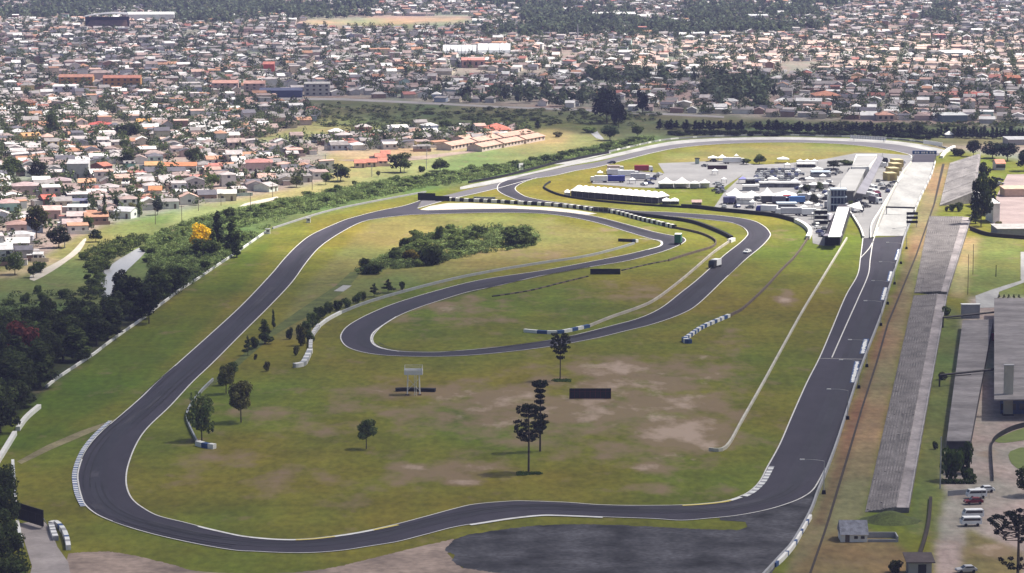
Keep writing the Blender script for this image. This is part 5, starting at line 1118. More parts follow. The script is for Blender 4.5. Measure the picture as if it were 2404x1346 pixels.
while n < 40:
    x, y = tr_.uniform(840, 1215), tr_.uniform(535, 645)
    if not inpoly(x, y, poly): continue
    n += 1; d_ = tr_.choice([0, 1, 1, 2]); c = [DK, MD, LT][d_] if x > 950 else [DK, DK, MD][d_]
    it.append((plant('bush', G(x, y), tr_.uniform(4.0, 7.5), tr_.uniform(2.2, 4.6), c, '', 'thicket inside the loop', 'bush', 'bush'), ['dark bush', 'mid green bush', 'pale green bush'][d_], G(x, y)))
autolabel(it, tm)
# --- monkey-puzzle pines
def araucaria(label, x, yb, yt, tiers, col=(.022, .030, .016), rad=.26):
    s = ppm(yb); H = (yb - yt) / s; o = thing('araucaria_pine', label, 'tree', G(x, yb)); r = random.Random(int(x)); m = MB(); m.tube([(0, 0, -.2), (.05, 0, H * .5), (0, .05, H - .3)], [rad, rad * .8, rad * .4], 8); lob = []
    for tz, R, n in tiers:
        z = H * tz
        for k in range(n):
            a = 6.283 * k / n + r.uniform(-.25, .25); q = R * r.uniform(.8, 1.1); dz = q * r.uniform(.12, .32)
            m.tube([(0, 0, z - .3), (q * .55 * math.cos(a), q * .55 * math.sin(a), z - .35), (q * math.cos(a), q * math.sin(a), z + dz)], [rad * .3, rad * .2, rad * .1], 5)
            lob.append((q * math.cos(a), q * math.sin(a), z + dz + .1, .62, .62, .42)); lob.append((q * .62 * math.cos(a), q * .62 * math.sin(a), z, .42, .42, .3))
    m.build('trunk', BARK, o, (0, 0, 0)); q, t = leaf_cloud(lob, 46 * len(lob), .17, int(x)); c = link('crown', np_quads('crown', q, LEAF, t), o); c.color = (*col, 1); return o
araucaria('dark araucaria pine, nearest, rising from a green mound', 1241, 1110, 950, [(.98, 1.5, 7), (.93, 2.6, 9), (.86, 2.2, 8), (.72, 3.2, 11), (.62, 3.5, 11), (.56, 3.3, 10), (.5, 2.4, 8)])
araucaria('taller narrow araucaria pine just behind the nearest one', 1268, 1060, 897, [(.99, 1.6, 8), (.96, 1.5, 7), (.88, .9, 6), (.80, .8, 6), (.72, .9, 6), (.62, 1.0, 6), (.5, 1.5, 7), (.40, 1.6, 7), (.33, 1.3, 6)])
araucaria('thin sparse araucaria standing before the blue and white tyres', 1315, 894, 786, [(.97, 1.9, 6), (.90, 2.2, 7), (.80, 2.3, 7), (.72, 2.4, 8), (.62, 1.6, 6), (.5, .7, 4)], (.035, .042, .02), .17)
araucaria('big dark araucaria with flat crown at the bottom right corner', 2388, 1392, 1205, [(.98, 2.4, 9), (.93, 4.4, 12), (.87, 5.2, 13), (.82, 6.2, 9), (.79, 7.6, 5), (.74, 6.4, 5), (.70, 5.0, 4), (.34, 3.4, 9)], (.014, .02, .011), .34)
P('round', 2412, 1165, 1085, 70, DK, 'dark tree cut by the right margin above the vans')
for x, yb, rx, lb in ((1240, 1113, 39, 'low green mound round the nearest araucaria'), (1316, 895, 24, 'low green mound under the sparse araucaria')):
    p = G(x, yb); q, t = leaf_cloud([(tr_.uniform(-1, 1) * rx / ppm(yb) * .8, tr_.uniform(-1, 1) * 1.6, .1, 1.1, .9, .32) for _ in range(18)], 900, .22, x); o = link('grass_mound', np_quads('grass_mound', q, LEAF, t)); o.location = p; o.color = (.07, .115, .028, 1); tag(o, lb, 'grass', kind='stuff')
# --- left-hand wood
wood_marks = [(472, 560, 'the yellow flowering tree'), (270, 660, 'the river bend'), (55, 860, 'the reddish tree'), (224, 831, 'the white wall middle'), (330, 740, 'the orange-flecked tree'), (68, 1215, 'the large black billboard'), (60, 985, 'the white wall piece'), (420, 690, 'the upper white wall')]
yt_ = P('round', 472, 590, 519, 62, (.74, .50, .03), 'bright yellow flowering tree above the white wall', var=0)
P('round', 478, 604, 556, 74, DK, 'dark tree in front of the yellow flowering tree'); P('tall', 512, 580, 497, 40, (.04, .055, .03), 'tall dark tree right of the yellow flowering tree'); P('tall', 545, 592, 510, 40, DK, 'tall dark tree, second right of the yellow flowering tree'); P('round', 538, 520, 484, 34, DK, 'round dark treetop on the scrub skyline')
P('tall', 556, 605, 545, 36, DK, 'dark slim tree nearest the white barrel on the wall'); P('tall', 500, 600, 540, 30, MD, 'slim green tree between yellow tree and wall'); P('cone', 588, 504, 484, 24, DK, 'small dark conical tree in the scrub')
P('round', 55, 865, 742, 90, AUT, 'reddish-leaved tree inside the left wood'); P('round', 305, 745, 640, 96, (.028, .036, .016), 'dark big tree beside the river bend'); P('round', 350, 760, 660, 70, (.03, .04, .018), 'dark tree with orange flecks nearest the white wall'); P('round', 284, 695, 628, 54, (.03, .036, .018), 'open dark tree standing over the river water')
P('bush', 367, 700, 672, 22, (.30, .15, .02), 'orange flowering bush among the dark trees', name='bush', cat='bush')
edge = [(632, 541), (548, 600), (468, 654), (391, 707), (334, 751), (247, 813), (194, 851), (108, 912), (60, 975), (0, 1060), (-60, 1130)]
it = []; cnt = 0
wood = [(-90, 800), (40, 790), (230, 770), (300, 740), (380, 690), (470, 640), (468, 650), (391, 702), (334, 746), (247, 808), (194, 846), (108, 908), (66, 975), (20, 1000), (-20, 1060), (-110, 1130)]
Y0 = np.array([G(0, y).y for y in (640, 1130)])
yy = Y0[1]
while yy < Y0[0]:
    xx = -210.0
    while xx < -60:
        q = Vector((xx + tr_.uniform(-2.8, 2.8), yy + tr_.uniform(-3.5, 3.5), 0)); px, py = proj(q); xx += 7.2
        if not inpoly(px, py, wood): continue
        d_ = tr_.choice([0, 0, 0, 1, 2]); ht = tr_.uniform(8.5, 13) * (.75 if py < 720 else 1)
        it.append((plant('forest' if tr_.random() < .85 else 'tall', q, tr_.uniform(7.5, 11), ht, [(.044, .056, .024), (.058, .076, .030), (.08, .105, .038)][d_], '', 'trees of the left-hand wood'), ['dark green tree', 'mid green tree', 'lighter green tree'][d_], q)); cnt += 1
    yy += 9.5
# understorey along the wall and round the river
for i in range(95):
    x, y = tr_.uniform(200, 640), tr_.uniform(545, 720)
    pl_ = [(330, 590), (400, 560), (480, 535), (560, 520), (640, 525), (590, 562), (540, 598), (460, 652), (385, 700), (330, 700), (350, 650), (330, 620)]
    if not inpoly(x, y, pl_): continue
    d_ = tr_.choice([0, 1, 1, 2]); it.append((plant('bush', G(x, y), tr_.uniform(3.2, 6), tr_.uniform(1.8, 4.2), [MD, (.075, .10, .035), SCR][d_], '', 'scrub above the white wall', 'bush', 'bush'), ['dark bush', 'green bush', 'pale bush'][d_], G(x, y)))
for (x, y) in [(222, 640), (235, 655), (210, 628), (228, 612), (250, 605), (265, 598), (205, 655), (218, 672), (280, 590), (300, 578), (232, 690), (195, 690), (150, 700), (100, 705), (60, 712), (20, 715), (180, 720), (120, 725), (90, 690), (310, 572), (240, 625), (196, 610), (252, 632)]:
    it.append((plant('bush', G(x, y), tr_.uniform(3, 6), tr_.uniform(1.5, 3.6), MD if y > 650 else LT, '', 'bushes round the river bend', 'bush', 'bush'), 'riverside bush', G(x, y)))
autolabel(it, wood_marks); WOODN = cnt
# bottom left trees
it = []
for (x, yb, w_, h_) in [(8, 1190, 7, 10), (20, 1240, 6, 9), (-20, 1230, 8, 11), (2, 1290, 7, 9), (30, 1320, 6.5, 8), (-15, 1340, 8, 10), (20, 1390, 7, 7.5), (58, 1410, 5, 6), (-40, 1280, 8, 11), (40, 1375, 6, 7), (14, 1150, 5, 5)]:
    it.append((plant('forest', G(x, yb), w_, h_, (.055, .075, .026), '', 'trees in the bottom left corner'), 'corner tree', G(x, yb)))
autolabel(it, [(68, 1215, 'the large black billboard'), (46, 1258, 'the white wall end'), (33, 1130, 'the short white wall')])
# --- pale scrub band outside the oval, clipped hedge of the far bend
band_u = [(340, 560), (430, 522), (560, 490), (700, 463), (850, 432), (1000, 412), (1100, 399), (1220, 382), (1300, 364), (1420, 338), (1530, 322)]
band_l = [(420, 600), (480, 560), (640, 512), (760, 490), (850, 470), (1000, 440), (1100, 424), (1220, 402), (1300, 384), (1420, 358), (1530, 334)]
sm_ = [(1223, 400, 'the white poster board'), (588, 504, 'the small conical tree'), (733, 447, 'the last power pole'), (1033, 402, 'the round dark field tree'), (1018, 471, 'the black billboards'), (1436, 358, 'the service road end'), (860, 460, 'the scrub band middle'), (640, 500, 'the dirt path end')]
it = []
bx = np.array([p[0] for p in band_u]); bu = np.array([p[1] for p in band_u]); lx = np.array([p[0] for p in band_l]); bl = np.array([p[1] for p in band_l])
for i in range(130):
    x = 380 + 1150 * (i + tr_.random()) / 130; u = np.interp(x, bx, bu); l = np.interp(x, lx, bl); y = u + (l - u) * tr_.uniform(.1, .9)
    d_ = tr_.choice([0, 1, 1, 2, 2]); c = [(.09, .125, .045), (.13, .175, .062), SCR][d_]
    if x > 1200: d_ = 0; c = (.085, .115, .045); y = u + (l - u) * tr_.uniform(.35, .95)
    it.append((plant('bush', G(x, y), tr_.uniform(4, 7.5), tr_.uniform(1.8, 3.4 if x < 1200 else 4.2), c, '', 'scrub band outside the oval', 'bush', 'bush'), ['dark scrub bush', 'green scrub bush', 'pale scrub bush'][d_], G(x, y)))
autolabel(it, sm_)
# --- field and paddock trees
for a in [('round', 940, 405, 354, 64, (.06, .075, .03), 'biggest round tree in the dry field'), ('round', 1033, 402, 371, 48, DK, 'round dark tree right of the biggest field tree'), ('round', 800, 426, 381, 58, (.045, .06, .025), 'large dark tree near the left end of the dry field'), ('round', 765, 434, 402, 28, MD, 'smaller tree touching the large dark field tree'),
  ('bush', 991, 404, 387, 20, DK, 'small bush left of the round dark field tree'), ('cone', 1026, 419, 401, 14, MD, 'slim tree in front of the round dark field tree'), ('round', 832, 437, 423, 14, DK, 'tiny dark tree at the dry field edge'), ('round', 888, 416, 400, 12, OLV, 'tiny brown tree below the reddish roofs'), ('tall', 1263, 303, 281, 20, DK, 'dark cypress-like tree beyond the salmon terraces'),
  ('round', 1046, 306, 280, 40, DK, 'dark field tree behind the shanty row'), ('bush', 1235, 322, 305, 34, (.09, .085, .05), 'brownish bush at the end of the salmon terraces'), ('bush', 1310, 322, 308, 26, (.13, .12, .055), 'straw-coloured bush in the pale clearing'), ('bush', 1385, 312, 297, 44, MD, 'wide dark bush behind the far river glint'),
  ('round', 1432, 330, 292, 50, (.045, .065, .035), 'wide dark tree by the far river glint'), ('round', 1425, 290, 200, 76, (.022, .03, .024), 'tallest dark tree beyond the circuit'), ('round', 1452, 300, 232, 40, (.025, .035, .028), 'dark tree merging with the tallest dark tree'), ('round', 1508, 272, 205, 40, (.022, .03, .024), 'tall dark tree right of the tallest pair'), ('round', 1497, 322, 292, 34, DK, 'dark tree above the hedge of the far bend'),
  ('round', 1752, 387, 371, 26, DK, 'left tree of the paddock-end clump'), ('round', 1783, 386, 361, 34, DK, 'right taller tree of the paddock-end clump'), ('round', 1957, 396, 374, 38, (.03, .036, .022), 'dark tree left of the pit building'), ('bush', 1990, 388, 374, 46, DK, 'low dark tree behind the pit building'), ('round', 2068, 388, 371, 18, (.02, .022, .02), 'dark tree at the far pit building corner'),
  ('round', 1893, 455, 432, 26, (.04, .05, .02), 'left dark paddock tree'), ('round', 1924, 450, 425, 22, DK, 'right dark paddock tree'), ('round', 1877, 468, 447, 18, DK, 'dark tree beside the big tents'), ('round', 1910, 480, 452, 22, (.04, .045, .03), 'dark tree left above the control tower'), ('bush', 1996, 482, 470, 12, LT, 'small bright bush right of the control tower'),
  ('forest', 2303, 532, 398, 58, (.03, .042, .018), 'tall dark tree between the two terraces'), ('forest', 2322, 505, 405, 50, (.022, .03, .016), 'broad dark tree right of the two terraces'), ('round', 2308, 430, 376, 34, (.025, .033, .018), 'dark tree behind the far terrace'), ('tall', 2290, 525, 470, 30, DK, 'dark slim tree above the near terrace end'),
  ('bush', 2235, 497, 477, 18, DK, 'left dark bush between the terraces'), ('bush', 2252, 497, 472, 22, DK, 'middle dark bush between the terraces'), ('bush', 2222, 496, 482, 12, OLV, 'small brown bush between the terraces'), ('round', 2330, 372, 330, 60, (.02, .03, .022), 'huge dark tree right of the oval end'), ('round', 2365, 378, 332, 60, (.018, .028, .02), 'second huge dark tree right of the oval end'), ('round', 2405, 402, 348, 50, (.02, .032, .02), 'dark tree at the right margin above the gravel lot'),
  ('round', 2285, 368, 325, 40, (.03, .036, .026), 'dark brown tree just right of the oval end'), ('bush', 2250, 366, 345, 40, (.035, .042, .022), 'dark bush at the oval end wall'), ('bush', 2345, 532, 518, 20, (.15, .14, .04), 'yellowish bush at the gravel lot wall'),
  ('bush', 2234, 1128, 1040, 62, (.075, .115, .03), 'dense green shrub by the parking lot, left'), ('bush', 2262, 1112, 1036, 54, (.045, .07, .024), 'dense dark shrub by the parking lot, right'), ('bush', 2272, 1132, 1095, 40, (.045, .07, .02), 'low green shrub at the hedge corner'), ('bush', 2100, 1345, 1310, 40, (.05, .055, .02), 'brownish shrub beside the dark hut'),
  ('bush', 2195, 1055, 1035, 16, DK, 'small dark shrub on the grass strip'), ('bush', 2212, 892, 872, 26, (.05, .055, .025), 'shrub under the nearer dark beam'), ('bush', 2222, 740, 718, 26, MD, 'shrub at the far end of the platform')]:
    k_, x, yb, yt, w_, c, lb = a; P(k_, x, yb, yt, w_, c, lb, name='bush' if k_ == 'bush' else 'tree', cat='bush' if k_ == 'bush' else 'tree')
for i, x in enumerate((2345, 2357, 2368, 2380, 2392)):
    P('cone', x, 702, 690, 8, DK, f'little clipped tree behind the grey roof, {PN[i]}', 'little clipped trees', name='tree')
hd = thing('hedge', 'clipped hedge along the parking lot fence', 'hedge', G(2250, 1136)); q, t = leaf_cloud([(x_ * .8 - 3.6, 0, .6, .62, .6, .62) for x_ in range(10)], 1100, .17, 77); c = link('foliage', np_quads('foliage', q, LEAF, t), hd); c.color = (.06, .09, .025, 1)
# conifer rows behind the far bend
it = []
for i in range(96):
    x = 1550 + 860 * i / 95 + tr_.uniform(-2, 2); y = 304 + (x - 1550) * .020 + tr_.uniform(-1, 1) + (6 if x > 2050 else 0)
    if tr_.random() < .25 and x < 1800: continue
    it.append((plant('cone' if tr_.random() < .5 else 'tall', G(x, y), tr_.uniform(3.5, 6), tr_.uniform(4.5, 6.8), (.018, .026, .022), '', 'conifer row behind the far bend', 'conifer', 'conifer'), 'dark conifer', G(x, y)))
for i in range(34):
    x = 1580 + 600 * i / 33; y = 318 + tr_.uniform(-2, 2) + max(0, (x - 2000) * .05)
    it.append((plant('bush', G(x, y), tr_.uniform(5, 9), tr_.uniform(2.2, 3.6), (.035, .048, .024), '', 'hedge behind the far bend', 'bush', 'bush'), 'low dark bush', G(x, y)))
autolabel(it, [(1600, 326, 'the far bend start'), (1720, 321, 'the outer oval wall'), (1850, 318, 'the far bend middle'), (1960, 322, 'the bend past the middle'), (2040, 328, 'the white striped board'), (2190, 345, 'the pale far board'), (2330, 372, 'the huge dark trees'), (2228, 318, 'the white hut roof')])
wr = thing('hut', 'small white-roofed hut among the far dark trees', 'hut', G(2228, 324)); m = MB(); m.box((0, 0, 1), (4, 4, 2)); m.build('wall', GREY, wr); m = MB(); m.add([(-2.6, -2.4, 2), (2.6, -2.4, 2), (2.6, 2.4, 2), (-2.6, 2.4, 2), (0, 0, 4)], [(0, 1, 4), (1, 2, 4), (2, 3, 4), (3, 0, 4), (3, 2, 1, 0)]); m.build('roof', WHITE, wr)

# creeping undergrowth that fills the band and the river bank: nobody could count it
UND = [[(340, 562), (430, 524), (560, 492), (700, 466), (850, 434), (1000, 414), (1100, 401), (1220, 384), (1300, 366), (1420, 340), (1535, 320), (1540, 334), (1420, 360), (1300, 386), (1220, 404), (1100, 428), (1000, 444), (850, 474), (700, 506), (630, 536), (548, 596), (468, 650), (391, 703), (330, 700), (352, 640), (345, 600)]]
vv, cc = [], []
UND.append([(845, 646), (836, 632), (930, 588), (985, 560), (1035, 541), (1120, 536), (1240, 536), (1262, 560), (1255, 578), (1190, 590), (1100, 604), (1040, 618), (960, 630)])
UND.append([(-60, 720), (0, 700), (60, 690), (130, 684), (200, 690), (232, 650), (224, 625), (250, 600), (322, 572), (345, 562), (300, 590), (262, 612), (236, 645), (242, 702), (290, 700), (250, 790), (100, 860), (-60, 900)])
UND[2] = UND[2][:6] + [(205, 640), (196, 600), (240, 570), (300, 556), (345, 556), (345, 562), (326, 580), (300, 592), (262, 612), (236, 645), (242, 702)] + UND[2][-4:]
for i in range(11200):
    x, y = (tr_.uniform(-60, 1540), tr_.uniform(318, 860)) if i < 5200 else (lambda xx: (xx, np.interp(xx, bx, bu) + tr_.random() * (np.interp(xx, lx, bl) - np.interp(xx, bx, bu))))(tr_.uniform(420, 1530)) if i < 7600 else (tr_.uniform(330, 600), tr_.uniform(550, 705)) if i < 9000 else (tr_.uniform(190, 345), tr_.uniform(554, 702)) if i < 9500 else (tr_.uniform(835, 1265), tr_.uniform(535, 646))
    zi = next((k for k in range(3) if inpoly(x, y, UND[k])), None)
    if zi is None: continue
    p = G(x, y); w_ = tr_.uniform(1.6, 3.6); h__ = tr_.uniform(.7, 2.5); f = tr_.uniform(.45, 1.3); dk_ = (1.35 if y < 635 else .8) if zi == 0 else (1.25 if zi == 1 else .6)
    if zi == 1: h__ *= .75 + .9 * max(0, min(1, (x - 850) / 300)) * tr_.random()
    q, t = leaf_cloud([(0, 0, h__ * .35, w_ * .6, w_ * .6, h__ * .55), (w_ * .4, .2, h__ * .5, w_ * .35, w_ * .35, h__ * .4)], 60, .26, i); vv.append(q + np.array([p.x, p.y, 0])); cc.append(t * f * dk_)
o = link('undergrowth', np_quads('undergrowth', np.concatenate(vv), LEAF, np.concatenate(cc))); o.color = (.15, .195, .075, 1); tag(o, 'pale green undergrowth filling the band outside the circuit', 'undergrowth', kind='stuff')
# ------------------------------------------------------------------ the town
h_ = random.Random(7)
ROOFC = [((.22, .20, .195), 'grey', 6), ((.26, .195, .18), 'brownish', 6), ((.35, .19, .125), 'orange', 1.4), ((.28, .12, .10), 'red', 1.1), ((.58, .56, .55), 'white', 5), ((.10, .095, .11), 'dark', 3), ((.42, .28, .235), 'salmon', 2), ((.36, .325, .32), 'pale grey', 5)]
WALLC = [((.66, .64, .61), 'white', 8), ((.58, .51, .40), 'cream', 4), ((.42, .41, .40), 'grey', 4), ((.44, .55, .51), 'mint', .6), ((.60, .48, .24), 'yellow', .5), ((.52, .40, .37), 'pink', 2), ((.32, .21, .17), 'brick', 2), ((.36, .41, .50), 'blue', .5)]
def pick(lst): return h_.choices(lst, [t[2] for t in lst])[0]
def house_geo(w, d, h, typ, rise):
    """wall verts/faces, roof verts/faces about the foot centre"""
    a, b_ = w / 2, d / 2; wv = [(-a, -b_, 0), (a, -b_, 0), (a, b_, 0), (-a, b_, 0), (-a, -b_, h), (a, -b_, h), (a, b_, h), (-a, b_, h)]
    wf = [(0, 1, 5, 4), (1, 2, 6, 5), (2, 3, 7, 6), (3, 0, 4, 7)]; o = .45; t = .16
    if typ == 'gable':
        wv += [(-a, 0, h + rise), (a, 0, h + rise)]; wf += [(5, 6, 9), (7, 4, 8)]
        e = rise * o / b_; A, B = a + o * .6, b_ + o
        rv = [(-A, -B, h - e), (A, -B, h - e), (A, 0, h + rise), (-A, 0, h + rise), (A, B, h - e), (-A, B, h - e)]; rv = [(x, y, z + .03) for x, y, z in rv] + [(x, y, z + t) for x, y, z in rv]
        rf = [(6, 7, 8, 9), (9, 8, 10, 11), (0, 1, 7, 6), (4, 5, 11, 10), (1, 2, 8, 7), (2, 4, 10, 8), (3, 0, 6, 9), (5, 3, 9, 11), (3, 2, 1, 0), (5, 4, 2, 3)]
    elif typ == 'hip':
        A, B = a + o, b_ + o; k = max(.2, A - B * .9)
        rv = [(-A, -B, h - .05), (A, -B, h - .05), (A, B, h - .05), (-A, B, h - .05), (-k, 0, h + rise), (k, 0, h + rise)]
        rf = [(0, 1, 5, 4), (1, 2, 5), (2, 3, 4, 5), (3, 0, 4), (3, 2, 1, 0)]
    else:
        A, B = a + .25, b_ + .25; s = rise * .35
        rv = [(-A, -B, h), (A, -B, h), (A, B, h + s), (-A, B, h + s), (-A, -B, h + .22), (A, -B, h + .22), (A, B, h + s + .22), (-A, B, h + s + .22)]
        rf = [(3, 2, 1, 0), (4, 5, 6, 7), (0, 1, 5, 4), (1, 2, 6, 5), (2, 3, 7, 6), (3, 0, 4, 7)]
        wv[6] = (a, b_, h + s); wv[7] = (-a, b_, h + s)
    return wv, wf, rv, rf
unit = MB(); unit.box((0, 0, 0), (1, 1, 1)); ub = bpy.data.meshes.new('window'); ub.from_pydata(unit.v, [], unit.f); ub.materials.append(GLASS); ub.update()
ud = ub.copy(); ud.name = 'door'; ud.materials.clear(); ud.materials.append(WOOD)
ANX = []
def mesh_of(name, v, f, mt):
    me = bpy.data.meshes.new(name); me.from_pydata(v, [], f); me.materials.append(mt); me.update(); return me
def house(p, rz, w, d, h, typ, rise, wc, rc, label='', group=None, det=2, name='house', cat='house', floors=1):
    o = thing(name, label, cat, p, rz, group); wv, wf, rv, rf = house_geo(w, d, h, typ, rise)
    x = link('wall', mesh_of('wall', wv, wf, TOWNW), o); x.color = (*wc, 1)
    y = link('roof', mesh_of('roof', rv, rf, TOWNR), o); y.color = (*rc, 1)
    if det and h_.random() < .6:       # lean-to and yard wall
        m = MB(); sx = h_.choice((-1, 1)); aw, ad, ah = h_.uniform(2.2, 4), h_.uniform(2.5, d * .8), h_.uniform(2.0, 2.6); ax = sx * (w / 2 + aw / 2 + .02); ay = h_.uniform(-.2, .2) * d
        m.box((ax, ay, ah / 2), (aw, ad, ah), 0, 0, pick(WALLC)[0]); m.box((ax, ay, ah + .07), (aw + .3, ad + .4, .14), 0, 0, pick(ROOFC)[0]); m.build('lean_to', ATTR, o)
    if det and h_.random() < .5:
        m = MB(); c_ = pick(WALLC)[0]; m.box((h_.uniform(-2, 2), -d / 2 - h_.uniform(2, 4), .75), (w + h_.uniform(1, 4), .18, 1.5), 0, 0, c_); m.build('yard_wall', ATTR, o)
    if det:
        # windows and door on the two sides turned to the camera
        for f in range(floors):
            nwin = 2 if w < 9 else 3
            for i in range(nwin):
                if f == 0 and i == 1 and det > 1:
                    q = link('door', ud, o); q.location = (-w / 2 + w * (i + .5) / nwin, -d / 2 - .02, 1.05); q.scale = (.95, .10, 2.1); continue
                q = link('window', ub, o); q.location = (-w / 2 + w * (i + .5) / nwin, -d / 2 - .02, 1.65 + f * 2.9); q.scale = (1.25, .10, 1.15)
            if det > 1:
                q = link('window', ub, o); q.location = (w / 2 + .02, 0, 1.65 + f * 2.9); q.scale = (.10, 1.3, 1.1)
    return o
def HH(x, yb, wpx, hpx, typ, wc, rc, label, rz=.12, dep=8, floors=1, rise=1.4, name='house', cat='house', det=2):
    s = ppm(yb); return house(G(x, yb), rz, wpx / s, dep, max(2.4, hpx / s - rise * .6), typ, rise, wc, rc, label, 'houses of the near town', det, name, cat, floors)
WH, CR, GRW, MT, YL, PK = [t[0] for t in WALLC[:6]]; RGY, RBR, ROR, RRD, RWH, RDK, RSA, RPG = [t[0] for t in ROOFC]
named = [(70, 334, 44, 20, 'gable', (.75, .55, .18), (.45, .26, .12), 'bright yellow house', .5, 9, 2), (304, 402, 26, 24, 'flat', (.30, .52, .46), RGY, 'turquoise two-storey house', .2, 8, 2), (235, 305, 50, 18, 'hip', WH, (.36, .08, .07), 'house under the big red hip roof', .1, 12, 1), (185, 415, 50, 38, 'flat', GRW, (.36, .35, .36), 'big pale grey shed', .1, 18, 1),
  (58, 257, 36, 20, 'gable', (.50, .15, .03), (.20, .10, .08), 'shed with bright orange front', 1.2, 12, 1), (424, 404, 76, 20, 'gable', GRW, (.45, .18, .09), 'long grey house under an orange roof', .06, 7, 1), (18, 513, 52, 44, 'hip', (.42, .58, .50), (.38, .26, .25), 'mint house with pinkish hip roof', .25, 9, 2), (608, 404, 62, 30, 'hip', PK, (.36, .17, .15), 'house with the broadest dusky pink roof', .1, 14, 1),
  (542, 378, 34, 18, 'flat', (.75, .74, .73), (.68, .67, .66), 'white boxy house with two dark windows', .15, 8, 1), (550, 429, 42, 22, 'flat', (.72, .71, .70), RWH, 'white flat house at the field side, upper', .12, 9, 1), (533, 470, 44, 22, 'gable', CR, (.50, .50, .46), 'cream house at the very field edge', .1, 8, 1), (624, 449, 34, 18, 'gable', (.62, .68, .62), RPG, 'pale green-white house at the field corner', 1.0, 9, 1),
  (365, 462, 30, 22, 'gable', CR, (.47, .19, .09), 'cream house with orange roof near poplars', .1, 8, 1), (386, 428, 28, 18, 'flat', (.78, .68, .25), RPG, 'pale yellow boxy house', .1, 7, 1), (112, 482, 32, 22, 'gable', (.28, .16, .14), (.50, .12, .09), 'house with the brightest red roof', .4, 9, 1), (120, 512, 48, 26, 'gable', (.5, .34, .30), (.52, .35, .32), 'pink house below the bright red roof', .1, 9, 1),
  (184, 498, 50, 16, 'flat', WH, (.62, .62, .63), 'long white flat-roofed house', .05, 6, 1), (187, 484, 38, 14, 'flat', (.05, .06, .16), (.12, .12, .18), 'dark blue low shed', .1, 6, 1), (298, 511, 44, 22, 'gable', (.66, .67, .64), (.42, .42, .44), 'white house with grey roof by the meadow', -.35, 8, 1), (295, 446, 16, 20, 'flat', (.72, .72, .72), RWH, 'narrow white two-storey house', .1, 6, 2),
  (322, 462, 30, 14, 'flat', (.50, .66, .60), RWH, 'pale mint low house', .1, 7, 1), (48, 569, 62, 24, 'hip', (.5, .5, .55), (.40, .39, .40), 'grey hip-roofed house near the bottom of the town', .1, 9, 1), (12, 590, 34, 18, 'flat', WH, (.66, .65, .63), 'white shed cut by the left margin', .1, 7, 1), (238, 404, 30, 20, 'gable', RRD, (.36, .13, .09), 'red-brown gabled house left of the turquoise one', .9, 9, 1),
  (338, 295, 34, 14, 'gable', CR, (.52, .27, .10), 'house with a yellow-orange roof', .1, 9, 1), (180, 520, 44, 20, 'gable', PK, (.42, .34, .33), 'house with pinkish grey roof behind the dark trees', .15, 9, 1), (215, 517, 24, 20, 'gable', (.5, .45, .36), (.36, .18, .12), 'small house with rust roof above the meadow', .1, 8, 1), (170, 536, 46, 18, 'gable', (.62, .55, .42), (.38, .30, .29), 'low cream house at the meadow edge', .15, 8, 1), (40, 545, 48, 26, 'hip', PK, (.27, .17, .15), 'brown-roofed house left of the tall brownish tree', .2, 9, 1), (460, 430, 26, 16, 'gable', CR, (.5, .2, .17), 'small house with bright pink roof', .1, 7, 1), (506, 402, 32, 12, 'gable', PK, (.45, .17, .14), 'low house with rosy roof right of the long grey one', .1, 8, 1), (360, 400, 40, 18, 'gable', CR, (.46, .26, .12), 'house with ochre roof left of the long grey one', .15, 9, 1),
  (255, 455, 46, 22, 'hip', GRW, (.34, .30, .30), 'grey hip-roofed house behind the poplars', .1, 9, 1), (140, 440, 52, 22, 'hip', (.5, .4, .38), (.31, .24, .25), 'wide house under a mauve-grey hip roof', .2, 10, 1), (60, 455, 60, 26, 'hip', PK, (.36, .27, .27), 'wide house under a pale mauve roof at left', .2, 11, 1), (205, 440, 40, 18, 'gable', CR, (.50, .28, .18), 'cream house under a peach roof', .1, 9, 1)]
tmarks = []
for x, yb, wpx, hpx, typ, wc, rc, lb, rz, dep, fl in named:
    o = HH(x, yb, wpx, hpx, typ, wc, rc, lb + (' in the near town' if len(lb.split()) < 5 else ''), rz, dep, fl); tmarks.append((x, yb, 'the ' + lb if len(lb.split()) <= 4 else None))
tmarks = [t for t in tmarks if t[2]] + [(86, 545, 'the tall brownish tree'), (225, 566, 'the round meadow bush'), (424, 404, 'the long grey house'), (235, 305, 'the big red roof'), (608, 404, 'the broadest pink roof'), (1165, 318, 'the large red-roofed hall'), (940, 405, 'the biggest field tree'), (540, 378, 'the boxy white house'), (640, 449, 'the field corner'), (112, 482, 'the brightest red roof'), (338, 295, 'the yellow-orange roof'), (700, 300, 'the green meadow strip'), (760, 290, 'the tree by the meadow strip')]
named_px = [(t[0], t[1], t[2] / 2 + 4) for t in named]
def clear_of(px, py, m=1.0):
    for x, y, r in named_px:
        if abs(px - x) < r * m + 5 and -12 < py - y < 7: return False
    return True
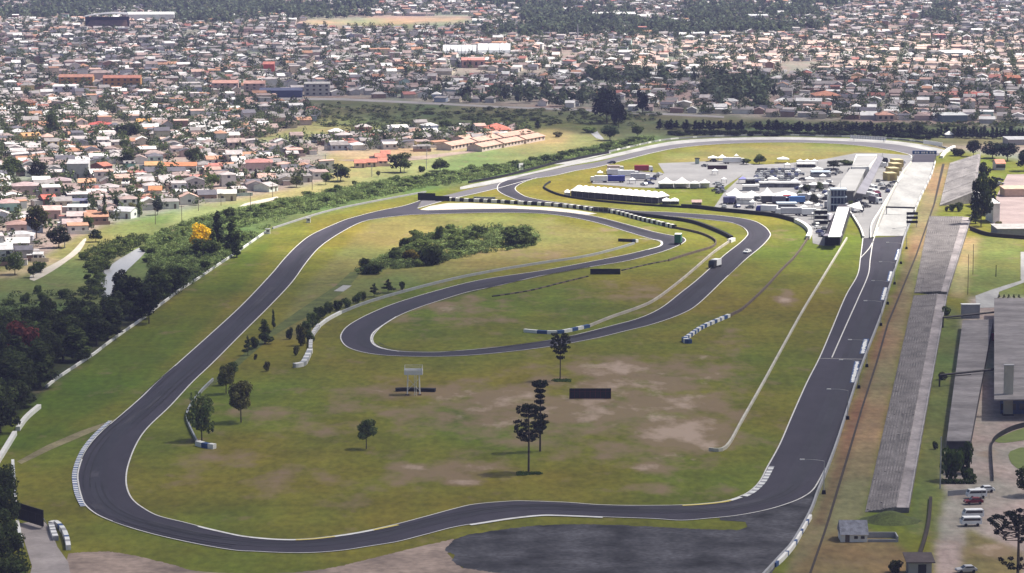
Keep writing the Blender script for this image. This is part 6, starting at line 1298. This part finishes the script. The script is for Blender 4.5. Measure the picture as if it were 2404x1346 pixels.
# town trees that show individually
tt = []
for k_, x, yb, yt, w_, c, lb in [('round', 86, 560, 474, 60, (.055, .06, .025), 'tall brownish tree among the lowest houses'), ('round', 138, 582, 530, 62, (.022, .03, .015), 'very dark tree behind the double-headed lamp'), ('round', 225, 568, 536, 36, (.025, .036, .018), 'round dark bush-like tree alone in the meadow'), ('round', 208, 542, 505, 34, (.07, .095, .035), 'pale green tree at the meadow edge'),
  ('round', 35, 645, 588, 52, MD, 'tree at the bottom left of the town'), ('round', 78, 652, 620, 32, DK, 'dark round tree beside the white hut'), ('tall', 246, 525, 455, 18, DK, 'left poplar near the meadow'), ('tall', 272, 495, 462, 24, (.04, .055, .03), 'right poplar near the meadow'), ('round', 312, 508, 472, 26, OLV, 'olive tree above the white meadow house'), ('tall', 327, 510, 462, 18, MD, 'slim tree above the white meadow house'), ('round', 370, 505, 462, 26, (.05, .06, .05), 'grey-green tree before the orange roof'),
  ('round', 543, 454, 424, 34, DK, 'dark tree between the two field-side white houses'), ('round', 498, 440, 406, 36, MD, 'tree left of the upper field-side white house'), ('tall', 601, 434, 398, 16, (.05, .06, .04), 'grey-green slim tree before the broadest pink roof'), ('round', 696, 440, 411, 36, (.08, .09, .03), 'olive tree alone at the town corner'), ('round', 455, 386, 344, 50, (.05, .062, .03), 'big round tree beyond the long grey house'), ('round', 610, 386, 362, 22, DK, 'dark round tree on the broadest pink roof'),
  ('round', 125, 320, 258, 34, DK, 'dark tree in front of the white block'), ('round', 300, 330, 286, 70, (.045, .055, .03), 'large tree right of the big red hip roof'), ('round', 300, 385, 348, 46, (.07, .09, .03), 'light green tree above the turquoise house'), ('round', 292, 350, 325, 30, DK, 'dark tree above the light green tree'), ('round', 30, 415, 365, 60, DK, 'dark tree mass at the left margin'), ('round', 90, 425, 372, 50, (.03, .036, .022), 'dark tree beside the big pale grey shed'), ('round', 10, 570, 545, 36, MD, 'tree at the left margin below the mint house'), ('bush', 92, 640, 610, 36, MD, 'bushy tree by the small white hut'), ('round', 655, 300, 285, 40, DK, 'dark tree left of the green meadow strip'), ('round', 600, 345, 328, 30, DK, 'dark tree below the green meadow strip')]:
    P(k_, x, yb, yt, w_, c, lb, 'trees of the near town', name='tree'); named_px.append((x, yb, w_ / 2 - 4))
T1 = [(-330, 660), (-330, 246), (640, 246), (735, 256), (752, 284), (640, 312), (560, 332), (480, 342), (540, 350), (650, 338), (770, 326), (900, 312), (1080, 303), (1225, 302), (1225, 322), (1030, 345), (870, 352), (770, 360), (640, 376), (770, 402), (752, 424), (620, 450), (420, 486), (330, 500), (235, 525), (150, 560), (95, 605), (0, 622)]
it = []; far = []; rest_trees = []
# street grid of the near town
th_ = math.radians(14); ca_, sa_ = math.cos(th_), math.sin(th_)
def grid(poly, th, bx_, by_, lot, p_house, out, jitter=.9, region=None):
    c, s = math.cos(th), math.sin(th); w = np.array([[q.x, q.y] for q in (G(*a) for a in poly)]); U = w @ np.array([[c, -s], [s, c]])
    u = U[:, 0].min()
    while u < U[:, 0].max():
        v = U[:, 1].min()
        while v < U[:, 1].max():
            for rowi in (0, 1):
                k = 0
                while k * lot < bx_ - 9:
                    uu = u + k * lot + lot / 2 + h_.uniform(-1, 1) * jitter; vv = v + (.27 + .46 * rowi) * (by_ - 7) + h_.uniform(-1.6, 1.6) * jitter; k += 1
                    if h_.random() > p_house: continue
                    out.append((uu * c - vv * s, uu * s + vv * c, th + (math.pi if rowi and False else 0) + h_.choice([0, 0, math.pi / 2]) + h_.uniform(-.06, .06)))
            v += by_
        u += bx_
cand = []; grid(T1, th_, 84, 24, 9.4, .86, cand)
sel = []
for x, y, rz in cand:
    px, py = proj((x, y, 0))
    if inpoly(px, py, T1) and clear_of(px, py): sel.append((py, px, x, y, rz))
sel.sort(reverse=True)
NIND = 300 - len(named)
vis = [t for t in sel if -20 < t[1] < 1240]
keep = set(id(t) for t in vis[:NIND])
for t in sel:
    py, px, x, y, rz = t; rc, rn, _ = pick(ROOFC); wc, wn, _ = pick(WALLC)
    typ = h_.choices(['gable', 'hip', 'flat'], [5, 2.2, 2.8])[0]; w_, d_ = h_.uniform(5.8, 9.6), h_.uniform(5.5, 8.5); fl = 2 if h_.random() < .07 else 1; hh = 2.7 * fl + h_.uniform(0, .5); rise = h_.uniform(1.0, 1.8)
    f = h_.uniform(.95, 1.25); rc = tuple(min(.8, a * f) for a in rc)
    if id(t) in keep:
        while True:   # the side with the windows is turned towards the camera
            if math.cos(rz) > .5 or abs(math.cos(rz)) <= .5: break
            rz += math.pi
        if abs(math.cos(rz)) < .5: rz -= math.pi * (1 if math.sin(rz) > 0 else 0)
        o = house(Vector((x, y, 0)), rz, w_, d_, hh, typ, rise, wc, rc, '', 'houses of the near town', 2 if py > 400 else 1, floors=fl)
        it.append((o, f'{"tall " if fl == 2 else ""}{wn} house with {rn} {typ} roof', Vector((x, y, 0))))
    else: far.append((x, y, rz, w_, d_, hh, typ, rise, wc, rc))
autolabel(it, tmarks)
# salmon-roofed terraces, red hall, reddish row houses
for i, (x0, y0, x1, y1) in enumerate([(1114, 356, 1160, 347.5), (1166, 346.5, 1212, 338), (1218, 337, 1262, 329), (1042, 353, 1100, 343), (1106, 342, 1160, 333), (1166, 332, 1236, 320), (1075, 337, 1130, 329), (1136, 328, 1190, 320)]):
    A, B = G(x0, y0), G(x1, y1); c = (A + B) / 2; L_ = (B - A).length; rz = math.atan2((B - A).y, (B - A).x)
    o = house(c, rz, L_, 9, 2.5, 'gable', 1.5, (.54, .45, .40), (.46, .29, .225), 'salmon-roofed terrace block, ' + ['front row left', 'front row middle', 'front row right', 'middle row left', 'middle row centre', 'middle row right', 'back row left', 'back row right'][i], 'salmon-roofed terrace blocks', 0, 'terraced_houses', 'terrace')
    k = int(L_ / 4)
    for j in range(k):
        q = link('window', ub, o); q.location = (-L_ / 2 + L_ * (j + .5) / k, -4.53, 1.6); q.scale = (1.5, .1, 1.4)
HH(1165, 320, 62, 26, 'hip', (.42, .25, .20), (.44, .14, .10), 'large red-roofed hall beyond the salmon terraces', .1, 18, 1, 3.0, 'hall', 'hall', 1)
for i, (x, y, w_) in enumerate([(845, 393, 26), (872, 391, 24), (898, 388, 22), (893, 378, 26), (905, 371, 22)]): HH(x, y, w_, 14, 'gable', (.6, .45, .38), (.42, .17, .12), f'small reddish-roofed house left of the biggest field tree, {PN[i]}', .1, 7)
HH(995, 354, 30, 10, 'flat', GRW, RGY, 'low grey shed between field tree and terraces', .1, 6)
for i, (x, y) in enumerate([(90, 612), (35, 622), (20, 606)]): HH(x, y, 22, 14, 'flat', WH, RWH, f'tiny white hut at the bottom of the town, {["right", "middle", "left"][i]} one', .1, 4, name='hut', cat='hut')
# landmark buildings of the middle distance
def block(x, yb, wpx, hpx, wc, rc, label, dep=12, typ='flat', rz=.05, rise=1.6, nfl=0, name='building', win=True):
    s = ppm(yb); o = house(G(x, yb), rz, wpx / s, dep, hpx / s, typ, rise, wc, rc, label, None, 0, name, 'building'); w = wpx / s; H = hpx / s
    if win and nfl:
        n = max(3, int(w / 4))
        for f in range(nfl):
            for i in range(n):
                q = link('window', ub, o); q.location = (-w / 2 + w * (i + .5) / n, -dep / 2 - .02, H * (f + .55) / nfl); q.scale = (1.6, .1, H / nfl * .45)
    return o
OR_ = (.46, .24, .09)
block(180, 202, 80, 22, OR_, (.35, .17, .12), 'orange apartment block with red roof, left of the two', 12, 'gable', nfl=3); block(288, 210, 88, 28, OR_, (.33, .14, .10), 'orange apartment block with red roof, right of the two', 12, 'gable', nfl=3)
block(152, 222, 52, 20, (.62, .62, .68), (.6, .6, .6), 'white two-storey block behind the dark tree', 12, 'flat', nfl=2); block(530, 216, 60, 22, (.45, .32, .29), (.40, .22, .18), 'pinkish apartment block, left of the two', 12, 'gable', nfl=3); block(598, 217, 50, 22, (.45, .33, .30), (.40, .23, .19), 'pinkish apartment block, right of the two', 12, 'gable', nfl=3)
block(660, 227, 100, 16, (.06, .08, .16), (.08, .09, .15), 'long dark blue shed beside the highway', 20, 'flat'); block(745, 224, 60, 28, (.48, .47, .43), (.4, .38, .36), 'pale apartment block by the highway', 12, 'flat', nfl=3); block(632, 172, 26, 22, (.48, .10, .08), (.4, .15, .12), 'red painted house in the far town', 9, 'gable')
def hangar(x0, x1, yb, hpx, dep, nrib, label):
    A, B = G(x0, yb), G(x1, yb); s = ppm(yb); o = thing('hangar', label, 'hangar', (A + B) / 2); w = (B - A).length; H = hpx / s; m = MB(); n = 10
    prof = [(dep / 2 - dep / 2 * math.cos(math.pi * i / n), H * .25 + H * .75 * math.sin(math.pi * i / n)) for i in range(n + 1)]
    prof = [(0, 0)] + prof + [(dep, 0)]; k = len(prof)
    m.add([(-w / 2, y, z) for y, z in prof] + [(w / 2, y, z) for y, z in prof], [(i, k + i, k + i + 1, i + 1) for i in range(k - 1)] + [tuple(range(k - 1, -1, -1)), tuple(range(k, 2 * k))]); m.build('shell', mk('hangar_sheet', (.66, .66, .67), .6, .08, .1) if 'hangar_sheet' not in bpy.data.materials else bpy.data.materials['hangar_sheet'], o)
    m = MB()
    for j in range(nrib + 1):
        x = -w / 2 + w * j / nrib
        for i in range(k - 1): m.add([(x - .35, prof[i][0], prof[i][1] + .12), (x + .35, prof[i][0], prof[i][1] + .12), (x + .35, prof[i + 1][0], prof[i + 1][1] + .12), (x - .35, prof[i + 1][0], prof[i + 1][1] + .12)], [(0, 1, 2, 3)])
    m.build('ribs', GREY, o)
hangar(1040, 1118, 132, 24, 34, 9, 'white ribbed barrel-roofed hangar, left of the pair'); hangar(1122, 1198, 130, 25, 34, 3, 'white barrel-roofed hangar, right of the pair')
block(356, 48, 112, 16, (.7, .7, .69), (.72, .72, .71), 'very long white warehouse before the far woods', 40, 'gable', nfl=0); block(1110, 158, 54, 18, (.5, .3, .26), (.45, .2, .17), 'pink-red roofed school below the hangars', 20, 'gable', nfl=1)
block(2245, 132, 70, 10, (.6, .6, .58), (.7, .69, .66), 'long white-roofed factory at the far right', 30, 'flat'); block(1938, 238, 60, 16, (.42, .36, .28), (.44, .20, .13), 'large house with orange hip roof at right', 20, 'hip', rise=2.6); block(2290, 232, 60, 10, (.4, .2, .17), (.42, .13, .10), 'long red-roofed shed at the far right', 14, 'gable'); block(2220, 230, 50, 8, (.4, .25, .2), (.40, .18, .15), 'long brick-roofed shed left of the red one', 14, 'gable')
block(2375, 196, 34, 14, (.5, .18, .06), (.4, .16, .10), 'orange-fronted shed at the right margin', 12, 'gable'); block(1780, 48, 44, 12, (.62, .62, .64), (.66, .66, .66), 'white hall inside the far right wood', 20, 'flat'); block(1440, 42, 100, 10, (.5, .48, .44), (.66, .65, .62), 'white-roofed factory at the upper middle', 30, 'gable'); block(1640, 86, 90, 8, (.55, .55, .53), (.6, .6, .6), 'pale long shed under the right wood', 18, 'flat'); block(2205, 98, 26, 16, (.46, .28, .25), (.4, .2, .17), 'reddish tower block at the far right', 12, 'flat', nfl=4)
block(1690, 264, 30, 14, (.66, .65, .63), RWH, 'white house at the edge of the dark right-hand green', 9, 'gable'); block(2075, 282, 40, 14, (.45, .36, .30), (.46, .25, .19), 'salmon-roofed house above the conifer row', 14, 'hip', nfl=1); block(2235, 285, 60, 16, (.14, .20, .22), (.55, .56, .55), 'teal-walled hall above the conifer row', 16, 'flat'); block(2170, 280, 36, 10, (.42, .36, .33), (.38, .27, .25), 'pinkish shed above the conifer row', 12, 'gable')
block(2300, 485, 26, 28, (.62, .61, .59), RWH, 'white building half hidden behind the terrace trees', 10, 'flat', nfl=1); block(2330, 520, 16, 46, (.68, .67, .65), RWH, 'tall narrow white building at the gravel lot', 14, 'flat'); block(2345, 398, 22, 16, (.58, .57, .58), (.50, .22, .15), 'small white house with orange roof on the lot', 8, 'gable', nfl=1); block(2390, 338, 60, 12, (.36, .35, .36), (.30, .30, .31), 'long grey shed behind the right margin trees', 14, 'flat')
block(2385, 460, 66, 18, (.5, .36, .28), (.52, .36, .27), 'low salmon canopy building on the gravel lot', 10, 'flat'); block(2378, 550, 90, 16, (.26, .26, .28), (.36, .34, .33), 'wide grey low building at the bottom of the gravel lot', 12, 'flat')
st = thing('stadium', 'brown terraced stadium under a thin curved roof', 'stadium', G(245, 70)); m = MB()
for k in range(8): m.add([(-20 + k * .5, k * 2.2, k * 1.1), (24 - k * .5, k * 2.2, k * 1.1), (24 - k * .5, k * 2.2, k * 1.1 + 1.1), (-20 + k * .5, k * 2.2, k * 1.1 + 1.1), (24 - k * .5, k * 2.2 + 2.2, k * 1.1 + 1.1), (-20 + k * .5, k * 2.2 + 2.2, k * 1.1 + 1.1)], [(0, 1, 2, 3), (3, 2, 4, 5)])
m.build('terrace', mk('brown_terrace', (.24, .16, .12), .9, .3, .2), st); m = MB()
for k in range(8): x0, x1 = -22 + k * 5.5, -16.5 + k * 5.5; z0, z1 = 12 + 3.4 * math.sin(math.pi * k / 11), 12 + 3.4 * math.sin(math.pi * (k + 1) / 11); m.add([(x0, 6, z0), (x1, 6, z1), (x1, 24, z1 + 1), (x0, 24, z0 + 1), (x0, 6, z0 + .4), (x1, 6, z1 + .4), (x1, 24, z1 + 1.4), (x0, 24, z0 + 1.4)], [(3, 2, 1, 0), (4, 5, 6, 7), (0, 1, 5, 4), (2, 3, 7, 6)])
m.build('roof', GREY, st); m = MB(); m.box((0, 21, 6), (44, 3, 12)); m.build('back_wall', DARK, st)
# the far town: thousands of houses as one object, its trees and woods as others
T2 = [(-700, 246), (-700, -60), (3200, -60), (3200, 330), (2404, 292), (2000, 282), (1700, 270), (1500, 262), (1300, 250), (1000, 236), (800, 226), (640, 228), (640, 246)]
WOODS = [[(-100, 46), (300, 44), (300, 26), (-100, 20)], [(180, 30), (580, 26), (900, 40), (720, 48), (560, 56), (420, 56), (300, 26)], [(540, -20), (900, -20), (880, 22), (720, 40), (560, 34)], [(1210, 18), (1300, 14), (1500, 30), (1480, 80), (1300, 84), (1240, 60)], [(1060, 70), (1250, 66), (1700, 84), (1600, 92), (1330, 90), (1080, 84)], [(1600, 30), (1660, 14), (1900, 22), (1960, 60), (1860, 82), (1640, 80)], [(1440, 56), (1600, 58), (1620, 84), (1420, 84)], [(-100, 26), (540, 22), (540, -10), (-100, -10)], [(1120, -20), (1260, -20), (1230, 16), (1130, 20)], [(1750, -20), (2000, -20), (1980, 18), (1760, 12)], [(2170, 20), (2250, 16), (2250, 64), (2190, 64)],
  [(1370, 176), (1700, 182), (1700, 196), (1360, 196)], [(1660, 200), (1790, 190), (1830, 228), (1790, 262), (1660, 258)], [(1040, 226), (1360, 232), (1560, 246), (1560, 258), (1300, 248), (1050, 238)]]
FIELDS = [[(690, 66), (720, 42), (1110, 36), (1120, 60), (960, 70)], [(1820, 152), (1930, 142), (1900, 172), (1800, 182)], [(1060, 168), (1300, 172), (1290, 184), (1060, 180)], [(640, 160), (760, 158), (760, 168), (640, 170)], [(1270, 122), (1340, 120), (1340, 136), (1280, 138)]]
def wgap(x, y): return np.sin(x * .035 + 1) + np.sin(y * .013 + x * .012) + .5 * np.sin(x * .11 - y * .02) < -.35
cand = []
def zone(poly, th, bx_, by_, lot, p_):
    c = []; grid(poly, th, bx_, by_, lot, p_, c)
    if not c: return
    A = np.array(c); 
    pxs, pys = np.array([proj((x, y, 0)) for x, y, _ in c]).T
    ok = inpoly(pxs, pys, poly) & (np.abs(pxs - 1202) < 1420)
    gp = wgap(A[:, 0], A[:, 1])
    for f in WOODS: ok &= ~(inpoly(pxs, pys, f) & ~gp & (RNG.random(len(pxs)) < .88))
    for f in FIELDS: ok &= ~inpoly(pxs, pys, f)
    cand.extend([c[i] + (pxs[i], pys[i]) for i in np.nonzero(ok)[0]])
zone([(-700, 246), (-700, 90), (1000, 90), (1000, 238), (800, 228), (640, 228), (640, 246)], math.radians(14), 90, 33, 9.6, .62)
zone([(1000, 238), (1000, 90), (3200, 90), (3200, 330), (2404, 292), (2000, 282), (1700, 270), (1500, 262), (1300, 250)], math.radians(-9), 90, 33, 9.6, .62)
zone([(-700, 90), (-700, -60), (3200, -60), (3200, 90)], math.radians(4), 96, 36, 10.2, .56)
for x, y, rz, px, py in cand:
    if any(abs(px - a) < b_ and -5 < py - c_ < 5 for a, b_, c_ in ((180, 44, 200), (288, 48, 208), (152, 28, 220), (530, 34, 214), (598, 28, 215), (660, 54, 225), (745, 34, 222), (1080, 44, 130), (1160, 44, 128), (356, 60, 46), (245, 60, 66), (1938, 34, 236), (2245, 40, 130))): continue
    rc, _, _ = pick(ROOFC); wc, _, _ = pick(WALLC); f = h_.uniform(.9, 1.3)
    if 1480 < px < 2404 and 95 < py < 170 and h_.random() < .5: rc = (.46, .35, .30)  # paler roofs here put the sunlit band into the roof colour
    far.append((x, y, rz, h_.uniform(5.2, 9.5) * (1 if h_.random() > .05 else 1.9), h_.uniform(5, 9), 2.5 * (2 if h_.random() < .07 else 1) + h_.uniform(0, .5), h_.choices(['gable', 'hip', 'flat'], [5, 2, 3])[0], h_.uniform(1, 1.8), wc, tuple(min(.8, a * f) for a in rc)))
mb = MB()
for x, y, rz, w_, d_, hh, typ, rise, wc, rc in far:
    wv, wf, rv, rf = house_geo(w_, d_, hh, typ, rise); c, s = math.cos(rz), math.sin(rz)
    mb.add([(a * c - b_ * s + x, a * s + b_ * c + y, z) for a, b_, z in wv], wf, 0, wc); mb.add([(a * c - b_ * s + x, a * s + b_ * c + y, z) for a, b_, z in rv], rf, 0, rc)
tag(mb.build('far_town_houses', ATTR), 'thousands of small far houses spreading to the horizon', 'houses', kind='stuff'); NFAR = len(far)
# trees: small crowns tiled from a few templates
def tree_mass(name, pts, col, label, wd=(4, 8), ht=(4, 8), n=64, leaf=.6):
    temps = [leaf_cloud([(0, 0, .5, .36, .36, .36), (.2, .1, .42, .27, .27, .27), (-.2, .12, .46, .27, .27, .3), (.05, -.2, .36, .27, .27, .26), (0, .05, .74, .22, .22, .24)], n, .13 * leaf, 200 + k) for k in range(6)]
    V, C = [], []
    for i, (x, y) in enumerate(pts):
        q, t = temps[i % 6]; w_ = RNG.uniform(*wd); H = RNG.uniform(*ht); a = RNG.uniform(0, 6.28); c, s = math.cos(a), math.sin(a)
        V.append(np.stack([(q[:, 0] * c - q[:, 1] * s) * w_ + x, (q[:, 0] * s + q[:, 1] * c) * w_ + y, q[:, 2] * H], -1)); C.append(t * RNG.uniform(.7, 1.3))
    o = link(name, np_quads(name, np.concatenate(V), LEAF, np.concatenate(C))); o.color = (*col, 1); return tag(o, label, 'trees', kind='stuff')
pts = []
for x, y, rz, w_, d_, hh, *_ in far:
    for _ in range(h_.choice((1, 2, 2, 3))):
        a = h_.uniform(0, 6.28); k = h_.uniform(0, 5); pts.append((x + math.cos(a) * (w_ * .5 + 2.6 + k), y + math.sin(a) * (d_ * .5 + 2.6 + k)))
for py, px, x, y, rz in sel:
    for _ in range(h_.choice((1, 1, 2, 3))): a = h_.uniform(0, 6.28); k = h_.uniform(5.5, 9); pts.append((x + math.cos(a) * k, y + math.sin(a) * k))
tree_mass('garden_trees', pts, (.085, .108, .05), 'small dark garden trees scattered between the far houses', (4, 10), (3.2, 9))
pts = []
for f in WOODS:
    w = [G(*p) for p in f]; x0, x1, y0, y1 = min(p.x for p in w), max(p.x for p in w), min(p.y for p in w), max(p.y for p in w); y = y0
    while y < y1:
        x = x0
        while x < x1:
            q = (x + h_.uniform(-3, 3), y + h_.uniform(-5, 5)); px, py = proj((q[0], q[1], 0)); x += 8.5
            if inpoly(px + 14 * math.sin(q[1] * .021) + h_.uniform(-16, 16), py + h_.uniform(-3, 3), f) and abs(px - 1202) < 1400 and h_.random() < (.25 if wgap(q[0], q[1]) else .9): pts.append(q)
        y += 14
tree_mass('woodland', pts, (.105, .13, .085), 'dark woods between the far suburbs', (7, 13), (6, 13), 60, 1.0)
# rough dark field: low bushes along the wet meadow
pts = []
for i in range(420):
    x, y = h_.uniform(760, 1560), h_.uniform(246, 300); l = 240 + (x - 760) * .03
    if y < l + 3 or (x > 1230 and y > 296): continue
    p = G(x, y); pts.append((p.x, p.y))
for i in range(160):
    x, y = h_.uniform(1560, 2404), h_.uniform(292, 303); p = G(x, y); pts.append((p.x, p.y))
tree_mass('meadow_scrub', pts, (.095, .115, .052), 'low dark scrub in the wet meadow beyond the circuit', (4, 9), (1.2, 3), 30, 1.2)
